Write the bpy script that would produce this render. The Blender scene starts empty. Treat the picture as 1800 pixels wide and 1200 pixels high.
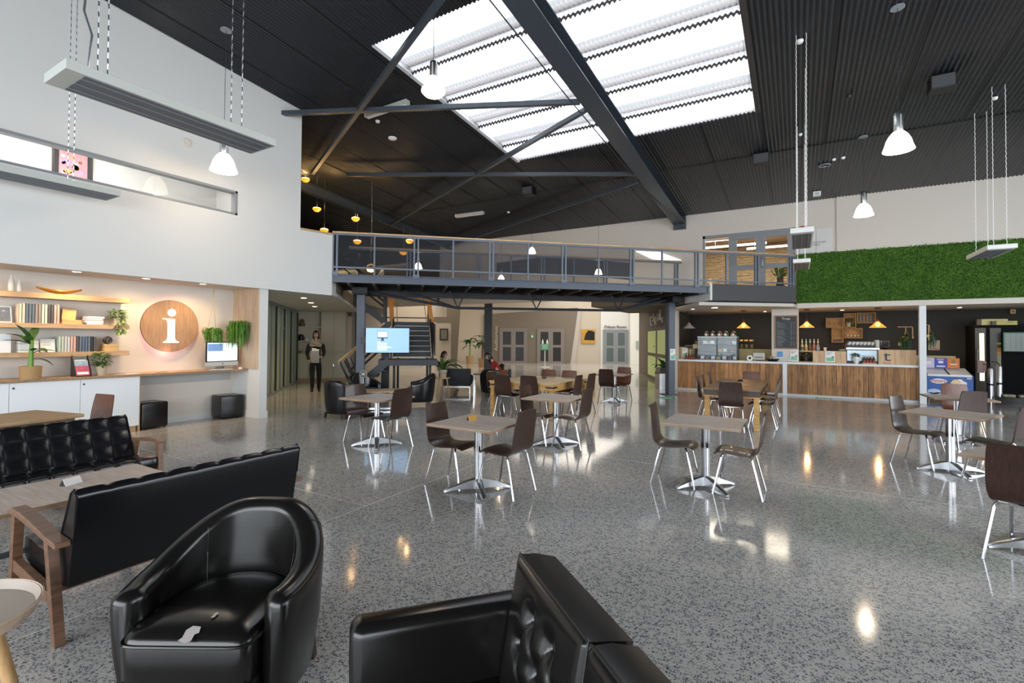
import bpy, bmesh, math, random
from mathutils import Vector, Matrix
from math import sin, cos, pi, radians as R
random.seed(7)
SC = bpy.context.scene
COL = SC.collection
# ---------------------------------------------------------------- camera
F, TH, PI_, RO, CY, HC = 850., R(30.5), R(1.0), R(0.4), 581.16, 1.6
_f0 = Vector((-sin(TH), cos(TH), 0)); _r0 = Vector((cos(TH), sin(TH), 0)); _z = Vector((0, 0, 1))
_f = _f0*cos(PI_)+_z*sin(PI_); _u0 = _z*cos(PI_)-_f0*sin(PI_)
_u = _u0*cos(RO)-_r0*sin(RO); _r = _r0*cos(RO)+_u0*sin(RO)
cd = bpy.data.cameras.new('camera'); cam = bpy.data.objects.new('camera', cd); COL.objects.link(cam)
m = Matrix((_r, _u, -_f)).transposed().to_4x4(); m.translation = (0, 0, HC); cam.matrix_world = m
cd.sensor_width = 36; cd.lens = F/1800*36; cd.shift_y = -(600-CY)/1800; cd.clip_start = .05; cd.clip_end = 200
SC.camera = cam
# ---------------------------------------------------------------- world, big lights, exposure
w = bpy.data.worlds.new('overcast_sky'); SC.world = w; w.use_nodes = True
bg = w.node_tree.nodes['Background']; bg.inputs[0].default_value = (.88, .94, 1.0, 1); bg.inputs[1].default_value = 3.1
def area(name, loc, direction, sx, sy, power, color=(1, 1, 1)):
    l = bpy.data.lights.new(name, 'AREA'); l.shape = 'RECTANGLE'; l.size = sx; l.size_y = sy; l.energy = power; l.color = color
    o = bpy.data.objects.new(name, l); COL.objects.link(o); o.location = loc
    o.rotation_euler = Vector(direction).to_track_quat('-Z', 'Y').to_euler(); return o
# daylight entering through the shopfront glazing behind and to the right of the visitor
area('shopfront_daylight', (-1.5, -5.7, 2.1), (-.1, 1, -.36), 13, 3.4, 900, (.88, .94, 1))
area('side_window_daylight', (8.7, 6.0, 2.6), (-1, .1, -.2), 13, 3.8, 680, (.86, .93, 1))
# unseen warm area lights, added to fill the far hall and stair side
area('far_hall_fill', (-9.5, 27, 5.0), (0, 0, -1), 9, 8, 620, (1, .93, .83))
area('far_left_hall_fill', (-17.5, 20, 5.0), (0, 0, -1), 5, 8, 420, (1, .85, .66))
SC.view_settings.view_transform = 'Standard'; SC.view_settings.look = 'None'
SC.view_settings.exposure = 0.0; SC.view_settings.gamma = 1.0; SC.view_settings.use_curve_mapping = False
SC.cycles.max_bounces = 8; SC.cycles.diffuse_bounces = 4; SC.cycles.glossy_bounces = 4; SC.cycles.transparent_max_bounces = 12
SC.cycles.sample_clamp_indirect = 6; SC.cycles.caustics_reflective = False; SC.cycles.caustics_refractive = False
SC.cycles.use_denoising = True
# ---------------------------------------------------------------- helpers
def at(x, y, ax, v):
    """world point where the sight line of photo pixel (x,y) meets the plane  axis ax = v (used to survey the room)"""
    d = _f+_r*((x-900)/F)-_u*((y-CY)/F); o = Vector((0, 0, HC)); return o+d*((v-o[ax])/d[ax])
def cw(X, Y, z=0):
    p = _r0*X+_f0*Y; return Vector((p.x, p.y, z))
BA = Vector((-9.1, 7.36, 0)); BS = Vector((7.12, 6.54, 0)).normalized(); BT = Vector((-BS.y, BS.x, 0)); BR = math.atan2(BS.y, BS.x)
def st(s, t, z=0):
    p = BA+BS*s+BT*t; return Vector((p.x, p.y, z))
def ceil_z(y, off=0): return 5.66+.081*(16.3-y)-off
def lin(c):
    return tuple((x/12.92 if x <= .04045 else ((x+.055)/1.055)**2.4) for x in c)
def hx(h):
    h = h.lstrip('#'); return lin(tuple(int(h[i:i+2], 16)/255 for i in (0, 2, 4)))
class MB:
    def __init__(s): s.v = []; s.f = []; s.M = None
    def add(s, vs, fs):
        n = len(s.v)
        for v in vs:
            v = Vector(v)
            s.v.append(s.M @ v if s.M else v)
        s.f += [tuple(i+n for i in f) for f in fs]; return s
    def box(s, x0, y0, z0, x1, y1, z1, rz=0, c=None, M=None):
        vs = [Vector((x, y, z)) for z in (z0, z1) for y in (y0, y1) for x in (x0, x1)]
        if rz:
            cc = Vector(c) if c else Vector(((x0+x1)/2, (y0+y1)/2, (z0+z1)/2)); rm = Matrix.Rotation(rz, 3, 'Z'); vs = [rm@(v-cc)+cc for v in vs]
        if M: vs = [M@v for v in vs]
        return s.add(vs, [(0, 2, 3, 1), (4, 5, 7, 6), (0, 1, 5, 4), (2, 6, 7, 3), (0, 4, 6, 2), (1, 3, 7, 5)])
    def tube(s, pts, r, n=8, cap=True, sq=False):
        pts = [Vector(p) for p in pts]; rs = r if isinstance(r, (list, tuple)) else [r]*len(pts)
        rings = []; up = None
        for i, p in enumerate(pts):
            a = pts[max(0, i-1)]; b = pts[min(len(pts)-1, i+1)]; d = (b-a)
            d = d.normalized() if d.length > 1e-9 else Vector((0, 0, 1))
            if up is None:
                up = Vector((0, 0, 1)) if abs(d.z) < .95 else Vector((1, 0, 0))
            x = d.cross(up)
            x = x.normalized() if x.length > 1e-6 else d.orthogonal().normalized()
            y = d.cross(x).normalized(); up = -y if (-y).dot(up) > 0 else y
            o = pi/4 if n == 4 else 0
            rings.append([p+x*cos(2*pi*k/n+o)*rs[i]+y*sin(2*pi*k/n+o)*rs[i] for k in range(n)])
        vs = [v for q in rings for v in q]; fs = []
        for i in range(len(rings)-1):
            for k in range(n): fs.append((i*n+k, i*n+(k+1) % n, (i+1)*n+(k+1) % n, (i+1)*n+k))
        if cap: fs += [tuple(range(n-1, -1, -1)), tuple((len(rings)-1)*n+k for k in range(n))]
        return s.add(vs, fs)
    def lathe(s, prof, n=24, c=(0, 0, 0), cap=True):
        c = Vector(c); vs = [c+Vector((r*cos(2*pi*k/n), r*sin(2*pi*k/n), z)) for r, z in prof for k in range(n)]; fs = []
        for i in range(len(prof)-1):
            for k in range(n): fs.append((i*n+k, i*n+(k+1) % n, (i+1)*n+(k+1) % n, (i+1)*n+k))
        if cap:
            if prof[0][0] > 1e-6: fs.append(tuple(range(n-1, -1, -1)))
            if prof[-1][0] > 1e-6: fs.append(tuple((len(prof)-1)*n+k for k in range(n)))
        return s.add(vs, fs)
    def prism(s, poly, z0, z1):
        n = len(poly); vs = [(x, y, z0) for x, y in poly]+[(x, y, z1) for x, y in poly]
        return s.add(vs, [tuple(range(n-1, -1, -1)), tuple(range(n, 2*n))]+[(i, (i+1) % n, (i+1) % n+n, i+n) for i in range(n)])
    def extr(s, poly, d):
        """extrude a 3D polygon by vector d"""
        d = Vector(d); n = len(poly); vs = [Vector(p) for p in poly]; vs += [v+d for v in vs]
        return s.add(vs, [tuple(range(n-1, -1, -1)), tuple(range(n, 2*n))]+[(i, (i+1) % n, (i+1) % n+n, i+n) for i in range(n)])
    def grid(s, rows, close=False):
        nr = len(rows); nc = len(rows[0]); fs = []
        for i in range(nr-1):
            for j in range(nc if close else nc-1): fs.append((i*nc+j, i*nc+(j+1) % nc, (i+1)*nc+(j+1) % nc, (i+1)*nc+j))
        return s.add([v for r_ in rows for v in r_], fs)
    def build(s, name, mt, parent=None, smooth=False, bevel=0, seg=2, label=None, kind=None, sub=0):
        me = bpy.data.meshes.new(name); me.from_pydata([tuple(v) for v in s.v], [], s.f)
        bm = bmesh.new(); bm.from_mesh(me); bmesh.ops.recalc_face_normals(bm, faces=bm.faces)
        if bevel:
            bmesh.ops.bevel(bm, geom=[e for e in bm.edges if len(e.link_faces) == 2 and e.calc_face_angle(0) > .6], offset=bevel, segments=seg, profile=.5, affect='EDGES')
        bm.to_mesh(me); bm.free()
        if smooth:
            me.shade_smooth()
            try: me.set_sharp_from_angle(angle=R(42))
            except Exception: pass
        o = bpy.data.objects.new(name, me); COL.objects.link(o)
        if parent: o.parent = parent
        for q in (mt if isinstance(mt, (list, tuple)) else [mt]): me.materials.append(q)
        if sub:
            md = o.modifiers.new('sub', 'SUBSURF'); md.levels = sub; md.render_levels = sub
        if label: o['label'] = label
        if kind: o['kind'] = kind
        return o
def tag(o, label, cat, group=None, kind=None):
    o['label'] = label; o['category'] = cat
    if group: o['group'] = group
    if kind: o['kind'] = kind
    return o
def thing(name, label, cat, loc=(0, 0, 0), rz=0, group=None):
    o = bpy.data.objects.new(name, None); COL.objects.link(o); o.location = loc; o.rotation_euler = (0, 0, rz); o.empty_display_size = .1
    return tag(o, label, cat, group)
def one(name, mb, mt, label, cat, loc=(0, 0, 0), rz=0, group=None, **k):
    o = mb.build(name, mt, **k); o.location = loc; o.rotation_euler = (0, 0, rz); return tag(o, label, cat, group)
def struct(name, mb, mt, parent=None, **k):
    o = mb.build(name, mt, parent, **k)
    if not parent: o['kind'] = 'structure'
    return o
def dup(root, loc, rz=0, label=None, group=None):
    r_ = root.copy(); COL.objects.link(r_); r_.location = loc; r_.rotation_euler = (0, 0, rz)
    if label: r_['label'] = label
    if group: r_['group'] = group
    for ch in list(root.children):
        c = ch.copy(); COL.objects.link(c); c.parent = r_
        for g in list(ch.children):
            d = g.copy(); COL.objects.link(d); d.parent = c
    return r_
def piece(src, parent, loc, scale=None, rz=None):
    o = src.copy(); COL.objects.link(o); o.parent = parent; o.location = loc
    if scale: o.scale = scale
    if rz is not None: o.rotation_euler = (0, 0, rz)
    return o
def text(body, size, name, mt, parent, loc, rot, ext=.002, align='LEFT', label=None, sx=1):
    c = bpy.data.curves.new(name, 'FONT'); c.body = body; c.size = size; c.extrude = ext; c.align_x = align; c.align_y = 'CENTER'; c.resolution_u = 3
    o = bpy.data.objects.new(name, c); COL.objects.link(o); o.data.materials.append(mt)
    dg = bpy.context.evaluated_depsgraph_get(); me = bpy.data.meshes.new_from_object(o.evaluated_get(dg)); bpy.data.objects.remove(o)
    me.name = name; o = bpy.data.objects.new(name, me); COL.objects.link(o)
    if not me.materials: me.materials.append(mt)
    if parent: o.parent = parent
    o.location = loc; o.rotation_euler = rot; o.scale = (sx, 1, 1)
    if label: o['label'] = label
    return o
# ---------------------------------------------------------------- materials
_mc = {}
def M_(name, col, rough=.5, metal=0., emit=0, ecol=None, var=0., vs=8., bump=0., bs=60., coat=0., alpha=1., trans=0., sheen=0., spec=None):
    if name in _mc: return _mc[name]
    if isinstance(col, str): col = hx(col)
    mt = bpy.data.materials.new(name); mt.use_nodes = True; nt = mt.node_tree; b = nt.nodes['Principled BSDF']
    b.inputs['Base Color'].default_value = (*col, 1); b.inputs['Roughness'].default_value = rough; b.inputs['Metallic'].default_value = metal
    if spec is not None: b.inputs['Specular IOR Level'].default_value = spec
    if coat: b.inputs['Coat Weight'].default_value = coat; b.inputs['Coat Roughness'].default_value = .08
    if emit: b.inputs['Emission Color'].default_value = (*(ecol or col), 1); b.inputs['Emission Strength'].default_value = emit
    b.inputs['Alpha'].default_value = alpha; b.inputs['Transmission Weight'].default_value = trans
    if var or bump:
        tc = nt.nodes.new('ShaderNodeTexCoord')
    if var:
        n = nt.nodes.new('ShaderNodeTexNoise'); n.inputs['Scale'].default_value = vs; n.inputs['Detail'].default_value = 4
        nt.links.new(tc.outputs['Object'], n.inputs['Vector'])
        r_ = nt.nodes.new('ShaderNodeMix'); r_.data_type = 'RGBA'; r_.inputs[6].default_value = (*[c*(1-var) for c in col], 1); r_.inputs[7].default_value = (*[min(1, c*(1+var)) for c in col], 1)
        nt.links.new(n.outputs['Fac'], r_.inputs[0]); nt.links.new(r_.outputs[2], b.inputs['Base Color'])
    if bump:
        n2 = nt.nodes.new('ShaderNodeTexNoise'); n2.inputs['Scale'].default_value = bs; n2.inputs['Detail'].default_value = 3
        nt.links.new(tc.outputs['Object'], n2.inputs['Vector'])
        bp = nt.nodes.new('ShaderNodeBump'); bp.inputs['Strength'].default_value = bump; bp.inputs['Distance'].default_value = .01
        nt.links.new(n2.outputs['Fac'], bp.inputs['Height']); nt.links.new(bp.outputs['Normal'], b.inputs['Normal'])
    _mc[name] = mt; return mt
def wood(name, c1, c2, axis=0, scale=6., rough=.45, stretch=9., c3=None, rnd=.0, coat=0):
    if name in _mc: return _mc[name]
    if isinstance(c1, str): c1 = hx(c1)
    if isinstance(c2, str): c2 = hx(c2)
    mt = bpy.data.materials.new(name); mt.use_nodes = True; nt = mt.node_tree; b = nt.nodes['Principled BSDF']
    tc = nt.nodes.new('ShaderNodeTexCoord'); mp = nt.nodes.new('ShaderNodeMapping'); sc = [stretch]*3; sc[axis] = 1; mp.inputs['Scale'].default_value = sc
    oi = nt.nodes.new('ShaderNodeObjectInfo'); vm = nt.nodes.new('ShaderNodeVectorMath'); vm.operation = 'MULTIPLY_ADD'; vm.inputs[1].default_value = (13, 17, 11)
    cb = nt.nodes.new('ShaderNodeCombineXYZ')
    for i in range(3): nt.links.new(oi.outputs['Random'], cb.inputs[i])
    nt.links.new(cb.outputs[0], vm.inputs[0]); nt.links.new(tc.outputs['Object'], vm.inputs[2]); nt.links.new(vm.outputs[0], mp.inputs['Vector'])
    n = nt.nodes.new('ShaderNodeTexNoise'); n.inputs['Scale'].default_value = scale; n.inputs['Detail'].default_value = 6; n.inputs['Roughness'].default_value = .6
    nt.links.new(mp.outputs['Vector'], n.inputs['Vector'])
    cr = nt.nodes.new('ShaderNodeValToRGB'); cr.color_ramp.elements[0].position = .33; cr.color_ramp.elements[1].position = .68
    cr.color_ramp.elements[0].color = (*c1, 1); cr.color_ramp.elements[1].color = (*c2, 1)
    nt.links.new(n.outputs['Fac'], cr.inputs[0]); out = cr.outputs[0]
    if rnd:
        hs = nt.nodes.new('ShaderNodeHueSaturation'); ma = nt.nodes.new('ShaderNodeMapRange'); ma.inputs[3].default_value = 1-rnd; ma.inputs[4].default_value = 1+rnd
        nt.links.new(oi.outputs['Random'], ma.inputs[0]); nt.links.new(ma.outputs[0], hs.inputs['Value']); nt.links.new(out, hs.inputs['Color']); out = hs.outputs[0]
    nt.links.new(out, b.inputs['Base Color']); b.inputs['Roughness'].default_value = rough
    if coat: b.inputs['Coat Weight'].default_value = coat
    bp = nt.nodes.new('ShaderNodeBump'); bp.inputs['Strength'].default_value = .15; bp.inputs['Distance'].default_value = .003
    nt.links.new(n.outputs['Fac'], bp.inputs['Height']); nt.links.new(bp.outputs['Normal'], b.inputs['Normal'])
    _mc[name] = mt; return mt
def glass(name, tint=(.9, .95, .95), keep=.88, rough=.02):
    if name in _mc: return _mc[name]
    mt = bpy.data.materials.new(name); mt.use_nodes = True; nt = mt.node_tree; nt.nodes.clear()
    o = nt.nodes.new('ShaderNodeOutputMaterial'); mx = nt.nodes.new('ShaderNodeMixShader'); t = nt.nodes.new('ShaderNodeBsdfTransparent'); g = nt.nodes.new('ShaderNodeBsdfGlossy')
    t.inputs[0].default_value = (*tint, 1); g.inputs['Roughness'].default_value = rough; fr = nt.nodes.new('ShaderNodeFresnel'); fr.inputs[0].default_value = 1.5
    ma = nt.nodes.new('ShaderNodeMath'); ma.operation = 'ADD'; ma.inputs[1].default_value = (1-keep)*.4; mf = nt.nodes.new('ShaderNodeMath'); mf.operation = 'MULTIPLY'; mf.inputs[1].default_value = .4; nt.links.new(fr.outputs[0], mf.inputs[0]); nt.links.new(mf.outputs[0], ma.inputs[0])
    nt.links.new(ma.outputs[0], mx.inputs[0]); nt.links.new(t.outputs[0], mx.inputs[1]); nt.links.new(g.outputs[0], mx.inputs[2]); nt.links.new(mx.outputs[0], o.inputs[0])
    _mc[name] = mt; return mt
def mixed(name, col, transp, tcol=(1, 1, 1), transl=0.):
    """partly see-through sheet: transparent + diffuse/translucent"""
    if name in _mc: return _mc[name]
    mt = bpy.data.materials.new(name); mt.use_nodes = True; nt = mt.node_tree; nt.nodes.clear()
    o = nt.nodes.new('ShaderNodeOutputMaterial'); mx = nt.nodes.new('ShaderNodeMixShader'); t = nt.nodes.new('ShaderNodeBsdfTransparent'); t.inputs[0].default_value = (*tcol, 1)
    d = nt.nodes.new('ShaderNodeBsdfTranslucent' if transl else 'ShaderNodeBsdfDiffuse'); d.inputs[0].default_value = (*col, 1)
    mx.inputs[0].default_value = 1-transp; nt.links.new(t.outputs[0], mx.inputs[1]); nt.links.new(d.outputs[0], mx.inputs[2]); nt.links.new(mx.outputs[0], o.inputs[0])
    _mc[name] = mt; return mt
def floor_mat():
    mt = bpy.data.materials.new('polished_terrazzo'); mt.use_nodes = True; nt = mt.node_tree; b = nt.nodes['Principled BSDF']; L = nt.links.new
    g = nt.nodes.new('ShaderNodeNewGeometry'); ns = nt.nodes.new('ShaderNodeTexNoise'); ns.inputs['Scale'].default_value = 60; ns.inputs['Detail'].default_value = 2
    L(g.outputs['Position'], ns.inputs['Vector'])
    mixv = nt.nodes.new('ShaderNodeMix'); mixv.data_type = 'RGBA'; mixv.inputs[0].default_value = .02; L(g.outputs['Position'], mixv.inputs[6]); L(ns.outputs['Color'], mixv.inputs[7])
    def chips(scale, thr, dens):
        v = nt.nodes.new('ShaderNodeTexVoronoi'); v.inputs['Scale'].default_value = scale; v.inputs['Randomness'].default_value = 1; L(mixv.outputs[2], v.inputs['Vector'])
        e = nt.nodes.new('ShaderNodeTexVoronoi'); e.feature = 'DISTANCE_TO_EDGE'; e.inputs['Scale'].default_value = scale; L(mixv.outputs[2], e.inputs['Vector'])
        a = nt.nodes.new('ShaderNodeMapRange'); a.inputs[1].default_value = thr; a.inputs[2].default_value = thr+.06; L(e.outputs['Distance'], a.inputs[0])
        s = nt.nodes.new('ShaderNodeSeparateColor'); L(v.outputs['Color'], s.inputs[0])
        c = nt.nodes.new('ShaderNodeMath'); c.operation = 'LESS_THAN'; c.inputs[1].default_value = dens; L(s.outputs[0], c.inputs[0])
        mu = nt.nodes.new('ShaderNodeMath'); mu.operation = 'MULTIPLY'; L(a.outputs[0], mu.inputs[0]); L(c.outputs[0], mu.inputs[1]); return mu.outputs[0], s
    f1, s1 = chips(66, .11, .50); f2, s2 = chips(118, .13, .36)
    n = nt.nodes.new('ShaderNodeTexNoise'); n.inputs['Scale'].default_value = .7; n.inputs['Detail'].default_value = 5; L(g.outputs['Position'], n.inputs['Vector'])
    base = nt.nodes.new('ShaderNodeMix'); base.data_type = 'RGBA'; base.inputs[6].default_value = (*hx('a5a29d'), 1); base.inputs[7].default_value = (*hx('cac7c2'), 1); L(n.outputs['Fac'], base.inputs[0])
    cc = nt.nodes.new('ShaderNodeValToRGB'); cc.color_ramp.elements[0].color = (*hx('454b57'), 1); cc.color_ramp.elements[1].color = (*hx('7d828a'), 1); L(s1.outputs[1], cc.inputs[0])
    m1 = nt.nodes.new('ShaderNodeMix'); m1.data_type = 'RGBA'; L(f1, m1.inputs[0]); L(base.outputs[2], m1.inputs[6]); L(cc.outputs[0], m1.inputs[7])
    cc2 = nt.nodes.new('ShaderNodeValToRGB'); cc2.color_ramp.elements[0].color = (*hx('5c6068'), 1); cc2.color_ramp.elements[1].color = (*hx('9a9992'), 1); L(s2.outputs[2], cc2.inputs[0])
    m2 = nt.nodes.new('ShaderNodeMix'); m2.data_type = 'RGBA'; L(f2, m2.inputs[0]); L(m1.outputs[2], m2.inputs[6]); L(cc2.outputs[0], m2.inputs[7])
    L(m2.outputs[2], b.inputs['Base Color'])
    rr = nt.nodes.new('ShaderNodeMapRange'); rr.inputs[3].default_value = .045; rr.inputs[4].default_value = .13; L(n.outputs['Fac'], rr.inputs[0]); L(rr.outputs[0], b.inputs['Roughness'])
    b.inputs['Specular IOR Level'].default_value = .62
    return mt
def planks_mat(): pass
W_WALL = M_('white_wall_paint', '#d4d4d2', .75)
W_WARM = M_('warm_white_paint', '#d3ccc2', .75)
BEIGE = M_('beige_wall_paint', '#b8aea0', .8)
TAUPE = M_('taupe_wall_paint', '#736a5f', .85)
DARKW = M_('dark_brown_wall_paint', '#4d453a', .85)
CHAR = M_('charcoal_wall_paint', '#33322f', .85)
CHAR2 = M_('charcoal_panel', '#46474a', .7)
STEEL = M_('blue_grey_steel_paint', '#485160', .42)
STEELD = M_('dark_steel_paint', '#2c3036', .45)
RAILM = M_('grey_rail_paint', '#626c79', .4)
ALU = M_('grey_powder_coat', '#84898e', .42)
ALUL = M_('light_grey_aluminium', '#b9bcb6', .45)
CHROME = M_('polished_chrome', (.58, .58, .6), .14, 1)
BRUSH = M_('brushed_aluminium', (.55, .56, .58), .3, 1)
BLACK = M_('black_plastic', '#141416', .4)
WHITEP = M_('white_plastic', '#e8e8e6', .4)
WHITEC = M_('white_laminate', '#dde1e4', .35)
LEATHER = M_('black_leather', (.005, .005, .006), .21, bump=.03, bs=420, spec=.45)
LEATHER2 = M_('aged_black_leather', (.006, .0055, .005), .21, bump=.03, bs=380, spec=.42)
PLY = wood('dark_walnut_ply', '#23140e', '#3f2518', 2, 5, .34, 14, coat=.2)
PLYM = wood('mid_walnut_ply', '#4c2a1b', '#6f402b', 2, 5, .38, 14, coat=.15)
OAKG = wood('greige_oak_laminate', '#a2948a', '#bfb2a8', 0, 3, .42, 12)
OAKE = wood('oak_edge_band', '#7f6650', '#9c8064', 0, 3, .5, 10)
OAKS = wood('light_oak_veneer', '#a5845f', '#c3a27a', 1, 3, .45, 12)
OAKP = wood('pale_wood_panel', '#b59a80', '#cdb59c', 2, 2.5, .5, 10)
SIGNW = wood('sign_oak', '#8d6d50', '#aa8765', 2, 4, .5, 12)
WALN = wood('walnut_arm', '#59402f', '#7e5d48', 0, 4, .38, 10)
PINE = wood('rustic_pine', '#a77d45', '#d3a867', 0, 3, .6, 8, rnd=.16)
RECL = wood('reclaimed_boards', '#7c5636', '#b98a5a', 2, 3, .62, 11, rnd=.34)
RTOP = wood('rustic_top_planks', '#9c7c52', '#ceb084', 0, 3, .4, 8, rnd=.22)
RTOP2 = wood('dark_rustic_planks', '#6b4a33', '#a88258', 0, 3, .4, 8, rnd=.35)
PALEB = wood('pale_counter_boards', '#bf9a72', '#d9b993', 2, 2, .55, 9, rnd=.1)
HANDR = wood('blond_handrail', '#b08a5f', '#cfae84', 0, 3, .4, 8)
BEECH = wood('beech_leg', '#b98f5e', '#d8b483', 2, 4, .45, 8)
CERAM = M_('white_ceramic', '#d9d2c6', .35)
POTW = M_('pale_clay_pot', '#b8a68e', .7, var=.12)
WICK = M_('woven_basket', '#a5865c', .8, bump=.6, bs=120, var=.25, vs=60)
GREEN = M_('leaf_green', '#3f6a2a', .5, var=.4, vs=9)
GREEND = M_('dark_leaf_green', '#234a1c', .5, var=.4, vs=9)
GREENL = M_('light_leaf_green', '#6f9440', .5, var=.35, vs=14)
GREENV = M_('variegated_leaf', '#7f9a4e', .45, var=.6, vs=25)
GLASS = glass('clear_glass', (.93, .96, .96), 1.0); GLASSG = mixed('frosted_green_glass', (.50, .53, .42), .45, (.85, .9, .82))
GLOW = M_('lamp_glass_glow', (1, .93, .8), .4, emit=7, ecol=(1, .90, .74))
GLOWW = M_('warm_lamp_glow', (1, .75, .35), .4, emit=7, ecol=(1, .62, .22))
GLOWD = M_('downlight_glow', (1, .9, .75), .4, emit=14, ecol=(1, .88, .68))
PAPER = M_('white_paper', '#eceae6', .7); GREENS = M_('sign_green', '#2fa563', .6); REDS = M_('sign_red', '#b5342c', .6)
def point(loc, power, color=(1, .75, .5), size=.06, parent=None):
    l = bpy.data.lights.new('lamp_light', 'POINT'); l.energy = power; l.color = color; l.shadow_soft_size = size
    o = bpy.data.objects.new('lamp_light', l); COL.objects.link(o); o.location = loc
    if parent: o.parent = parent
    return o
def spot(loc, to, power, color=(1, .78, .52), ang=90, size=.04, blend=.6):
    l = bpy.data.lights.new('spot_light', 'SPOT'); l.energy = power; l.color = color; l.shadow_soft_size = size; l.spot_size = R(ang); l.spot_blend = blend
    o = bpy.data.objects.new('spot_light', l); COL.objects.link(o); o.location = loc
    o.rotation_euler = (Vector(to)-Vector(loc)).to_track_quat('-Z', 'Y').to_euler(); return o
# ================================================================ SHELL
FLOORM = floor_mat(); JOINT = M_('floor_joint_filler', '#c4c2bc', .3)
fl = struct('floor', MB().box(-34, -6.2, -.12, 9.2, 42, -.0015), JOINT)
for fx, fy in (([-34, -22, -9.15, -3.55], [-6.2, 3.3, 9.3, 15.4, 22, 30, 42]), ([-3.55, 9.2], [-6.2, 6.35, 12.4, 18.5, 30, 42])):
    for i in range(len(fx)-1):
        for j in range(len(fy)-1):
            MB().box(fx[i]+.007, fy[j]+.007, -.01, fx[i+1]-.007, fy[j+1]-.007, 0).build('floor_panel', FLOORM, fl)
# corrugated roof lining
CEILM = M_('black_corrugated_steel', '#303338', .34, .35)
def corr(x0, x1, y0, y1, off, amp=.013, pitch=.076, per=6, ph=0):
    n = int((x1-x0)/pitch*per)+1; a = []; b = []
    for i in range(n+1):
        x = min(x0+i*pitch/per, x1); dz = amp*sin(2*pi*(x)/pitch+ph)
        a.append((x, y0, ceil_z(y0, off)+dz)); b.append((x, y1, ceil_z(y1, off)+dz))
    return [a, b]
SX0, SX1, SY0, SY1 = -6.1, -.65, 5.72, 10.62
cb = MB()
for (x0, x1, y0, y1) in ((-30, SX0, -6.2, 18.5), (SX1, 9.2, -6.2, 16.5), (SX0, SX1, -6.2, SY0), (SX0, SX1, SY1, 16.5)):
    for (a_, b_) in ((y0, min(y1, 12.6)), (12.6, y1)):
        if b_ > a_: cb.grid(corr(x0, x1, a_, b_, 0 if a_ < 12.6 else .012))
ce = struct('ceiling', cb, CEILM, smooth=False)
for p in ce.data.polygons: p.use_smooth = True
# roof sheets seal above lining (outer roof)
OUT = M_('roof_outer_sheet', '#8a8d90', .6)
ro = MB()
for (x0, x1, y0, y1) in ((-30, SX0, -6.2, 18.5), (SX1, 9.2, -6.2, 16.5), (SX0, SX1, -6.2, SY0), (SX0, SX1, SY1, 16.5)):
    ro.extr([(x0, y0, ceil_z(y0)+.06), (x1, y0, ceil_z(y0)+.06), (x1, y1, ceil_z(y1)+.06), (x0, y1, ceil_z(y1)+.06)], (0, 0, .05))
struct('roof', ro, OUT)
for i_ in range(26):
    xs = -20+i_*1.14
    for (a_, b_) in (((-6.2, SY0), (SY1, 16.2)) if SX0-.1 < xs < SX1+.1 else ((-6.2, 16.2),)):
        MB().extr([(xs, a_, ceil_z(a_)-.015), (xs+.02, a_, ceil_z(a_)-.015), (xs+.02, b_, ceil_z(b_)-.015), (xs, b_, ceil_z(b_)-.015)], (0, 0, .01)).build('lap_seam', M_('seam_black', '#15171a', .6), ce)
# skylight: five rows of clear corrugated sheet, each lapping on a purlin
sky = thing('skylight', 'large bright corrugated plastic skylight in the black roof', 'skylight', (0, 0, 0))
CLEAR = mixed('clear_corrugated_sheet', (.9, .93, .95), .72, (1, 1, 1), 1); SHADED = mixed('shaded_lapped_sheet', (.62, .58, .57), .30, (.75, .74, .78), 1)  # lapped ends carry the purlin's shade in a darker sheet colour
DARKL = M_('dark_lap_edge', '#3a3433', .6); LIP = M_('white_flashing', '#d9dbe0', .5)
ys = [SY0, 6.6, 7.63, 8.74, 9.75, SY1]
for i in range(5):
    a_, b_ = ys[i], ys[i+1]; L_ = b_-a_
    mb = MB().grid(corr(SX0, SX1, a_, b_-.30*L_, -.03, .016)); o = mb.build('clear_sheet', CLEAR, sky); [setattr(p, 'use_smooth', True) for p in o.data.polygons]
    mb = MB().grid(corr(SX0, SX1, b_-.30*L_, b_, -.03, .016)); o = mb.build('lapped_sheet', SHADED, sky); [setattr(p, 'use_smooth', True) for p in o.data.polygons]
    if i < 4:
        r0 = corr(SX0, SX1 if i % 2 else SX1, b_, b_, -.035, .016)[0]; r1 = [(x, y, z-.045) for x, y, z in corr(SX0, SX1, b_, b_, -.02, .022)[0]]
        MB().grid([r0, r1]).build('lap_edge', DARKL, sky)
        MB().extr([(SX0-.1, b_-.16, ceil_z(b_)+.10), (SX1+.1, b_-.16, ceil_z(b_)+.10), (SX1+.1, b_-.02, ceil_z(b_)+.10), (SX0-.1, b_-.02, ceil_z(b_)+.10)], (0, 0, .12)).build('purlin', M_('galvanised_purlin', '#6f6a68', .6), sky)
for x_ in (SX0, SX1):
    MB().extr([(x_-.04, SY0, ceil_z(SY0)-.02), (x_+.04, SY0, ceil_z(SY0)-.02), (x_+.04, SY1, ceil_z(SY1)-.02), (x_-.04, SY1, ceil_z(SY1)-.02)], (0, 0, .05)).build('side_flashing', LIP if x_ == SX0 else DARKL, sky)
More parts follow.
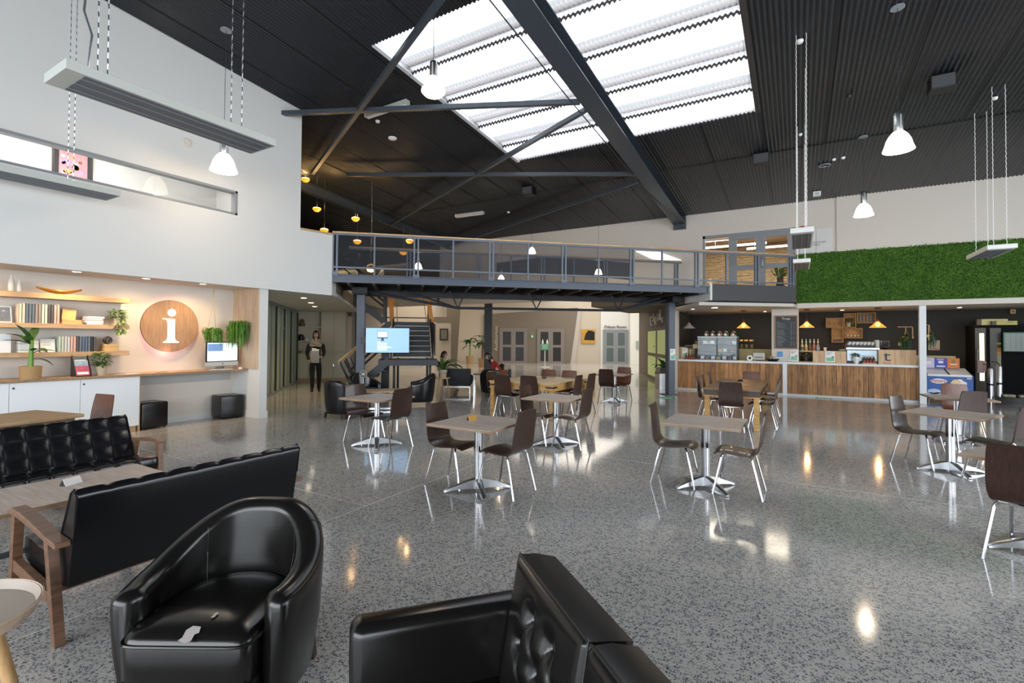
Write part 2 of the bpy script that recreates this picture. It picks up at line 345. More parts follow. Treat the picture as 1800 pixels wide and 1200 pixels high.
# ---- left white wall (upper storey) with the strip window
xw = -9.1
def yz(poly, x0, x1): return [(x0, y, z) for y, z in poly]
wl = MB()
WZ0, WZ1, WY1 = 3.90, 4.35, 5.19
def wslab(mb, poly, x0=xw, d=-.2): mb.extr([(x0, y, z) for y, z in poly], (d, 0, 0))
wslab(wl, [(-6.2, 2.565), (7.37, 2.565), (7.37, 3.94), (6.54, WZ0), (-6.2, WZ0)])
wslab(wl, [(-6.2, WZ1), (6.54, WZ1), (6.54, ceil_z(6.54)+.03), (-6.2, ceil_z(-6.2)+.03)])
wslab(wl, [(WY1, WZ0), (6.54, WZ0), (6.54, WZ1), (WY1, WZ1)]); wslab(wl, [(-6.2, WZ0), (-1.5, WZ0), (-1.5, WZ1), (-6.2, WZ1)])
struct('wall_left', wl, W_WALL)
w1 = MB(); w1.box(xw-.13, -1.5, WZ0, xw+.012, WY1, WZ0+.035).box(xw-.13, -1.5, WZ1-.04, xw+.012, WY1, WZ1).box(xw-.13, WY1-.04, WZ0, xw+.012, WY1, WZ1).box(xw-.13, -1.5, WZ0, xw+.012, -1.46, WZ1)
wn = struct('window_1', w1, ALU)
for y_ in (-1.46, 1.2, 3.86-.0):
    ye = {-1.46: 1.2, 1.2: 3.86, 3.86: WY1-.04}[y_]
    MB().box(xw-.07, y_+.002, WZ0+.035, xw-.06, ye-.002, WZ1-.04).build('pane', GLASS, wn)
# handrail cap of the balustrade wall
MB().extr([(xw-.22, 6.54, 3.90), (xw-.22, 7.37, 3.94), (xw+.02, 7.37, 3.94), (xw+.02, 6.54, 3.90)], (0, 0, .04)).build('coping', HANDR, bpy.data.objects['wall_left'])
# upper room behind the strip window
ur = MB().box(-12.2, -3, 2.95, -12.0, 6.5, 5.6).box(-12.0, -3.2, 2.95, -9.3, -3, 5.6).box(-12.0, 6.34, 2.95, -9.3, 6.54, 5.9)
struct('wall_upstairs', ur, W_WALL); struct('ceiling_upstairs', MB().box(-12.2, -3.2, 5.5, -9.3, 6.5, 5.6), W_WALL)
struct('floor_upstairs', MB().box(-12.2, -6.2, 2.75, -9.3, 7.36, 2.95), W_WALL)
area('upstairs_ceiling_light', (-10.6, 1.5, 5.45), (0, 0, -1), 1.2, 6, 270, (1, .90, .85))
pf = thing('framed_artwork', 'framed pink and orange dot painting seen through the strip window', 'picture', (-11.97, 3.66, 4.87))
_ = MB().box(-.0, -.30, -.32, .03, .30, .32).build('frame', M_('dark_frame', '#2b2420', .4), pf)
_ = MB().box(.03, -.27, -.29, .034, .27, .29).build('mount', M_('black_mount', '#2e2e30', .7), pf)
pa = MB().box(.034, -.21, -.23, .038, .21, .23).build('painting', M_('pink_painting', '#d98a92', .6, var=.35, vs=14), pf)
for i in range(16):
    yy, zz, rr = random.uniform(-.17, .17), random.uniform(-.19, .19), random.uniform(.025, .055)
    mb = MB(); mb.M = Matrix.Translation((.039, yy, zz)) @ Matrix.Rotation(pi/2, 4, 'Y'); mb.lathe([(rr, 0), (rr, .002)], 12)
    mb.build('dot', M_('dot%d' % (i % 4), ['#d59a58', '#b58fc0', '#8a5a3a', '#e8b9c4'][i % 4], .6), pa)
det = MB(); det.M = Matrix.Translation((xw+.002, 4.29, 4.96)) @ Matrix.Rotation(pi/2, 4, 'Y'); det.lathe([(.085, 0), (.085, .012), (.05, .02), (.05, .012), (0, .012)], 20)
one('wall_speaker', det, W_WARM, 'round flush white speaker cover high on the white left wall', 'speaker')
# ---- alcove
ax_ = -10.07
struct('wall_alcove', MB().box(ax_-.15, -4, 0, ax_, 5.9, 2.58), W_WARM)
struct('ceiling_alcove', MB().extr([(xw-.19, -4, 2.582), (xw-.19, 5.8, 2.582), (ax_, 5.8, 2.582), (ax_, -4, 2.582)], (0, 0, .06)), W_WARM)
ep = struct('wall_partition', MB().box(-10.07, 5.72, 0, -9.16, 5.88, 2.58), W_WALL)
MB().box(-10.07, 5.70, .97, -9.2, 5.722, 2.58).build('wood_panel', OAKP, ep)
struct('baseboard_left', MB().box(ax_, -4, 0, ax_+.015, 5.72, .12), W_WALL)
struct('baseboard_partition', MB().box(-10.07, 5.705, 0, -9.145, 5.895, .13), W_WALL)
def downlight(x, y, z, label, r=.055, power=0, to=None, **k):
    t = thing('downlight', label, 'ceiling light', (x, y, z), 0, k.get('group'))
    MB().lathe([(r+.012, 0), (r+.012, -.006), (r, -.008), (r, 0)], 20, cap=False).build('trim_ring', WHITEP, t)
    MB().lathe([(0, -.003), (r, -.003), (r, -.001), (0, -.001)], 20, cap=False).build('lamp_lens', GLOWD, t)
    if power: spot((x, y, z-.03), to or (x-.25, y, 0), power, (1, .68, .36), ang=k.get('ang', 95), blend=1)
    return t
for (y_, lb) in ((1.9, 'recessed downlight in alcove soffit beyond the left picture edge'), (2.95, 'recessed downlight in alcove soffit above the top shelf'), (3.86, 'recessed downlight in alcove soffit left of the round sign'), (4.76, 'recessed downlight in alcove soffit nearest the white partition')):
    downlight(-9.40, y_, 2.58, lb, .055, 62, (-9.95, y_+.05, 1.1), ang=125)
# ---- corridor beyond the partition
pv = [(-9.1, 5.9), (-9.1, 7.37), (-9.54, 7.82), (-13.67, 11.68), (-15.67, 11.17), (-17, 10.5), (-10.1, 5.9)]
struct('ceiling_corridor', MB().prism([(-9.29, 5.88), (-9.29, 7.6), (-9.5, 7.85), (-14.3, 12.9), (-16.2, 11.6), (-10.2, 5.88)], 2.582, 2.64), W_WALL)
struct('trim_1', MB().extr([(-9.5, 7.85, 2.60), (-14.3, 12.9, 2.60), (-14.3, 12.9, 3.05), (-9.5, 7.85, 3.05)], (-.05, -.05, 0)), W_WALL)
struct('trim_2', MB().extr([(-9.1, 7.37, 2.58), (-9.5, 7.85, 2.58), (-9.5, 7.85, 3.0), (-9.1, 7.37, 3.0)], (-.15, 0, 0)), W_WALL)
gd = Vector((-3.58, 3.47, 0)).normalized(); g0 = Vector((-10.25, 5.93, 0)); GL = 7.55
wg = struct('window_2', MB().box(0, -.04, 0, GL, .04, .07).box(0, -.04, 2.5, GL, .04, 2.58), ALU); wg.location = g0; wg.rotation_euler = (0, 0, math.atan2(gd.y, gd.x))
muls = [0, .9, 1.8, 2.55, 3.1, 3.75, 4.4, 5.0, 5.6, 6.2, 6.8, 7.5]
for i, q in enumerate(muls):
    MB().box(q-.03, -.05, .07, q+.03, .05, 2.5).build('mullion', STEELD if i % 2 else ALU, wg)
    if i < len(muls)-1: MB().box(q+.03, -.005, .07, muls[i+1]-.03, .005, 2.5).build('pane', GLASSG, wg)
MB().box(4.4, -.09, 1.85, 4.62, -.045, 1.93).build('door_closer', BRUSH, wg)
# room behind the glass partition
struct('wall_office', MB().extr([(-10.25, 5.7, 0), (-12.5, 3.2, 0), (-19.5, 9.5, 0), (-16.2, 11.6, 0)][::1][1:3]+[(-19.5, 9.5, 2.6), (-12.5, 3.2, 2.6)], (-.1, -.1, 0)), M_('office_wall', '#8f9078', .8))
struct('wall_office_side', MB().extr([(-10.2, 5.88, 0), (-12.5, 3.2, 0), (-12.5, 3.2, 2.6), (-10.2, 5.88, 2.6)], (-.05, 0, 0)).extr([(-19.5, 9.5, 0), (-16.0, 11.5, 0), (-16.0, 11.5, 2.6), (-19.5, 9.5, 2.6)], (-.05, 0, 0)), M_('office_wall', '#8f9078', .8))
struct('ceiling_office', MB().prism([(-10.2, 5.88), (-16.2, 11.6), (-19.5, 9.5), (-12.5, 3.2)], 2.6, 2.65), W_WALL)
area('office_light', (-14.4, 7.4, 2.5), (0, 0, -1), 2, 2, 130, (.95, 1, .85))
for i, (x, y, lb) in enumerate(((534, 523.5, 'nearest'), (546.5, 532, 'middle'), (553, 538.5, 'farthest'))):
    p = at(x, y, 2, 2.58); downlight(p.x, p.y, 2.58, lb+' of three downlights in the corridor soffit', .07, 75, (p.x, p.y, 0), group='corridor downlights')
# cabinet wall across the end of the corridor
c0 = Vector((-15.67, 11.17, 0)); c1 = Vector((-14.72, 12.72, 0)); cdv = (c1-c0).normalized(); cL = (c1-c0).length; crz = math.atan2(cdv.y, cdv.x)
cab = thing('built_in_cupboard', 'built-in cream cupboard wall with open shelves at the corridor end', 'cupboard', c0, crz)
CREAM = M_('cream_laminate', '#c9c2ae', .5)
MB().box(-.6, .3, .1, cL, .36, 2.58).build('back_panel', CREAM, cab)
MB().box(-.3, .0, 0, cL, .34, .1).build('kickboard', OAKS, cab)
sx = .46*cL
for (a_, b_) in ((.0, sx*.5), (sx*.5, sx)): MB().box(a_+.006, -.02, .1, b_-.006, .3, .98).build('door', CREAM, cab, bevel=.004)
MB().box(-.02, -.03, .98, sx, .3, 1.02).build('worktop', CREAM, cab)
for z_ in (1.46, 1.98): MB().box(0, 0, z_, sx, .3, z_+.035).build('shelf', CREAM, cab)
MB().box(sx, -.02, .1, sx+.03, .3, 2.58).build('divider', CREAM, cab); MB().box(-.03, -.02, .98, 0, .3, 2.58).build('divider', CREAM, cab)
for (a_, b_) in ((sx+.03, sx+.45), (sx+.45, sx+.87)):
    for (z0, z1) in ((.1, 1.06), (1.07, 2.58)): MB().box(a_+.003, -.02, z0, b_-.003, .3, z1).build('door', CREAM, cab)
for (a_, z_) in ((sx+.36, 1.12), (sx+.5, 1.12), (sx+.36, 1.0), (sx+.5, 1.0)): MB().box(a_, -.03, z_, a_+.06, -.02, z_+.01).build('handle', BLACK, cab)
def on_cab(u, z, y=.12): return c0+cdv*u+Vector((-cdv.y, cdv.x, 0))*y+Vector((0, 0, z))
mb = MB().lathe([(.0, 0), (.11, 0), (.115, .12), (.09, .2), (.03, .235), (0, .24)], 14); one('black_bag', mb, BLACK, 'black rounded bag on the lower open shelf', 'bag', on_cab(.16, 1.495), crz, smooth=True)
mb = MB().lathe([(0, 0), (.08, 0), (.10, .08), (.07, .14), (.075, .2), (.05, .26), (0, .28)], 12); one('plush_toy', mb, M_('dusty_brown_plush', '#7b5f55', .9, var=.3), 'brown soft toy on the top open shelf', 'toy', on_cab(.2, 2.015), crz, smooth=True)
mb = MB().box(-.04, -.03, 0, .04, .03, .09); one('small_box', mb, WHITEP, 'small pale box beside the black bag', 'box', on_cab(.36, 1.495), crz)
mb = MB()
for i in range(40):
    a = random.uniform(0, 6.28); r_ = random.uniform(.02, .13); mb.tube([(0, 0, .02), (r_*.6*cos(a), r_*.6*sin(a), .08), (r_*cos(a), r_*sin(a), .05+random.uniform(-.02, .05))], [.004, .012, .002], 4)
one('small_fern', mb, GREENL, 'small pale green plant on the corridor cupboard worktop', 'plant', on_cab(.13, 1.02), crz)
# walls right of the cupboard and behind the stairs
struct('wall_stair_left', MB().extr([(-14.6, 12.9, 0), (-17.2, 17.5, 0), (-17.2, 17.5, 5.6), (-14.6, 12.9, 2.66)], (-.15, 0, 0)).extr([(-17.2, 17.5, 0), (-20.5, 26.5, 0), (-20.5, 26.5, 5.5), (-17.2, 17.5, 5.5)], (-.15, 0, 0)), BEIGE)
dfm = Vector((-2.6, 4.6, 0)).normalized(); dz = math.atan2(dfm.y, dfm.x)
d3 = struct('door_3', MB().box(.05, -.12, 0, .18, -.02, 2.95).box(.75, -.12, 0, .85, -.02, 2.3).box(.18, -.12, 2.25, .75, -.02, 2.35), M_('dark_timber_frame', '#3e342b', .6)); d3.location = (-14.6, 12.9, 0); d3.rotation_euler = (0, 0, dz)
MB().box(.18, -.07, 0, .75, -.03, 2.25).build('door_leaf', TAUPE, d3); MB().box(.25, -.1, 1.0, .29, -.07, 1.12).build('handle', BRUSH, d3)
# ================================================================ RIGHT (CAFE) WALL, UPPER STOREY
GX0, GX1, GZ1 = -2.58, -.03, 4.92
wr = MB(); Y0 = 16.3
wr.box(-18.5, Y0+.02, 3.05, -13.3, Y0+.2, 4.1).box(-13.3, Y0, 3.05, GX0, Y0+.2, ceil_z(Y0)+.03).box(GX1, Y0, 2.7, 9.2, Y0+.2, ceil_z(Y0)+.03).box(GX0, Y0, GZ1, GX1, Y0+.2, ceil_z(Y0)+.03).box(.97, Y0-.04, 4.1, 9.2, Y0, ceil_z(Y0-.04)+.0)
struct('wall_right', wr, W_WARM)
struct('wall_dark_left', MB().box(-30, Y0, 4.1, -13.3, Y0+.2, 5.8).box(-30, Y0, 3.0, -18.5, Y0+.2, 4.1).box(-13.34, Y0-.02, 3.05, -13.24, Y0+.2, 5.66), DARKW)
struct('floor_gallery', MB().prism([(-9.3, 6.6), (-9.12, 7.36), (-9.5, 7.86), (-14.3, 12.95), (-16.5, 16.3), (-30, 16.3), (-30, 6.6)], 2.66, 2.95), TAUPE)
struct('wall_upstairs_end', MB().box(-30, 6.34, 2.9, -12.0, 6.54, 6.6), DARKW)
struct('wall_gallery_end', MB().box(-30, 6.5, 2.9, -29.8, 16.4, 6.6), DARKW)
# gallery door and signs on the dark wall
px = at(618, 446, 1, Y0-.02); px2 = at(627, 446, 1, Y0-.02)
d4 = struct('door_4', MB().box(px.x-1.6, Y0-.06, 2.95, px2.x, Y0-.0, 4.9), M_('pale_door', '#b3ab8b', .6))
MB().box(px2.x, Y0-.08, 2.95, px2.x+.08, Y0-.0, 4.98).build('door_jamb', CREAM, d4)
p = at(631.5, 444.5, 1, Y0-.05); hs = thing('fire_sign', 'small red fire sign on the dark gallery wall', 'sign', (p.x, Y0-.03, p.z))
MB().box(-.1, -.02, -.22, .1, 0, .22).build('plate', REDS, hs); MB().box(-.03, -.025, -.1, .03, -.02, .12).build('symbol', PAPER, hs)
# dark grey angular panel seen through the balustrade
q = [at(*p_, 1, Y0-.06) for p_ in ((873, 462), (968, 450), (1112, 462), (1112, 492), (1072, 488), (873, 480))]
struct('trim_3', MB().extr([(v.x, Y0-.06, v.z) for v in q], (0, .06, 0)), M_('dark_grey_panel', '#565a60', .6))
q = [at(*p_, 1, Y0-.05) for p_ in ((1116, 441), (1160, 443), (1198, 457), (1150, 457))]
struct('window_4', MB().extr([(v.x, Y0-.05, v.z) for v in q], (0, .04, 0)), M_('bright_skylight_glass', '#eef2f5', .3, emit=.9))
# interior beyond the balcony doors
BRK = wood('stacked_stone', '#76634c', '#b9a382', 0, 5, .8, 7)
st_w = struct('wall_stone', MB().box(-6.3, 20.9, 3.0, 1.5, 21.1, 5.7), BRK)
for i in range(26):
    z_ = 3.05+i*.1; x_ = -6.2
    while x_ < 1.3:
        w_ = random.uniform(.5, 1.1); MB().box(x_, 20.9-random.uniform(.01, .05), z_, min(x_+w_-.01, 1.4), 20.92, z_+.092).build('stone', BRK, st_w); x_ += w_
struct('wall_meeting_side', MB().box(1.4, 16.5, 3.0, 1.5, 21, 5.7).box(-6.4, 16.5, 3.0, -6.3, 21, 5.7), W_WARM)
struct('ceiling_meeting', MB().box(-6.4, 16.5, 5.35, 1.5, 21, 5.45), M_('warm_timber_ceiling', '#c9a987', .6))
struct('floor_meeting', MB().box(-6.4, 16.5, 2.78, 9, 21, 3.0), TAUPE)
area('meeting_room_light', (-1.5, 18.6, 5.3), (0, 0, -1), 4, 2, 230, (1, .84, .66))
for (x_, y_, L_) in ((-2.0, 17.7, 1.9), (-1.9, 19.0, 2.0), (-.8, 19.9, 1.6)):  # glowing strips stand in for lights reflected in the glass doors
    t = thing('reflected_lamp', 'long white glowing strip imitating a reflected lamp in the upstairs meeting room, '+{1.9: 'nearest the glass doors', 2.0: 'in the middle', 1.6: 'nearest the stone wall'}[L_], 'lamp', (x_, y_, 5.0))
    MB().box(-L_/2, -.05, 0, L_/2, .05, .06).build('housing', WHITEP, t); MB().box(-L_/2, -.045, -.006, L_/2, .045, 0).build('diffuser', M_('cool_diffuser', (1, 1, 1), .4, emit=3.5, ecol=(.97, .93, 1)), t)
    [MB().tube([(q_*L_/3, 0, .06), (q_*L_/3, 0, .35)], .005, 5).build('suspension_wire', BRUSH, t) for q_ in (-1, 1)]
g3 = struct('window_3', MB().box(GX0, Y0+.03, 2.9, GX0+.07, Y0+.13, GZ1).box(GX1-.07, Y0+.03, 2.9, GX1, Y0+.13, GZ1).box(GX0, Y0+.03, GZ1-.08, GX1, Y0+.13, GZ1).box(GX0, Y0+.03, 2.82, GX1, Y0+.13, 2.95), ALU)
x1 = at(1284, 430, 1, Y0+.05).x; x2 = at(1337, 430, 1, Y0+.05).x
MB().box(x1-.05, Y0+.03, 2.95, x1+.05, Y0+.13, GZ1-.08).build('mullion', ALU, g3)
MB().box(GX0+.07, Y0+.07, 2.95, x1-.05, Y0+.08, GZ1-.08).build('pane', GLASS, g3)
for (a_, b_) in ((x1+.05, x2), (x2, GX1-.07)):
    dl = MB().box(a_, Y0+.04, 2.95, a_+.13, Y0+.1, GZ1-.08).box(b_-.13, Y0+.04, 2.95, b_, Y0+.1, GZ1-.08).box(a_+.13, Y0+.04, GZ1-.2, b_-.13, Y0+.1, GZ1-.08).box(a_+.13, Y0+.04, 3.78, b_-.13, Y0+.1, 3.92).box(a_+.13, Y0+.04, 2.95, b_-.13, Y0+.1, 3.08)
    d_ = dl.build('door_leaf', ALU, g3)
    MB().box(a_+.13, Y0+.06, 3.92, b_-.13, Y0+.066, GZ1-.2).build('pane', GLASS, d_); MB().box(a_+.13, Y0+.06, 3.08, b_-.13, Y0+.066, 3.78).build('pane', GLASS, d_)
MB().tube([(x2+.06, Y0, 3.8), (x2+.06, Y0-.03, 3.85), (x2+.06, Y0-.03, 4.05), (x2+.06, Y0, 4.1)], .012, 6).build('handle', BRUSH, g3)
fv = thing('flower_vase', 'dark vase with orange and yellow flowers inside the upstairs doors', 'flower vase', (-.45, 17.6, 3.0))
MB().lathe([(.12, 0), (.14, .3), (.09, .55), (.11, .62)], 14).build('vase', M_('dark_vase', '#3b2f28', .4), fv, smooth=True)
mb = MB(); mb2 = MB()
for i in range(60):
    a = random.uniform(0, 6.28); r_ = random.uniform(.05, .33); z_ = random.uniform(.72, 1.1); mb.tube([(0, 0, .6), (r_*cos(a)*.6, r_*sin(a)*.6, .7), (r_*cos(a), r_*sin(a), z_)], [.004, .008, .02], 4)
    if i % 2: mb2.lathe([(0, -.03), (.035, 0), (0, .03)], 6, (r_*cos(a), r_*sin(a), z_))
mb.build('foliage', GREEN, fv); mb2.build('blossoms', M_('orange_blossom', '#d99a35', .6, var=.4), fv)
# hose-reel cupboard face and its sign
hc = thing('hose_reel_cupboard', 'flush white hose reel cupboard high on the wall right of the glass doors', 'cupboard', (.5, Y0-.005, 4.5))
MB().box(-.42, -.012, -.38, -.02, 0, .32).build('door', W_WALL, hc, bevel=.003); MB().box(-.01, -.012, -.38, .38, 0, .32).build('door', W_WALL, hc, bevel=.003)
text('EXTINGUISHER\nHOSE REEL', .07, 'lettering', M_('grey_lettering', '#55565a', .6), hc, (-.26, -.014, -.11), (pi/2, 0, 0), .001)
rs = thing('fire_sign', 'small red and white fire sign above the hose reel cupboard', 'sign', (.19, Y0-.02, 4.80))
MB().box(-.09, -.02, -.13, .09, 0, .13).build('plate', REDS, rs); MB().box(-.035, -.025, -.06, .035, -.02, .08).build('symbol', PAPER, rs)
# ================================================================ GREEN WALL
gw = thing('green_wall', 'long living green wall of artificial foliage above the cafe', 'green wall', (0, Y0, 2.69))
MB().box(.0, -.06, 0, 6.2, 0, 1.42).build('backing', M_('green_backing', '#2a4a16', .9), gw)
import numpy as np
rg = np.random.default_rng(3); N = 62000
LX = rg.uniform(.0, 6.2, N); LZ = rg.uniform(-.015, 1.43, N); ang = rg.uniform(0, 2*pi, N); ln = rg.uniform(.02, .055, N); wd = ln*.3; out = rg.uniform(.02, .07, N)
dx = np.cos(ang); dz_ = np.sin(ang)-.35
b0 = np.stack([LX, np.full(N, -.055), LZ], 1); dirv = np.stack([dx, -rg.uniform(.2, 1.1, N), dz_], 1); dirv /= np.linalg.norm(dirv, axis=1)[:, None]
side = np.cross(dirv, rg.normal(size=(N, 3))); side /= np.linalg.norm(side, axis=1)[:, None]
V = np.concatenate([b0, b0+dirv*(ln*.5)[:, None]+side*wd[:, None], b0+dirv*ln[:, None], b0+dirv*(ln*.5)[:, None]-side*wd[:, None]], 1).reshape(-1, 3)
me = bpy.data.meshes.new('foliage'); me.vertices.add(N*4); me.vertices.foreach_set('co', V.ravel()); me.loops.add(N*4); me.loops.foreach_set('vertex_index', np.arange(N*4)); me.polygons.add(N); me.polygons.foreach_set('loop_start', np.arange(N)*4); me.update()
GM = M_('green_wall_leaf', '#58822f', .6, var=.5, vs=2.6); me.materials.append(GM)
fo = bpy.data.objects.new('foliage', me); COL.objects.link(fo); fo.parent = gw; fo['kind'] = 'stuff'
# ================================================================ CAFE SHELL
CB = 19.0
struct('ceiling_cafe', MB().prism([(-3.5, 16.25), tuple(st(9.5, .3)[:2]), tuple(st(12.3, .05)[:2]), (0, 16.3), (9.2, 16.3), (9.2, CB), (-3.5, CB)], 2.57, 2.66), W_WARM)
struct('trim_4', MB().box(0, 16.20, 2.555, 9.2, 16.3, 2.69), W_WARM)
struct('wall_cafe_back', MB().box(-3.5, CB, 0, 9.2, CB+.15, 2.6).box(-3.5, 16.6, 0, -3.38, CB, 2.6), CHAR)
struct('wall_cafe_left_jamb', MB().box(-3.55, 16.3, 0, -3.36, 16.6, 2.6), W_WARM)
struct('wall_cafe_pier', MB().box(-.66, 16.72, 0, .05, 16.95, 2.58), W_WARM)
struct('trim_5', MB().box(2.76, 16.28, 0, 2.90, 16.42, 2.60), WHITEC)
struct('wall_screen', MB().box(4.74, 16.2, 0, 5.1, 16.35, 1.72), M_('grey_panel', '#8b8c8a', .6))
# kids' room wall
K0 = Vector((-6.67, 23.6, 0)); K1 = Vector((-3.55, 16.6, 0)); kd = (K1-K0).normalized(); kr = math.atan2(kd.y, kd.x); kL = (K1-K0).length
wk = struct('wall_kids', MB().box(0, 0, 0, kL, .2, 3.02), TAUPE); wk.location = K0; wk.rotation_euler = (0, 0, kr)
def on_k(px_, py_):
    d = _f+_r*((px_-900)/F)-_u*((py_-CY)/F); n = Vector((kd.y, -kd.x, 0)); t = n.dot(K0-Vector((0, 0, HC)))/n.dot(d); p = Vector((0, 0, HC))+d*t; return (p-K0).dot(kd), p.z
u0, zt = on_k(1138, 573); u1, _z1 = on_k(1176, 571); um = (u0+u1)/2
dk = struct('door_5', MB().box(u0, -.04, 0, u0+.1, .0, zt).box(u1-.1, -.04, 0, u1, 0, zt).box(u0, -.04, zt-.1, u1, 0, zt), TAUPE); dk.location = K0; dk.rotation_euler = (0, 0, kr)
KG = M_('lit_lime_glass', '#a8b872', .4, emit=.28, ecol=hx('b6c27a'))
for (a_, b_) in ((u0+.1, um+.05), (um+.05, u1-.1)):
    d_ = MB().box(a_, -.035, 0, a_+.15, -.005, zt-.1).box(b_-.12, -.035, 0, b_, -.005, zt-.1).box(a_+.15, -.035, zt-.24, b_-.12, -.005, zt-.1).box(a_+.15, -.035, .95, b_-.12, -.005, 1.08).box(a_+.15, -.035, 0, b_-.12, -.005, .14).build('door_leaf', M_('taupe_door', '#6b625a', .6), dk)
    MB().box(a_+.15, -.025, .14, b_-.12, -.015, .95).build('pane', KG, d_); MB().box(a_+.15, -.025, 1.08, b_-.12, -.015, zt-.24).build('pane', KG, d_)
MB().tube([(um-.1, -.09, 1.35), (um-.35, -.09, 1.35)], .015, 6).build('handle', BLACK, dk)
ks = thing('wall_lettering', 'pale cut-out letters C3kids above the lime glass door', 'sign', (0, 0, 0)); ks.location = K0; ks.rotation_euler = (0, 0, kr)
ua, za = on_k(1145, 566); ub, zb = on_k(1168, 562)
txt = 'C3Kids'; 
for i, chh in enumerate(txt):
    uu = ua+(ub-ua)*(i+.35)/6; hh = (.62, .5, .52, .5, .62, .45)[i]
    text(chh, hh*.95, 'letter', M_('cream_lettering', '#ddd5c8', .6), ks, (uu, -.03, za+(.02, .14, -.02, .10, .17, .02)[i]), (pi/2, (0, .1, -.12, .1, -.06, .1)[i], 0), .02, 'CENTER', sx=1.35)
struct('ceiling_kids_soffit', MB().prism([(-3.45, 16.5), (-6.6, 24.0), (-7.15, 24.0), (-4.15, 16.5)], 3.02, 3.3), W_WARM)
# ================================================================ FAR HALL
FD = 32.7
def fx_(px_): return (px_-900)/F*FD
def fz(py_, D=FD): return 1.6-(py_-597.3)*D/F
def farbox(name, mt, p0, p1, z0, z1, D=FD, th=.2, parent=None):
    a = cw((p0-900)/F*D, D); b = cw((p1-900)/F*D, D); n = _f0*th
    return struct(name, MB().extr([(a.x, a.y, z0), (b.x, b.y, z0), (b.x, b.y, z1), (a.x, a.y, z1)], (n.x, n.y, 0)), mt, parent)
farbox('wall_far_left', BEIGE, 470, 1003, 0, 6.3); farbox('wall_far_beige', BEIGE, 1003, 1056, 0, 6.3); farbox('wall_far_white', W_WALL, 1056, 1108, 0, 6.3, FD-.05); farbox('wall_far_return', M_('bright_white_wall', '#e2e2da', .7), 1108, 1250, 0, 6.3, FD-.3)
def fpoly(name, mt, pts, D, th, parent=None, **k):
    vs = []
    for (a, b) in pts:
        v = cw((a-900)/F*D, D); vs.append((v.x, v.y, max(0, 1.6-(b-596.3-.0075*(a-900))*D/F)))
    n = _f0*th; mb = MB().extr(vs, (n.x, n.y, 0)); return struct(name, mb, mt, parent, **k) if not k.get('x') else mb
fpoly('wall_auditorium', TAUPE, [(850, 640), (1003, 640), (1016, 541), (850, 553)], FD-.15, .12)
fpoly('trim_6', M_('pale_greige_paint', '#b3aca4', .8), [(1003, 641), (1012, 641), (1022, 541), (1016, 541)], FD-.12, .1)  # greyish strip along the slanted edge of the taupe panel
fpoly('trim_7', TAUPE, [(793, 650), (803, 650), (809, 533), (785, 541), (785, 557), (762, 557), (762, 566), (793, 566)], 27, .15)
fpoly('wall_picture', BEIGE, [(766, 650), (794, 650), (794, 566), (766, 566)], 27.05, .1)
struct('ceiling_far', MB().box(-34, 16.5, 5.55, 9, 42, 5.7), W_WARM)
def far_door(name, p0, p1, ptop, D, pcol, fcol):
    X0 = (p0-900)/F*D; X1 = (p1-900)/F*D; o = bpy.data.objects.new(name, None)
    W = X1-X0; zt_ = 1.6-(ptop-597.3)*D/F; base = cw(X0, D-.02)
    mb = MB().box(0, -.06, 0, .08, 0, zt_).box(W-.08, -.06, 0, W, 0, zt_).box(.08, -.06, zt_-.08, W-.08, 0, zt_)
    o = struct(name, mb, fcol); o.location = base; o.rotation_euler = (0, 0, TH)
    for k in range(2):
        a_ = .08+k*(W-.16)/2+.004; b_ = .08+(k+1)*(W-.16)/2-.004; s_ = .15; h1 = (zt_-.08)*.5
        d_ = MB().box(a_, -.05, 0, a_+s_, -.01, zt_-.08).box(b_-s_, -.05, 0, b_, -.01, zt_-.08).box(a_+s_, -.05, zt_-.08-s_, b_-s_, -.01, zt_-.08).box(a_+s_, -.05, h1-.06, b_-s_, -.01, h1+.1).box(a_+s_, -.05, 0, b_-s_, -.01, .14).build('door_leaf', fcol, o)
        MB().box(a_+s_, -.035, .14, b_-s_, -.02, h1-.06).build('pane', pcol, d_); MB().box(a_+s_, -.035, h1+.1, b_-s_, -.02, zt_-.08-s_).build('pane', pcol, d_)
    return o
DKP = M_('dark_door_panel', '#1d1b19', .35); GRP = M_('grey_green_panel', '#566060', .4); FRM = M_('mauve_grey_frame', '#7a7370', .5); FRM2 = M_('cool_grey_frame', '#80858a', .5)
far_door('door_6', 878, 927, 578, FD-.15, DKP, FRM); far_door('door_7', 944, 992, 578, FD-.15, DKP, FRM); far_door('door_8', 1060, 1104, 579, FD-.05, GRP, FRM2)
def fartext(body, size, px_, py_, D, mt, rot=(pi/2, 0, 0), name='', label='', al='LEFT'):
    v = cw((px_-900)/F*D, D); z_ = 1.6-(py_-597.3)*D/F
    t = thing('wall_lettering', label, 'sign', (v.x, v.y, z_), TH); text(body, size, 'lettering', mt, t, (0, -.03, 0), rot, .012, al); return t
fartext('Auditorium', .36, 872.5, 618, FD-.18, M_('pale_lettering', '#c4beb5', .6), (pi/2, -pi/2, 0), label='pale vertical word Auditorium on the taupe far wall')
fartext('Odeon Room', .27, 1081.5, 574.5, FD-.08, BLACK, label='black words Odeon Room above the grey double door', al='CENTER')
v = cw((1034-900)/F*(FD-.02), FD-.02); pt = thing('far_painting', 'square yellow and black painting on the beige far wall', 'painting', (v.x, v.y, fz(591.5)), TH)
MB().box(-.46, -.06, -.48, .46, 0, .48).build('canvas', M_('ochre_canvas', '#b98a30', .6, var=.35, vs=3), pt)
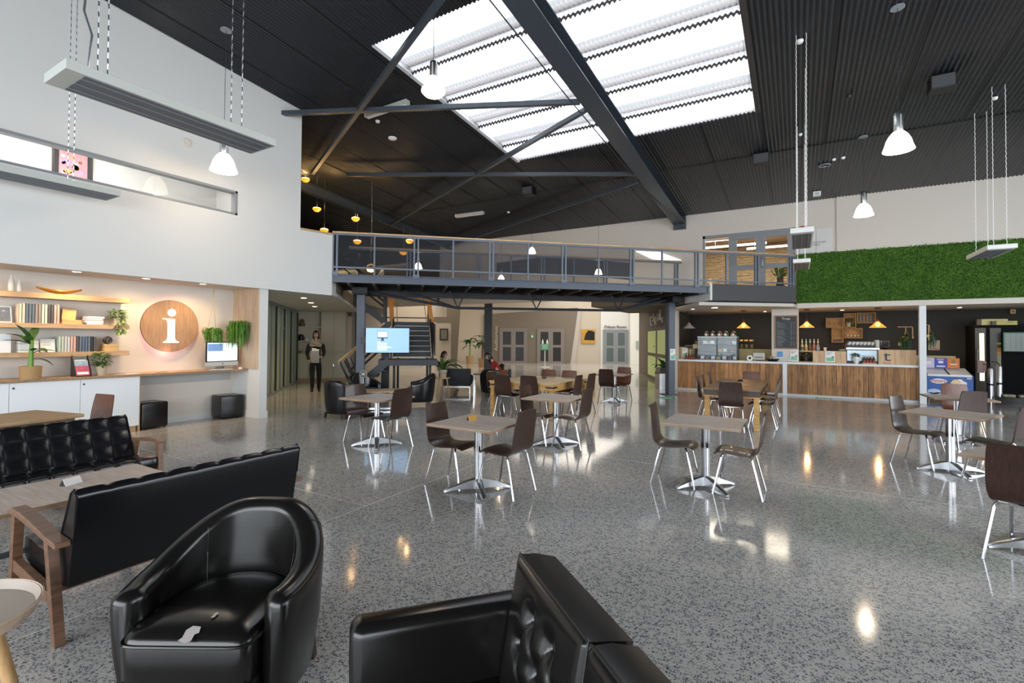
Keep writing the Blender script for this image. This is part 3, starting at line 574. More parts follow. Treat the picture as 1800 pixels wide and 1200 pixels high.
MB().extr([(a_, -.061, b_) for a_, b_ in ((-.3, -.24), (.42, -.26), (.42, .3), (.25, .38), (.0, .40), (-.15, .25), (-.22, .05))], (0, -.008, 0)).build('black_shape', BLACK, pt)
def fsign(px_, py_, D, w_, h_, mt, nm, label, cat='sign'):
    v = cw((px_-900)/F*D, D); t = thing(nm, label, cat, (v.x, v.y, 1.6-(py_-597.3)*D/F), TH); MB().box(-w_/2, -.03, -h_/2, w_/2, 0, h_/2).build('plate', mt, t); return t
s_ = fsign(935.5, 591.5, FD-.16, .22, .36, M_('dull_green_sign', '#4d8060', .6), 'evacuation_sign', 'small green sign between the two dark auditorium doors'); MB().box(-.05, -.035, -.08, .05, -.03, .04).build('symbol', PAPER, s_)
s_ = fsign(780.5, 590, 26.9, .47, .66, BLACK, 'framed_photo', 'dark framed grey photograph on the pale wall behind the palm', 'picture'); MB().box(-.17, -.035, -.26, .17, -.03, .26).build('print', M_('grey_print', '#6a6a5e', .6, var=.4, vs=9), s_)
s_ = fsign(1120.5, 606, FD-.35, .16, .55, M_('grey_notice', '#9aa3a0', .6), 'notice_holder', 'narrow grey notice on the bright wall left of the kids room', 'sign')
# tall dark column in the hall
cx = Vector((-13.79, 20.99, 0)); one('hall_column', MB().box(-.2, -.2, 0, .2, .2, 5.55).box(-.26, -.26, 0, .26, .26, .02), STEELD, 'tall dark steel column standing in the far hall', 'column', cx, TH)
# ================================================================ ROOF STEEL
def ib(mb, p0, p1, h, w, tf=.02):
    """I-section hung below p0-p1"""
    p0 = Vector(p0); p1 = Vector(p1); d = (p1-p0); n = Vector((d.y, -d.x, 0)).normalized()
    for (a, b, ww) in ((0, tf, w), (tf, h-tf, tf), (h-tf, h, w)):
        q = [p0-n*ww/2-_z*a, p0+n*ww/2-_z*a, p0+n*ww/2-_z*b, p0-n*ww/2-_z*b]; mb.extr(q, d)
RS = M_('dark_roof_steel', '#3c434c', .38)
t = thing('roof_beam', 'wide dark steel roof beam crossing under the skylight to the right wall', 'beam', (0, 0, 0))
ib(MB(), (0, 0, 0), (1, 0, 0), .3, .3)
mb = MB(); ib(mb, (-3.27, -6, ceil_z(-6)-.01), (-3.27, 16.28, ceil_z(16.28)-.01), .30, .38); mb.build('girder', RS, t)
MB().box(-3.46, 16.2, 5.2, -3.08, 16.3, 5.62).build('end_plate', RS, t)
mb = MB(); ib(mb, (-12.6, 6.6, ceil_z(6.6)-.01), (-12.6, 16.28, ceil_z(16.28)-.01), .28, .2); one('roof_beam', mb, RS, 'dark steel roof beam over the upstairs gallery', 'beam')
for (a, b, lab) in (((-9.12, 6.1), (-3.47, 8.34), 'long flat roof brace from the white left wall to the main beam'), ((-11.2, 8.4), (-3.6, 4.88), 'diagonal roof brace crossing the skylight corner near the hanging bell lamp'), ((-12.6, 12.7), (-3.47, 8.63), 'diagonal roof brace crossing the far corner of the skylight'), ((-10.39, 8.89), (-3.43, 11.92), 'thin level roof brace beyond the skylight'), ((-12.6, 15.9), (-3.5, 12.35), 'farthest roof brace meeting the end of the main beam')):
    p0 = Vector((*a, ceil_z(a[1])-.27)); p1 = Vector((*b, ceil_z(b[1])-.27)); one('roof_brace', MB().tube([p0, p1], .06, 4), RS, lab, 'brace')
one('conduit_rod', MB().tube([(-3.62, 2, ceil_z(2)-.3), (-3.6, 8, ceil_z(8)-.3), (-3.5, 12.9, ceil_z(12.9)-.3), (-3.2, 16.2, 5.25)], .012, 6), STEELD, 'thin dark conduit running beside the main roof beam', 'conduit')
# ================================================================ BRIDGE
br = thing('footbridge', 'blue-grey steel footbridge with timber handrails crossing the hall', 'bridge', BA, BR)
LB = 9.67
def chan(t0, s0=0, s1=LB, z0=2.87, z1=3.06, sgn=1):
    return MB().box(s0, t0, z0, s1, t0+.02*sgn, z1).box(s0, t0-.05*sgn, z1-.015, s1, t0+.02*sgn, z1).box(s0, t0-.05*sgn, z0, s1, t0+.02*sgn, z0+.015)
chan(.05).build('edge_beam', STEEL, br); chan(1.83, sgn=-1).build('edge_beam', M_('near_black_steel', '#16171a', .6), br)
MB().box(0, .08, 3.0, LB, 1.8, 3.04).build('deck', M_('deck_board', '#55504a', .7), br)
MB().box(.3, 1.60, 2.70, LB, 1.66, 2.86).build('bearer', M_('near_black_steel', '#16171a', .6), br)
jm = MB().box(-.03, .1, 0, .03, 1.8, .15).build('joist', wood('dark_joist', '#2a221c', '#43362a', 1, 4, .6, 8), br); jm.location = (.35, 0, 2.84)
for i in range(1, 17): piece(jm, br, (.35+i*.565, 0, 2.84))
MESH = mixed('perforated_infill', (.07, .075, .085), .80, (.95, .95, .97))
def rail(t0, s0, s1, mesh=True, big=(), thin=()):
    MB().box(s0, t0-.03, 4.0, s1, t0+.05, 4.035).build('timber_handrail', HANDR, br, bevel=.008)
    MB().box(s0, t0-.015, 3.955, s1, t0+.035, 4.0).build('top_rail', RAILM, br); MB().box(s0, t0-.015, 3.2, s1, t0+.03, 3.235).build('bottom_rail', RAILM, br)
    for s_ in big: MB().box(s_-.065, t0-.02, 3.04, s_-.025, t0+.035, 3.96).box(s_+.025, t0-.02, 3.04, s_+.065, t0+.035, 3.96).box(s_-.075, t0-.025, 3.02, s_+.075, t0+.04, 3.10).build('rail_post', RAILM, br)
    for s_ in thin: MB().box(s_-.018, t0-.015, 3.06, s_+.018, t0+.03, 3.96).build('post', RAILM, br)
    if mesh: MB().box(s0, t0+.005, 3.235, s1, t0+.009, 3.955).build('mesh_infill', MESH, br)
rail(.03, 0, 7.4, True, (.06, 1.88, 3.68, 5.53, 7.38), (.93, 2.75, 4.6, 6.46)); rail(.03, 7.4, 12.3, False, (9.26, 11.1, 12.22), (8.24, 10.15))
rail(1.83, .15, 9.9, False, (1.71, 3.62, 5.49, 7.41, 9.73), (2.65, 4.55, 6.43, 8.23))
MB().box(.15, 1.835, 3.235, 7.4, 1.839, 3.955).build('mesh_infill', mixed('perforated_infill_far', (.10, .10, .11), .88, (.95, .95, .95)), br)
bc = struct('trim_8', MB().box(9.68, -.02, 2.68, 12.3, .06, 3.13), CHAR2); bc.location = BA; bc.rotation_euler = (0, 0, BR)
bl = struct('trim_9', MB().box(9.62, -.03, 2.68, 9.68, 1.2, 3.13), W_WALL); bl.location = BA; bl.rotation_euler = (0, 0, BR)
struct('floor_balcony', MB().prism([tuple(st(9.68, .06)[:2]), tuple(st(12.3, .06)[:2]), (0, 16.3), (-3.0, 16.3), tuple(st(9.6, 1.85)[:2])], 2.86, 3.0), TAUPE)
tr = thing('bridge_truss', 'dark tubular truss with v-shaped struts hanging under the footbridge', 'truss', BA, BR); TT = 1.3
bot = [(.55, 2.80), (3.0, 2.42), (5.16, 2.43), (7.58, 2.44), (9.6, 2.88)]
MB().tube([(a, TT, b) for a, b in bot], .035, 8).build('bottom_chord', STEELD, tr)
MB().tube([(1.6, TT, 2.84), (3.0, TT, 2.42)], .028, 6).build('end_strut', STEELD, tr); MB().tube([(7.58, TT, 2.44), (8.9, TT, 2.84)], .028, 6).build('end_strut', STEELD, tr)
for a, b in bot[1:4]: MB().tube([(a-.22, TT, 2.87), (a, TT, b), (a+.22, TT, 2.87)], .028, 6).build('v_strut', STEELD, tr)
def post(s_, t_, lab):
    o = thing('bridge_column', lab, 'column', st(s_, t_), BR)
    MB().box(-.1, -.1, 0, .1, -.085, 2.7).box(-.1, .085, 0, .1, .1, 2.7).box(-.012, -.09, 0, .012, .09, 2.7).build('shaft', STEEL, o)
    MB().box(-.09, -.105, 0, .09, .105, 2.7).build('web_casing', STEEL, o)
    MB().box(-.22, -.2, 0, .22, .2, .02).build('base_plate', STEEL, o); MB().box(-.18, -.45, 2.7, .18, .3, 2.86).build('head_bracket', M_('near_black_steel', '#16171a', .6), o); return o
post(.53, 1.3, 'blue-grey steel column carrying the left end of the bridge'); post(9.27, 1.4, 'blue-grey steel column beside the cafe counter'); 
# ================================================================ STAIRCASE
sc_ = thing('steel_staircase', 'dark steel staircase with landings behind the television', 'staircase', BA, BR)
MB().box(.95, 1.55, .88, 2.5, 2.62, 1.03).build('lower_landing', STEELD, sc_); MB().box(1.25, 4.5, 2.02, 2.5, 5.7, 2.14).box(.85, 4.5, 2.02, 1.25, 5.7, 2.14).build('upper_landing', STEELD, sc_)
NOSE = M_('pale_nosing', '#d5d6d8', .4)
for i in range(7):
    z_ = 1.05+i*.155; t_ = 2.62+i*.27
    b = MB().box(1.28, t_, z_, 2.38, t_+.3, z_+.035).build('tread', STEELD, sc_); MB().box(1.30, t_-.012, z_+.008, 2.36, t_+.012, z_+.03).build('nosing', NOSE, b)
    MB().box(1.28, t_+.27, z_+.03, 2.38, t_+.285, z_+.16).build('shaded_riser_gap', BLACK, sc_)  # black sheet stands in for the shade between open treads
for s_ in (1.22, 2.40):
    MB().extr([(s_, 2.5, .9), (s_, 2.5, 1.15), (s_, 4.6, 2.25), (s_, 4.6, 1.98)], (.04, 0, 0)).build('stringer', STEELD, sc_)
MB().extr([(2.46, 2.6, 1.1), (2.46, 2.6, 2.0), (2.46, 3.9, 2.12), (2.46, 4.5, 2.1), (2.46, 4.5, 1.9)], (.03, 0, 0)).build('guard_panel', CHAR2, sc_)
MB().extr([(1.22, 3.0, 1.35), (1.22, 4.5, 2.35), (1.22, 4.5, 2.3), (1.22, 3.0, 1.3)], (-.04, 0, 0)).build('timber_handrail', HANDR, sc_)
for (t_, nm) in ((1.6, 'stringer'), (2.55, 'stringer')):
    MB().extr([(.0, t_, .0), (.25, t_, 0), (1.2, t_, .88), (1.2, t_, 1.12), (.0, t_, .12)], (0, .04, 0)).build(nm, STEELD, sc_)
    for (o_, r_) in ((.38, .02), (.55, .02)): MB().tube([(.2, t_, .2+o_-.02), (1.1, t_, 1.03+o_)], r_, 6).build('mid_rail', STEELD, sc_)
    MB().tube([(-.05, t_, .98), (1.1, t_, 1.03+.98)], .025, 8).build('timber_handrail', HANDR, sc_)
    MB().tube([(-.05, t_, .98), (-.12, t_, .98), (-.18, t_, .93), (-.16, t_, .87)], .02, 8).build('rail_scroll', BRUSH, sc_)
    MB().tube([(.0, t_, .97), (.3, t_, .32)], .03, 6).tube([(.14, t_, 1.08), (.42, t_, .45)], .02, 6).build('newel', STEELD, sc_)
for i in range(6): MB().box(.12+i*.19, 1.64, .13+i*.15, .38+i*.19, 2.55, .16+i*.15).build('tread', STEELD, sc_)
MB().box(.98, 2.5, 0, 1.2, 2.62, 2.05).build('newel_post', STEELD, sc_); 
for q_ in ((1.3, 2.45, .9), (2.3, 2.45, .9), (1.36, 4.6, 2.05), (2.3, 4.6, 2.05)): MB().box(q_[0], q_[1], 0, q_[0]+.07, q_[1]+.07, q_[2]).build('support_post', STEELD, sc_)
for t_ in (4.6, 5.6):
    MB().extr([(.95, t_, 2.02), (.95, t_, 2.26), (-.35, t_, 3.3), (-.35, t_, 3.02)], (0, .05, 0)).build('stringer', STEELD, sc_)
    for o_ in (.42, .6): MB().tube([(.95, t_, 2.2+o_), (-.3, t_, 3.2+o_)], .022, 6).build('mid_rail', STEELD, sc_)
    MB().tube([(.95, t_, 3.12), (-.3, t_, 4.15)], .028, 6).build('upper_handrail', STEELD, sc_)
for i in range(6): MB().box(.65-i*.2, 4.65, 2.27+i*.155, .92-i*.2, 5.6, 2.3+i*.155).build('tread', STEELD, sc_)
for (s_, t_) in ((.95, 4.62), (.95, 5.6), (2.4, 5.6)): MB().box(s_-.04, t_-.03, 2.1, s_+.04, t_+.03, 3.12).build('rail_post', STEELD, sc_)
MB().box(.95, 5.58, 3.05, 2.4, 5.62, 3.1).box(.95, 5.58, 2.3, 2.4, 5.62, 2.34).build('landing_rail', STEELD, sc_)
ORG = M_('orange_panel', '#c07a28', .5, var=.1)
op = thing('orange_fin', 'orange slanted fin rising from the stair landing, nearer the television', 'fin', BA, BR); MB().extr([(1.12, 4.62, 2.14), (1.26, 4.62, 2.14), (1.2, 4.62, 3.15), (1.06, 4.62, 3.15)], (0, .04, 0)).build('panel', ORG, op)
MB().tube([(1.36, 4.62, 2.14), (1.32, 4.62, 3.15)], .012, 6).build('brass_rod', M_('brass', '#c79a3c', .25, 1), op)
op = thing('orange_fin', 'orange slanted fin rising from the stair landing, farther right', 'fin', BA, BR); MB().extr([(2.4, 4.62, 2.14), (2.54, 4.62, 2.14), (2.38, 4.62, 3.15), (2.24, 4.62, 3.15)], (0, .04, 0)).build('panel', ORG, op)
MB().tube([(2.3, 4.62, 2.14), (2.16, 4.62, 3.15)], .012, 6).build('brass_rod', M_('brass', '#c79a3c', .25, 1), op)
# ================================================================ OUTER SHELL OUT OF VIEW
wb = MB().box(-9.3, -6.2, 0, -8, -6.0, 7.6).box(6, -6.2, 0, 9.2, -6, 7.6).box(-8, -6.2, 4.2, 6, -6, 7.6).box(-8, -6.2, 0, 6, -6, .3); struct('wall_back', wb, W_WALL)
mb = MB()
for x_ in (-8, -5.2, -2.4, .4, 3.2, 5.92): mb.box(x_, -6.14, .3, x_+.08, -6.04, 4.2)
struct('window_5', mb, ALU)
ws = MB().box(9.0, -6.2, 0, 9.2, -.5, 7.6).box(9.0, 12.5, 0, 9.2, 19.2, 7.6).box(9.0, -.5, 4.6, 9.2, 12.5, 7.6).box(9.0, -.5, 0, 9.2, 12.5, .6); struct('wall_side', ws, W_WALL)
mb = MB()
for y_ in (-.5, 2.7, 5.95, 9.2, 12.42): mb.box(9.05, y_, .6, 9.15, y_+.08, 4.6)
struct('window_6', mb, ALU)
struct('wall_outer_left', MB().box(-10.3, -6.2, 0, -10.2, -4, 3).box(-34, 6, 0, -33.8, 42, 6).box(-34, 41.8, 0, 9, 42, 6), W_WARM)
# ================================================================ FURNITURE
def loft(path, w, th, n=9, dish=0.0):
    """thin bent sheet: path of (y,z), half widths w, cross curvature dish"""
    m = len(path); nr = []
    for i in range(m):
        a = Vector(path[max(0, i-1)]); b = Vector(path[min(m-1, i+1)]); d = (b-a).normalized(); nr.append(Vector((-d.y, d.x)))
    top = []; bot = []
    for i, (y, z) in enumerate(path):
        r0 = []; r1 = []
        for k in range(n):
            u = -1+2*k/(n-1); o = dish*(u*u)
            r0.append((u*w[i], y+nr[i].x*(o+th/2), z+nr[i].y*(o+th/2))); r1.append((u*w[i], y+nr[i].x*(o-th/2), z+nr[i].y*(o-th/2)))
        top.append(r0); bot.append(r1)
    mb = MB(); rows = [t+b[::-1] for t, b in zip(top, bot)]; mb.grid(rows, True)
    L_ = 2*n; mb.f.append(tuple(range(L_))); mb.f.append(tuple((m-1)*L_+k for k in range(L_))[::-1]); return mb
def smooth_path(pts, k=4):
    out = []
    for i in range(len(pts)-1):
        p0 = Vector(pts[max(0, i-1)]); p1 = Vector(pts[i]); p2 = Vector(pts[i+1]); p3 = Vector(pts[min(len(pts)-1, i+2)])
        for j in range(k):
            t = j/k; out.append(.5*((2*p1)+(p2-p0)*t+(2*p0-5*p1+4*p2-p3)*t*t+(3*p1-p0-3*p2+p3)*t**3))
    out.append(Vector(pts[-1])); return out
# --- cafe chair: bent walnut ply shell on four chrome legs (faces +y)
def make_chair(mt=PLY):
    t = thing('cafe_chair', 'x', 'chair')
    ctl = [(.235, .415, .165), (.215, .437, .185), (.17, .452, .2), (.08, .447, .2), (-.02, .437, .195), (-.10, .437, .19), (-.155, .452, .19), (-.187, .49, .195), (-.2, .55, .20), (-.212, .65, .198), (-.228, .76, .19), (-.243, .85, .178), (-.247, .872, .165)]
    pp = smooth_path([(a, b, c) for a, b, c in ctl], 3)
    loft([(q.x, q.y) for q in pp], [q.z for q in pp], .013, 9, .012).build('shell', mt, t, smooth=True)
    for sx_ in (-1, 1):
        for (y0, y1, yo) in ((.13, .23, 1), (-.12, -.235, -1)):
            MB().tube([(sx_*.06, y0*.9, .424), (sx_*.15, y0, .424), (sx_*.175, y0+.012*yo, .405), (sx_*.182, y0+.02*yo, .38), (sx_*.215, y1, 0)], .0115, 8).build('leg', CHROME, t, smooth=True)
    MB().box(-.11, -.13, .412, .11, .14, .428).build('seat_bracket', CHROME, t)
    return t
chair0 = make_chair(); chairM = make_chair(PLYM); used = set()
def chair(x, y, rz, label, group='walnut cafe chairs', mid=False):
    src = chairM if mid else chair0; k = id(src)
    if k not in used:
        used.add(k); src.location = (x, y, 0); src.rotation_euler = (0, 0, rz); src['label'] = label; src['group'] = group; return src
    return dup(src, (x, y, 0), rz, label, group)
FX, FNX, FY, FNY = -pi/2, pi/2, 0, pi          # facing +x, -x, +y, -y
# --- pedestal table
def make_table(sx_=.78, sy_=.78):
    t = thing('pedestal_table', 'x', 'table')
    MB().box(-sx_/2, -sy_/2, .694, sx_/2, sy_/2, .72).build('tabletop', OAKG, t, bevel=.002)
    MB().box(-sx_/2-.0015, -sy_/2-.0015, .696, sx_/2+.0015, sy_/2+.0015, .7165).build('edge_band', OAKE, t)
    MB().lathe([(.038, .05), (.038, .685)], 20).build('column', CHROME, t, smooth=True)
    for a in (0, pi/2): MB().tube([(cos(a)*.034, sin(a)*.034, .05), (cos(a)*.034, sin(a)*.034, .69)], .014, 8).tube([(-cos(a)*.034, -sin(a)*.034, .05), (-cos(a)*.034, -sin(a)*.034, .69)], .014, 8).build('column_rib', BRUSH, t, smooth=True)
    MB().box(-.16, -.16, .68, .16, .16, .694).build('mounting_plate', BLACK, t)
    for k in range(4):
        a = pi/4+k*pi/2; mb = MB(); rows = []
        for (r_, w_, z0, z1) in ((.02, .038, .02, .13), (.10, .035, .028, .115), (.2, .032, .026, .085), (.29, .028, .018, .055), (.345, .026, .006, .035), (.365, .022, .006, .022)):
            rows.append([Vector((r_, -w_, z0)), Vector((r_, w_, z0)), Vector((r_, w_*.9, z1-.008)), Vector((r_, w_*.45, z1)), Vector((r_, -w_*.45, z1)), Vector((r_, -w_*.9, z1-.008))])
        rm = Matrix.Rotation(a, 3, 'Z'); mb.grid([[rm@v for v in q] for q in rows], True); mb.f.append((0, 1, 2, 3, 4, 5)); mb.f.append(tuple(30+q for q in (5, 4, 3, 2, 1, 0)))
        b = mb.build('foot', BRUSH, t, smooth=True); MB().lathe([(.018, 0), (.018, .008)], 10, (.34*cos(a), .34*sin(a), 0)).build('glide', BLACK, b)
    return t
table0 = make_table(); tu = [False]
def table(x, y, rz, label, sz=None):
    if not tu[0]:
        tu[0] = True; table0.location = (x, y, 0); table0.rotation_euler = (0, 0, rz); table0['label'] = label; table0['group'] = 'pedestal cafe tables'; return table0
    t = dup(table0, (x, y, 0), rz, label, 'pedestal cafe tables')
    return t
table(-.87, 5.67, 0, 'pedestal table in the middle foreground, between the two single chairs, right of centre')
chair(-1.19, 5.69, FX+.04, 'dark walnut chair facing right at the table right of centre')
chair(-.53, 5.66, FNX-.02, 'dark walnut chair facing left at the table right of centre')
table(-2.92, 4.27, 0, 'nearest pedestal table left of centre with a gold table tent')
chair(-3.30, 4.34, FX+.03, 'walnut chair facing right at the table with the gold tent')
chair(-2.64, 4.38, FNX-.05, 'walnut chair seen from behind at the table with the gold tent')
table(-3.18, 6.73, 0, 'pedestal table in front of the pale rustic table, no tent on it')
chair(-3.47, 6.74, FX, 'walnut chair left of the plain pedestal table before the rustic pine table')
chair(-2.92, 6.77, FNX-.04, 'walnut chair right of the plain pedestal table before the rustic pine table')
table(-5.43, 5.25, 0, 'pedestal table farthest left of the floor tables, before the tub chairs')
chair(-5.77, 5.32, FX-.12, 'reddish walnut chair left of the leftmost floor table', mid=False)
chair(-5.17, 5.27, FNX-.06, 'walnut chair with its back turned at the right of the leftmost floor table')
table(-4.07, 12.1, 0, 'small distant pedestal table between the pine table and the steel column')
chair(-4.1, 11.83, FY, 'distant walnut chair seen from behind at the far small table')
chair(-4.0, 12.5, FNY, 'reddish walnut chair behind the far small table', mid=True)
table(1.64, 7.97, R(-28), 'pedestal table at the right with a pale oak top set askew')
chair(1.37, 8.16, FX+R(-30), 'walnut chair facing right at the askew table on the right')
chair(1.99, 7.78, FNX+R(-28), 'walnut chair at the right picture edge facing the askew table')
table(1.63, 5.27, R(-30), 'nearest table at the right picture edge, mostly hidden by the large chair')
chair(1.49, 4.96, R(-34), 'large dark chair seen from behind at the right picture edge')
table(2.22, 10.35, R(4), 'far right pedestal table before the blue freezer')
chair(2.17, 9.97, R(26), 'dark chair seen from behind at the table before the blue freezer')
chair(2.42, 11.0, FNY+.2, 'reddish chair behind the table before the blue freezer', mid=True)
def tent(x, y, z, rz, mt1, mt2, label, w_=.1, h_=.045, nm='table_tent'):
    t = thing(nm, label, 'table sign', (x, y, z), rz)
    MB().extr([(-w_/2, -.03, 0), (-w_/2, 0, h_), (-w_/2, 0, h_-.003), (-w_/2, -.027, 0)], (w_, 0, 0)).build('front_face', mt1, t)
    MB().extr([(-w_/2, .03, 0), (-w_/2, 0, h_), (-w_/2, 0, h_-.003), (-w_/2, .027, 0)], (w_, 0, 0)).build('rear_face', mt2, t)
    MB().extr([(-w_/2, -.028, 0), (-w_/2, .028, 0), (-w_/2, 0, h_-.002)], (.002, 0, 0)).build('end_gusset', BLACK, t); return t
GOLD = M_('gold_card', '#c99a4c', .35, .3)
tent(-3.05, 4.33, .72, R(62), GOLD, BLACK, 'small gold and black tent sign on the nearest left pedestal table')
# --- rustic tables
def rustic(x, y, sx_, sy_, mt, label, apm, rz=0):
    t = thing('rustic_table', label, 'table', (x, y, 0), rz); n = max(5, int(round(sy_/.15))) if sx_ > 1.2 else 7
    if sx_ > 1.2:
        for k in range(n):
            y0 = -sy_/2+sy_*k/n; q = random.uniform(-.3, .3)
            for (a, b) in ((-sx_/2, q), (q, sx_/2)): MB().box(a+.002, y0+.003, .70, b-.002, y0+sy_/n-.003, .722+random.uniform(-.002, .003)).build('plank', mt, t)
    else:
        for k in range(6):
            x0 = -sx_/2+sx_*k/6; ys_ = sorted([-sy_/2, sy_/2]+[random.uniform(-sy_/2+.3, sy_/2-.3) for _ in range(3)])
            for a, b in zip(ys_, ys_[1:]): MB().box(x0+.002, a+.003, .70, x0+sx_/6-.002, b-.003, .722+random.uniform(-.002, .003)).build('plank', mt, t)
    for (x0, y0, x1, y1) in ((-sx_/2+.02, -sy_/2+.015, sx_/2-.02, -sy_/2+.045), (-sx_/2+.02, sy_/2-.045, sx_/2-.02, sy_/2-.015), (-sx_/2+.015, -sy_/2+.045, -sx_/2+.045, sy_/2-.045), (sx_/2-.045, -sy_/2+.045, sx_/2-.015, sy_/2-.045)):
        MB().box(x0, y0, .60, x1, y1, .698).build('apron', apm, t); MB().box(min(x0, x1)-.012, min(y0, y1)-.012, .575, max(x0, x1)+.012, max(y0, y1)+.012, .598).build('ledge', PINE, t)
    for a in (-1, 1):
        for b in (-1, 1):
            cx_, cy_ = a*(sx_/2-.07), b*(sy_/2-.07); MB().box(cx_-.045, cy_-.045, 0, cx_+.045, cy_+.045, .575).build('leg', PINE, t, bevel=.004)
            MB().box(a*(sx_/2-.015)-.17*(a > 0), b*(sy_/2-.012)-.004, .63, a*(sx_/2-.015)+.17*(a < 0), b*(sy_/2-.012)+.004, .66).build('iron_strap', BLACK, t)
            MB().box(a*(sx_/2-.012)-.004, b*(sy_/2-.015)-.17*(b > 0), .63, a*(sx_/2-.012)+.004, b*(sy_/2-.015)+.17*(b < 0), .66).build('iron_strap', BLACK, t)
    return t
rustic(-4.87, 9.5, 1.52, 1.8, RTOP, 'square rustic pine table with black iron straps, left of centre', PINE)
tent(-4.9, 9.75, .724, R(20), BLACK, BLACK, 'small black tent sign on the square pine table')
g1 = 'chairs around the square pine table'
chair(-5.22, 8.72, FY, 'walnut chair on the near side of the square pine table, left one', g1); chair(-4.63, 8.76, FY+.03, 'walnut chair on the near side of the square pine table, right one', g1)
chair(-4.12, 9.3, FNX, 'walnut chair on the right side of the square pine table, nearer one', g1); chair(-4.08, 9.95, FNX-.06, 'walnut chair on the right side of the square pine table, farther one', g1)
chair(-5.2, 10.35, FNY, 'reddish chair behind the square pine table, left of two', g1, True); chair(-4.62, 10.3, FNY+.05, 'reddish chair behind the square pine table, right of two', g1, True)
chair(-5.72, 9.75, FX, 'reddish chair behind the left corner of the square pine table', g1, True); chair(-5.68, 9.15, FX+.05, 'walnut chair at the left side of the square pine table, nearest the tub chair', g1)
rustic(-1.03, 10.9, .96, 2.66, RTOP2, 'long reclaimed wood table in front of the cafe counter', wood('dark_apron', '#463528', '#6b513a', 0, 3, .6, 8))
tent(-1.05, 11.5, .724, R(35), BLACK, BLACK, 'small black tent sign on the long reclaimed wood table')
g2 = 'chairs around the long reclaimed table'
chair(-1.02, 9.55, FY+.05, 'dark chair seen from behind at the near end of the long table', g2); chair(-.93, 12.55, FNY, 'reddish chair at the far end of the long table', g2, True)
chair(-1.5, 10.45, FX, 'walnut chair on the left side of the long table, nearest', g2); chair(-1.5, 11.1, FX+.05, 'walnut chair on the left side of the long table, second from the near end', g2); chair(-1.5, 12.0, FX, 'walnut chair on the left side of the long table, farthest', g2)
chair(-.55, 10.15, FNX, 'dark walnut chair on the right side of the long table, nearest', g2); chair(-.55, 10.95, FNX+.05, 'walnut chair on the right side of the long table, middle', g2); chair(-.55, 11.9, FNX, 'walnut chair on the right side of the long table, farthest', g2)
# --- wooden table and chair behind the left sofa
lt = thing('dining_table', 'oak-topped square table behind the tufted sofa at the left edge', 'table', (-7.15, 1.62, 0), R(12))
MB().box(-.42, -.55, .70, .42, .55, .735).build('tabletop', OAKS, lt, bevel=.003)
MB().box(-.36, -.49, .62, .36, .49, .70).build('apron', OAKE, lt)
for a in (-.34, .34):
    for b in (-.46, .46): MB().box(a-.03, b-.03, 0, a+.03, b+.03, .70).build('leg', OAKE, lt)
chair(-7.5, 2.42, FNY+R(10), 'walnut chair before the white cabinets behind the left sofa', 'walnut cafe chairs', True)
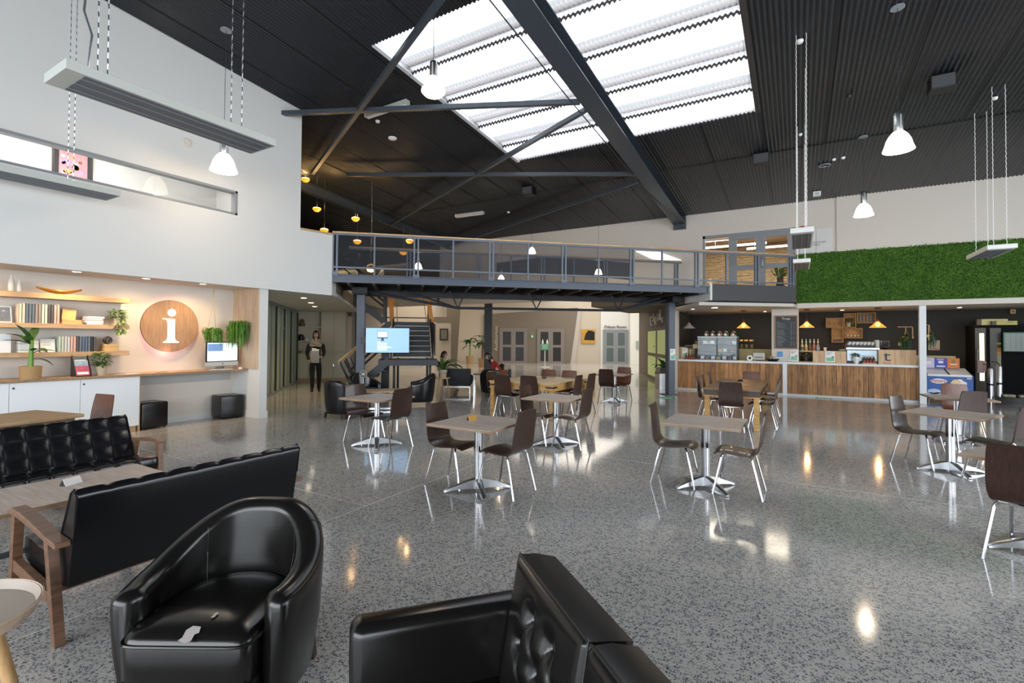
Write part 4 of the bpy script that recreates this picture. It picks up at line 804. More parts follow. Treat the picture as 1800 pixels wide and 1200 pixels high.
# --- tub chair (faces +y)
def tub(nm_label, loc, rz, s=1., mat=LEATHER, big=False, group=None, src=None):
    if src: return dup(src, (*loc, 0), rz, nm_label, group)
    t = thing('tub_chair', nm_label, 'armchair', (*loc, 0), rz, group)
    W_, D_ = .365, .36; N_ = 48; rows = []
    for i in range(N_+1):
        u = i/N_; a = -pi*.5-pi*.62+u*pi*1.24       # angle around the back (back at -y)
        def pt(rx, ry):
            c_, s_ = cos(a), sin(a); e = .93; X = rx*math.copysign(abs(c_)**e, c_); Y = ry*math.copysign(abs(s_)**e, s_); return X, (Y if Y < 0 else Y*1.3)
        k = (1-cos(pi*min(1, max(0, (1-abs(2*u-1))/.9))))/2      # 0 at the arm fronts, 1 at the back
        zt_ = .55+.215*k; th = .112+.006*k
        xo, yo = pt(W_, D_); xb, yb = pt(W_*.90, D_*.88); xi, yi = pt(W_-th, D_-th); xi2, yi2 = pt(W_-th*1.05-.015, D_-th*1.05-.015)
        sh = Vector((0, -.025*k, 0)); row = [Vector((xb, yb, .10)), Vector((xo*.975, yo*.975, .3)), Vector((xo, yo, zt_-.12))+sh*.7]
        for q in range(9):
            b_ = pi*q/8; f_ = (1+cos(b_))/2; x_, y_ = xi+(xo-xi)*f_, yi+(yo-yi)*f_; row.append(Vector((x_, y_, zt_-.05+.05*sin(b_)**.8))+sh)
        row += [Vector((xi, yi, zt_-.14))+sh*.8, Vector((xi2, yi2, .40)), Vector((xi2, yi2, .10))]; rows.append(row)
    def capr(row, nxt, k):
        c_ = sum(row, Vector())/len(row); d_ = (row[0]-nxt[0]); d_.z = 0; d_ = d_.normalized(); f_ = math.sqrt(1-(k/3.2)**2)
        return [Vector((c_.x+(v.x-c_.x)*f_, c_.y+(v.y-c_.y)*f_, v.z if v.z < .2 else c_.z+(v.z-c_.z)*(.55+.45*f_)))+d_*(.05*k/3) for v in row]
    base_rows = list(rows); rows = [capr(base_rows[0], base_rows[1], k) for k in (3, 2, 1)]+base_rows+[capr(base_rows[-1], base_rows[-2], k) for k in (1, 2, 3)]
    mb = MB().grid(rows, True); L_ = len(rows[0]); mb.f.append(tuple(range(L_))); mb.f.append(tuple((len(rows)-1)*L_+q for q in range(L_))[::-1]); rows = base_rows
    mb.build('shell', mat, t, smooth=True)
    # seat cushion, puffed, D shaped
    prof = []
    for (rr, zz) in ((.93, .22), (1.0, .25), (1.0, .385), (.975, .415), (.9, .435), (.6, .448), (.3, .452), (.0, .453)):
        ring = []
        for k in range(36):
            a = 2*pi*k/36; c_, s_ = cos(a), sin(a); X = .243*math.copysign(abs(c_)**(.8 if s_ < 0 else .22), c_); Y = (.30 if s_ < 0 else .235)*math.copysign(abs(s_)**(.8 if s_ < 0 else .22), s_)+.055
            ring.append(Vector((X*rr, .055+(Y-.055)*rr, zz)))
        prof.append(ring)
    cu = MB().grid(prof, True).build('seat_cushion', mat, t, smooth=True)
    MB().box(-.245, .02, .11, .245, .285, .25).build('front_rail', mat, t, bevel=.02)
    rg_ = [Vector((.265*cos(a)**1 if 0 else 0, 0, 0)) for a in (0,)]
    pts = []
    for k in range(37):
        a = 2*pi*k/36; c_, s_ = cos(a), sin(a); pts.append((.245*math.copysign(abs(c_)**(.8 if s_ < 0 else .22), c_), .055+(.30 if s_ < 0 else .237)*math.copysign(abs(s_)**(.8 if s_ < 0 else .22), s_), .40))
    MB().tube(pts, .006, 6).build('piping', mat, cu, smooth=True)
    for a in (-1, 1):
        for (b, dd) in ((-.22, -1), (.24, 1)): MB().tube([(a*.25, b, .11), (a*.26, b+.015*dd, 0)], [.032, .022], 4).build('leg', M_('dark_wood_leg', '#2c1d16', .4), t)
    if big:
        q = [(-.02, .232), (.02, .228), (.035, .25), (.022, .285), (.03, .30), (-.012, .312), (-.03, .30), (-.022, .27), (-.035, .262)]
        MB().add([(x_*.8-.02, y_-.0, .444-(y_-.22)*.16+.003) for x_, y_ in q], [tuple(range(9))]).build('worn_patch', M_('bare_backing', '#b9b2ad', .9), cu, label='pale worn tear in the leather seat')
        MB().add([(x_*.25-.05, y_*.45+.05, .4545) for x_, y_ in q], [tuple(range(9))]).build('worn_patch', M_('bare_backing', '#b9b2ad', .9), cu, label='tiny pale tear in the leather seat')
        for (ua, sd) in ((13, 1), (35, 1)):
            MB().tube([rows[ua][j]+(rows[ua][j]-Vector((0, 0, rows[ua][j].z))).normalized()*.001 for j in range(1, 14)], .0018, 5).build('seam', mat, t)
    return t
T0 = tub('large black leather tub chair in the foreground with a torn seat', (-2.21, 1.25), math.atan2(-.86, .50)-pi/2, big=True, mat=LEATHER2); T0.scale = (1.07, 1.07, 1.0)
tubB = tub('black tub chair with its back to the leftmost floor table', (-7.93, 6.75), math.atan2(1, -.15)-pi/2)
tub('black tub chair facing right beside the staircase foot', (-8.85, 8.15), math.atan2(-.25, .95)-pi/2, src=tubB)
tub('black tub chair beside the round plant stool, facing left', (-7.85, 8.95), math.atan2(-.55, -.6)-pi/2, src=tubB)
tub('black tub chair with its rounded back turned, left of the pine table', (-7.45, 11.6), math.atan2(1, -.35)-pi/2, src=tubB)
tub('black tub chair in the distant group behind the pine table', (-9.15, 14.3), math.atan2(-.3, -1)-pi/2, src=tubB)
# --- tufted sofa (faces +y, runs along x)
def tufted(mb, prof, L_, ncell, dep, nx=10):
    """prof: list of (y,z,weight,row) ; row coordinate increases along the face, integer at seams"""
    m = len(prof); nrm = []
    for i in range(m):
        a = Vector(prof[(i-1) % m][:2]); b = Vector(prof[(i+1) % m][:2]); d = (b-a).normalized(); nrm.append(Vector((d.y, -d.x)))
    rows = []; NX = ncell*nx
    for i in range(NX+1):
        x = -L_/2+L_*i/NX; fx2 = (i % nx)/nx; sx_ = abs(sin(pi*fx2))**.34; ring = []
        if i in (0, NX): sx_ = .75
        for j, (y, z, wgt, row) in enumerate(prof):
            sr = abs(sin(pi*row))**.34 if row is not None else 1
            o = -dep*wgt*(1-sx_*sr); ring.append(Vector((x, y+nrm[j].x*o, z+nrm[j].y*o)))
        rows.append(ring)
    mb.grid(rows, True); mb.f.append(tuple(range(m))); mb.f.append(tuple(NX*m+k for k in range(m))[::-1]); return mb
def retro_sofa(label, loc, rz, L_=1.32, ncell=9, lcell=None):
    t = thing('tufted_sofa', label, 'sofa', (*loc, 0), rz)
    pr = []; nf = 18
    # backrest: front face from bottom to top, rounded top, flat back
    for j in range(nf+1):
        v = j/nf; y = -.10-.20*v; z = .34+.42*v; pr.append((y, z, 1, v*2.75+.0))
    pr += [(-.325, .79, .55, None), (-.35, .80, .45, None), (-.375, .79, .25, None), (-.386, .768, .0, None), (-.385, .75, 0, None), (-.36, .6, 0, None), (-.30, .28, 0, None), (-.2, .27, 0, None)]
    tufted(MB(), pr, L_, ncell, .018).build('backrest', LEATHER, t, smooth=True)
    ps = [(-.16, .25, 0, None), (-.16, .34, 0, None)]
    for j in range(nf+1):
        v = j/nf; ps.append((-.14+.48*v, .375+.045*v, .9, v*3.2))
    ps += [(.37, .41, .6, None), (.385, .37, .6, None), (.38, .32, .6, None), (.36, .285, .3, None), (.32, .27, 0, None)]
    ps = ps[::-1]
    tufted(MB(), ps, L_-.01, ncell, .02).build('seat_cushion', LEATHER, t, smooth=True)
    MB().box(-L_/2, -.12, .20, L_/2, .33, .25).build('frame', WALN, t)
    for a in (-1, 1):
        X = a*(L_/2+.035)
        pts = [(.40, .575), (.34, .60), (.2, .598), (0, .575), (-.2, .545), (-.33, .535), (-.33, .505), (-.2, .515), (0, .54), (.2, .558), (.34, .563), (.40, .55)]
        MB().extr([(X-.035, y, z) for y, z in pts], (.07, 0, 0)).build('armrest', WALN, t, bevel=.006)
        MB().extr([(X-.022, .37, .56), (X-.022, .315, .56), (X-.022, .36, 0), (X-.022, .41, 0)], (.044, 0, 0)).build('leg', WALN, t)
        MB().extr([(X-.022, -.13, .535), (X-.022, -.19, .535), (X-.022, -.33, 0), (X-.022, -.28, 0)], (.044, 0, 0)).build('leg', WALN, t)
        MB().extr([(X-.018, .36, .30), (X-.018, -.24, .25), (X-.018, -.26, .19), (X-.018, .36, .23)], (.036, 0, 0)).build('side_rail', WALN, t)
    for a in (-1, 1): MB().tube([(a*L_/2, -.36, .6), (a*L_/2, -.384, .77), (a*L_/2, -.352, .80), (a*L_/2, -.31, .775), (a*L_/2, -.10, .34)], .006, 6).build('piping', LEATHER, t)
    return t
retro_sofa('black tufted sofa seen from behind with walnut arms, left foreground', (-3.60, 1.68), pi/2, 1.3, 9)
retro_sofa('black tufted sofa facing the camera behind the low table', (-5.97, 1.46), -pi/2, 1.92, 12).scale = (1, 1, .935)
# --- low table between the sofas
ct = thing('coffee_table', 'long greige low table between the two tufted sofas', 'coffee table', (-4.62, 1.2, 0))
MB().box(-.36, -.82, .455, .36, .80, .49).build('tabletop', OAKG, ct, bevel=.002); MB().box(-.361, -.822, .458, .361, .802, .487).build('edge_band', OAKE, ct)
for y_ in (-.6, .6):
    MB().box(-.03, y_-.03, .03, .03, y_+.03, .455).build('column', STEELD, ct); MB().box(-.32, y_-.03, 0, .32, y_+.03, .03).build('foot', STEELD, ct)
MB().box(-.02, -.6, .1, .02, .6, .13).build('stretcher', STEELD, ct)
tent(-4.70, 1.47, .49, pi/2+.35, PAPER, BLACK, 'white folded card standing on the long low table', .12, .05, 'folded_card')
# --- round tray table
st_ = thing('tray_table', 'round grey tray table with blond wooden legs, lower left corner', 'side table', (-2.89, .50, 0), .5)
TRG = M_('taupe_tray', '#a2968a', .5)
MB().lathe([(0, .455), (.285, .455), (.305, .50), (.298, .503), (.282, .47), (0, .467)], 48, cap=False).build('tray', TRG, st_, smooth=True)
MB().lathe([(.284, .45), (.310, .502), (.304, .505), (.284, .47)], 48, cap=False).build('rim', OAKP, st_, smooth=True)
for k in range(3):
    a = .6+k*2*pi/3; MB().tube([(.15*cos(a), .15*sin(a), .455), (.26*cos(a), .26*sin(a), 0)], [.03, .018], 12).build('leg', BEECH, st_, smooth=True)
# --- button sofa, foreground centre (faces +y)
def cushion(mb, w_, h_, d_, btn, dep=.028, nx=64, nz=52, rad=.035):
    """box cushion standing in xz, front toward +y with button tufting"""
    front = []; back = []
    def pil(x, z):
        o = 0
        for bx_, bz in btn:
            r_ = math.hypot(x-bx_, z-bz); o -= dep*math.exp(-(r_/.04)**2)*1.1
        # diagonal creases joining neighbouring buttons
        for i_, (bx_, bz) in enumerate(btn):
            for (cx_, cz) in btn[i_+1:]:
                L_ = math.hypot(cx_-bx_, cz-bz)
                if L_ < .18 and abs(cx_-bx_) > .02 and abs(cz-bz) > .05:
                    t_ = max(0, min(1, ((x-bx_)*(cx_-bx_)+(z-bz)*(cz-bz))/L_**2)); r_ = math.hypot(x-bx_-t_*(cx_-bx_), z-bz-t_*(cz-bz)); o -= dep*.4*math.exp(-(r_/.012)**2)
        ex = min(1, (w_/2-abs(x))/rad); ez = min(1, (h_/2-abs(z))/rad); e = min(max(ex, 0), max(ez, 0), 1)
        return o+.012*cos(pi*x/w_)*cos(pi*z/h_)-rad*.55*(1-math.sqrt(max(0, 1-(1-e)**2)))
    for i in range(nz+1):
        z = -h_/2+h_*i/nz; front.append([Vector((-w_/2+w_*j/nx, d_/2+pil(-w_/2+w_*j/nx, z), z)) for j in range(nx+1)])
    mb.grid(front)
    rim = [front[0][j] for j in range(nx+1)]+[front[i][nx] for i in range(1, nz+1)]+[front[nz][j] for j in range(nx-1, -1, -1)]+[front[i][0] for i in range(nz-1, 0, -1)]
    mid = [Vector((v.x*1.012, 0, v.z*1.015)) for v in rim]; bk = [Vector((v.x*.985, -d_/2, v.z*.985)) for v in rim]
    mb.grid([rim, mid, bk], True); n0 = len(mb.v); mb.add(bk, [tuple(range(len(bk)))]); return rim
def btn_sofa(loc, rz):
    t = thing('button_sofa', 'black button-tufted leather sofa seat in the bottom centre foreground', 'sofa', (*loc, 0), rz)
    L_ = 1.06
    # local: x along the back (arm at -x ... ), faces +y
    for a in (-1, 1):
        MB().box(a*(L_/2+.055)-.06, -.38, .12, a*(L_/2+.055)+.06, .38, .68).build('armrest', LEATHER2, t, bevel=.04, seg=5, smooth=True)
    MB().box(-L_/2, -.38, .12, L_/2, .38, .30).build('base', LEATHER2, t, bevel=.02)
    MB().box(-L_/2, -.38, .30, L_/2, -.30, .62).build('rear_panel', LEATHER2, t, bevel=.02)
    bt = [(x_, z_) for k, z_ in enumerate((-.14, -.02, .10)) for x_ in ((-.15, 0, .15) if k % 2 else (-.075, .075))]
    for k in (-1, 1):
        mb = MB(); rim = cushion(mb, .52, .44, .15, bt); M = Matrix.Translation((k*.267, -.21, .62)) @ Matrix.Rotation(R(9), 4, 'X')
        o = mb.build('back_cushion', LEATHER2, t, smooth=True); o.matrix_local = M
        for b in bt:
            q = MB(); q.M = Matrix.Translation((b[0], .050, b[1])) @ Matrix.Rotation(-pi/2, 4, 'X'); q.lathe([(.013, -.006), (.013, .0), (.009, .004), (0, .006)], 12); q.build('button', LEATHER2, o, smooth=True)
        MB().tube([v+Vector((0, .002, 0)) for v in rim+[rim[0]]], .0055, 6).build('piping', LEATHER2, o, smooth=True)
        mb = MB(); bs = [(x_, z_) for x_ in (-.15, 0, .15) for z_ in (-.14, .08)]; rim = cushion(mb, .52, .56, .14, bs, .02); o = mb.build('seat_cushion', LEATHER2, t, smooth=True)
        o.matrix_local = Matrix.Translation((k*.267, .10, .37)) @ Matrix.Rotation(pi/2, 4, 'X') @ Matrix.Rotation(pi, 4, 'Z')
    for a in (-.5, .5):
        for b in (-.32, .32): MB().lathe([(.02, 0), (.025, .12)], 12, (a, b, 0)).build('leg', CHROME, t)
    return t
bd = Vector((.75, -.66, 0)).normalized(); bf = Vector((-bd.y, bd.x, 0)); bf = -bf if bf.y > 0 else bf   # faces the lower left
brz = math.atan2(bf.y, bf.x)-pi/2
back_corner = Vector((-.82, 1.52, 0)); ctr = back_corner+bd*.53+bf*.22
btn_sofa((ctr.x, ctr.y), brz)
# --- ottomans
def ottoman(label, loc, rz):
    t = thing('ottoman', label, 'ottoman', (*loc, 0), rz)
    MB().box(-.21, -.21, .02, .21, .21, .46).build('upholstery', LEATHER, t, bevel=.03, seg=4, smooth=True)
    MB().tube([(-.2, -.2, .43), (.2, -.2, .43), (.2, .2, .43), (-.2, .2, .43), (-.2, -.2, .43)], .006, 5).build('piping', LEATHER, t)
    for a in (-.17, .17):
        for b in (-.17, .17): MB().lathe([(.015, 0), (.015, .02)], 8, (a, b, 0)).build('leg', BLACK, t)
ottoman('glossy black cube ottoman beside the white cabinets', (-9.84, 4.12), R(3)); ottoman('glossy black cube ottoman under the computer end of the desk', (-9.78, 5.45), R(-4))
# --- black box sofa on a steel frame, plant stool, distant group
bs = thing('box_sofa', 'black box sofa on a white metal frame seen from behind', 'sofa', tuple(cw(-1.61, 14.6)), TH)
MB().box(-.40, -.35, .22, .40, -.2, .72).box(-.40, .2, .22, .40, .35, .5).build('backrest', M_('matt_black_fabric', '#22252a', .7), bs, bevel=.02)
MB().box(-.38, -.2, .25, .38, 1.1, .42).build('seat', M_('matt_black_fabric', '#22252a', .7), bs, bevel=.02)
MB().box(-.40, -.36, .17, .40, -.33, .2).build('frame_rail', BRUSH, bs)
for a in (-.39, .37): MB().box(a, -.36, 0, a+.025, -.33, .2).build('leg', BRUSH, bs)
ps_ = thing('plant_stool', 'round blond wooden stool holding the potted palm', 'stool', tuple(cw(-1.97, 13.9)))
MB().lathe([(0, .46), (.2, .46), (.205, .475), (.2, .49), (0, .49)], 28).build('seat', BEECH, ps_)
for k in range(3):
    a = -1.9+k*2*pi/3; MB().tube([(.12*cos(a), .12*sin(a), .46), (.2*cos(a), .2*sin(a), 0)], [.022, .015], 8).build('leg', BEECH, ps_)
lt = thing('low_table', 'low oak table on a chrome frame among the tub chairs', 'coffee table', (-8.05, 7.75, 0), BR)
MB().box(-.5, -.3, .42, .5, .3, .45).build('tabletop', OAKS, lt)
for a in (-.46, .46):
    for b in (-.27, .27): MB().box(a-.015, b-.015, 0, a+.015, b+.015, .42).build('leg', CHROME, lt)
MB().box(-.46, -.285, .0, .46, -.265, .02).box(-.46, .265, 0, .46, .285, .02).build('floor_rail', CHROME, lt)
pn = thing('table_number', 'round black table marker on a thin rod', 'table sign', (-8.25, 7.55, .45), TH)
MB().lathe([(.04, 0), (.04, .008)], 16).build('base', BRUSH, pn); MB().tube([(0, 0, 0), (0, 0, .3)], .005, 6).build('rod', BRUSH, pn)
q = MB(); q.M = Matrix.Translation((0, 0, .36)) @ Matrix.Rotation(pi/2, 4, 'X'); q.lathe([(.07, -.006), (.07, .006)], 24); q.build('disc', BLACK, pn)
q = MB(); q.M = Matrix.Translation((0, 0, .36)) @ Matrix.Rotation(pi/2, 4, 'X'); q.lathe([(.07, -.008), (.078, -.008), (.078, .008), (.07, .008)], 24, cap=False); q.build('ring', M_('blond_ring', '#b8a78c', .5), pn)
[MB().box(-a_, -.009, b_, a_, -.006, b_+.008).build('print_line', PAPER, pn) for a_, b_ in ((.04, .375), (.03, .355), (.035, .335))]
st2 = thing('side_table', 'small black side table with chrome legs beside the box sofa', 'side table', tuple(cw(-.95, 15.0)), TH)
MB().box(-.22, -.25, .5, .22, .25, .53).build('tabletop', BLACK, st2)
for a in (-.2, .2):
    for b in (-.23, .23): MB().box(a-.012, b-.012, 0, a+.012, b+.012, .5).build('leg', CHROME, st2)
# ================================================================ LAMPS
def cable(mb, p0, p1, r_=.004): return mb.tube([p0, p1], r_, 5)
def bell(x, y, zb, label, rose=True, flare=False, s=1., power=24, group='glowing bell pendants'):
    """zb = height of the shade's lower rim; origin there"""
    t = thing('bell_pendant', label, 'pendant lamp', (x, y, zb), 0, group); rm = .20*s
    prof = [(.045*s, .30*s), (.075*s, .275*s), (.12*s, .22*s), (.155*s, .15*s), (.175*s, .07*s), (rm, .0)] if not flare else [(.045*s, .32*s), (.075*s, .30*s), (.105*s, .24*s), (.12*s, .17*s), (.135*s, .13*s), (.195*s, .09*s), (.2*s, .05*s), (.15*s, .0)]
    MB().lathe(prof, 32, cap=False).build('glass_shade', GLOW, t, smooth=True)
    MB().lathe([(0, .02*s), (prof[-1][0]*.97, .02*s), (prof[-1][0]*.97, .022*s), (0, .022*s)], 32, cap=False).build('glass_cover', GLOW, t)
    MB().lathe([(.055*s, .29*s), (.062*s, .31*s), (.062*s, .56*s), (.05*s, .575*s)], 20).build('lamp_housing', BRUSH, t, smooth=True)
    for k in range(4):
        a = k*pi/2+.4; MB().box(.058*s*cos(a)-.006, .058*s*sin(a)-.006, .30*s, .058*s*cos(a)+.006, .058*s*sin(a)+.006, .53*s).build('cooling_fin', ALUL, t)
    MB().lathe([(.05*s, .275*s), (.068*s, .285*s), (.05*s, .30*s)], 16, cap=False).build('copper_collar', M_('copper', '#a8603a', .3, 1), t)
    zc = ceil_z(y)-zb
    MB().tube([(0, 0, .53*s), (0, 0, zc)], .004, 5).build('suspension_cable', STEELD, t)
    if rose: MB().lathe([(.085, zc-.02), (.085, zc+.0)], 18).build('ceiling_rose', ALU, t)
    point((x, y, zb-.06), power, (1, .76, .5), .04)
    return t
bell(-4.03, 4.80, 4.74, 'bell pendant with a flared rim hanging below the skylight', True, True, .76)
bell(1.23, 8.5, 4.27, 'brightest bell pendant at the upper right before the black ceiling', s=.92)
bell(1.23, 12.58, 4.27, 'bell pendant in front of the white wall above the green wall', s=.9)
bell(-8.03, 4.35, 4.30, 'bell pendant beside the white left wall behind the linear fixture')
for (px_, py_, tt, lb) in ((735, 472, 3.0, 'small bell pendant seen through the bridge mesh at the left'), (935, 445, 3.0, 'bell pendant behind the bridge between its two middle posts'), (1052, 482, 3.0, 'bell pendant behind the bridge low at the right'), (881, 493, 4.5, 'glowing pendant just above the bridge deck')):
    d = _f+_r*((px_-900)/F)-_u*((py_-CY)/F); n = BT; k = (tt-BT.dot(-BA))/1 if 0 else None
    t_ = (tt+BT.dot(BA))/BT.dot(d); p = Vector((0, 0, HC))+d*t_; bell(p.x, p.y, p.z, lb, False, False, .62, 14)
def amber(px_, py_, lb, tt=3.0, s=1.):
    d = _f+_r*((px_-900)/F)-_u*((py_-CY)/F); t_ = (tt+BT.dot(BA))/BT.dot(d); p = Vector((0, 0, HC))+d*t_
    t = thing('amber_pendant', lb, 'pendant lamp', p, 0, 'small amber pendants over the gallery')
    MB().lathe([(0, -.075*s), (.06*s, -.06*s), (.11*s, -.01*s), (.118*s, .02*s)], 20, cap=False).build('amber_bowl', M_('amber_glass', '#c98a28', .2, emit=1.6, ecol=hx('e0992c')), t, smooth=True)
    MB().lathe([(.118*s, .02*s), (.09*s, .045*s), (.05*s, .055*s), (0, .06*s)], 20, cap=False).build('bulb_glow', GLOWW, t, smooth=True)
    zc = ceil_z(p.y)-p.z; MB().tube([(0, 0, .06*s), (0, 0, zc)], .004, 5).build('suspension_cable', STEELD, t)
    point((p.x, p.y, p.z+.12), 12, (1, .62, .25), .05); return t
for (a, b, l_) in ((557, 368, 'upper left of the exit sign'), (625, 385, 'right of the exit sign'), (570, 405, 'just above the white balustrade wall'), (537, 316, 'beside the edge of the white left wall'), (628, 425, 'behind the bridge handrail at the left'), (720, 424, 'behind the bridge handrail at its second double post'), (709, 444, 'below the rear handrail beside the double post')):
    amber(a, b, 'small amber pendant '+l_)
d = _f+_r*((652-900)/F)-_u*((471-CY)/F); t_ = (3.0+BT.dot(BA))/BT.dot(d); p = Vector((0, 0, HC))+d*t_
gl = thing('globe_pendant', 'clear glass globe pendant behind the bridge mesh at the left', 'pendant lamp', p)
MB().lathe([(.15*sin(a*pi/12), -.15*cos(a*pi/12)) for a in range(13)], 24, cap=False).build('globe', GLASS, gl, smooth=True)
MB().lathe([(0, -.12), (.09, -.1), (.12, -.04), (.10, -.03), (0, -.03)], 18, cap=False).build('bulb_glow', GLOWW, gl, smooth=True)
MB().tube([(0, 0, .15), (0.02, 0, 1.2), (0, 0, ceil_z(p.y)-p.z)], .005, 5).build('suspension_cable', ALU, gl)
d = _f+_r*((720-900)/F)-_u*((450-CY)/F)
# exit sign
p = at(607, 373, 1, 12.0); ex = thing('exit_sign', 'green running-man exit sign hanging under the dark gallery ceiling', 'exit sign', p, TH)
MB().box(-.24, -.03, -.13, .24, .03, .15).build('housing', ALU, ex); 
EG = M_('exit_green', '#6fc238', .5, emit=.9, ecol=hx('5fb52c')); EW = M_('exit_white', '#eef4e6', .5, emit=1.0)
MB().box(-.225, -.035, -.115, .225, -.03, .115).build('green_panel', EG, ex); MB().box(-.16, -.04, -.1, -.04, -.035, .1).build('door_symbol', EW, ex)
MB().add([(.19, -.04, 0), (.10, -.04, .085), (.10, -.04, .03), (.0, -.04, .03), (.0, -.04, -.03), (.10, -.04, -.03), (.10, -.04, -.085)], [tuple(range(7))]).build('arrow', EW, ex)
MB().tube([(0, 0, .15), (0, 0, ceil_z(12)-p.z)], .006, 5).build('hanger', ALU, ex)
# linear fixtures
def linear(x, y0, y1, z, w_, label, up, body=ALUL, group=None):
    t = thing('linear_fixture', label, 'pendant light', (x, (y0+y1)/2, z), 0, group); L_ = (y1-y0)/2
    MB().box(-w_/2, -L_, 0, w_/2, L_, .075).build('housing', body, t, bevel=.004)
    MB().box(-w_/2+.025, -L_+.12, -.004, w_/2-.025, L_-.03, 0).build('louvre', M_('grey_louvre_blade', '#5b6168', .55), t)
    for q in (-.3, 0, .3): MB().box(q*w_-.008, -L_+.12, -.008, q*w_+.008, L_-.03, -.004).build('louvre_rib', M_('grey_louvre_rib', '#747b83', .5), t)
    for yy in up:
        for xx in (-w_*.22, w_*.22):
            pts = [(xx+.004*((k % 2)*2-1), yy, .075+k*.045) for k in range(int((ceil_z((y0+y1)/2+yy)-z-.1)/.045))]+[(xx, yy, ceil_z((y0+y1)/2+yy)-z-.015)]
            MB().tube(pts, .0055, 4).build('chain', WHITEP if body is not ALUL else BRUSH, t)
    return t
f1 = linear(-4.91, 1.38, 3.07, 3.6, .44, 'large grey linear light fixture hanging on chains, upper left', (-.55, .55))
MB().tube([(-.12, -.6, .075), (-.08, -.62, .16), (-.13, -.58, .5), (-.18, -.62, .7), (-.2, -.58, 1.2), (-.2, -.6, ceil_z(1.6)-3.6)], .009, 6).build('power_cable', BRUSH, f1, smooth=True)
linear(-8.54, .6, 3.08, 3.6, .46, 'grey linear light fixture close to the strip window at the left edge', (-.6, .75))
WB = M_('white_fixture', '#dfe0dc', .5)
for (x_, y0, y1, w_, lb) in ((.07, 8.27, 9.72, .30, 'white hanging fixture before the glass doors, nearer of two in line'), (.09, 11.42, 12.6, .31, 'white hanging fixture before the green wall edge, farther of two in line'), (3.02, 11.3, 12.5, .38, 'white hanging fixture in front of the green wall at the right')):
    t = linear(x_, y0, y1, 3.2, w_, lb, (-.5, .45), WB)
# ceiling fittings
def cpt(px_, py_, off=.03):
    d = _f+_r*((px_-900)/F)-_u*((py_-CY)/F); k = (5.66+.081*16.3-off-HC)/(d.z+.081*d.y); return Vector((0, 0, HC))+d*k
for (a, b, l_) in ((1338, 270, 'black box speaker on the ceiling, left of the tall chains'), (1655, 133, 'large black box speaker on the ceiling at the upper right'), (930, 328, 'small black box speaker on the ceiling beyond the skylight')):
    p = cpt(a, b, .0); t = thing('ceiling_speaker', l_, 'speaker', p); MB().box(-.17, -.13, -.26, .17, .13, -.02).build('cabinet', BLACK, t, bevel=.01); MB().box(-.02, -.02, -.03, .02, .02, .02).build('bracket', BLACK, t)
    MB().box(-.15, -.135, -.24, .15, -.13, -.04).build('grille', CHAR2, t)
for (a, b, r_, l_, m_) in ((690, 242, .10, 'round white ceiling speaker left of the skylight', WHITEP), (664, 212, .05, 'small white smoke detector left of the skylight', WHITEP), (1406, 71, .05, 'small white smoke detector above the tall chains', WHITEP), (1493, 167, .04, 'tiny white detector near the right bell pendant', BLACK), (1749, 171, .04, 'small white detector near the right chains', WHITEP), (1407, 235, .035, 'tiny white detector halfway along the tall chains', WHITEP), (1466, 279, .04, 'small white detector beside the round speaker, left one', WHITEP), (1482, 276, .045, 'small white detector beside the round speaker, right one', WHITEP), (894, 372, .05, 'white detector on the far dark ceiling', WHITEP)):
    p = cpt(a, b, .015); t = thing('smoke_detector' if r_ < .06 else 'round_speaker', l_, 'detector' if r_ < .06 else 'speaker', p); MB().lathe([(r_, 0), (r_, -.02), (r_*.7, -.045), (0, -.05)], 18).build('body', m_, t, smooth=True)
p = cpt(1450, 290, .015); t = thing('round_speaker', 'round silver ceiling speaker between small detectors on the right ceiling', 'speaker', p); MB().lathe([(.13, 0), (.13, -.02), (.10, -.02), (.10, -.005)], 24, cap=False).build('ring', ALU, t); MB().lathe([(.10, -.004), (.03, -.01), (.03, -.03), (0, -.03)], 20, cap=False).build('cone', BLACK, t); MB().lathe([(.03, -.03), (0, -.045)], 12, cap=False).build('dust_cap', ALUL, t)
p = cpt(1436, 337, .02); t = thing('ceiling_box', 'small white box on the ceiling near the right wall', 'box', p); MB().box(-.09, -.06, -.12, .09, .06, 0).build('body', WHITEP, t); MB().box(-.05, -.07, -.1, .05, -.06, -.03).build('cover', ALUL, t)
for (a, b, l_) in (((645, 202), (717, 178), 'white batten light on the black ceiling left of the skylight'), ((802, 379), (850, 373), 'white batten light on the far dark ceiling above the bridge')):
    p0 = cpt(*a, .05); p1 = cpt(*b, .05); dd = (p1-p0); t = thing('batten_light', l_, 'ceiling light', p0, math.atan2(dd.y, dd.x)); L_ = dd.xy.length
    MB().box(0, -.06, -.06, L_, .06, .03).build('housing', ALUL, t); MB().box(.03, -.04, -.075, L_-.03, .04, -.06).build('diffuser', WHITEC, t); MB().box(-.01, -.065, -.065, .02, .065, .035).build('end_cap', WHITEP, t)
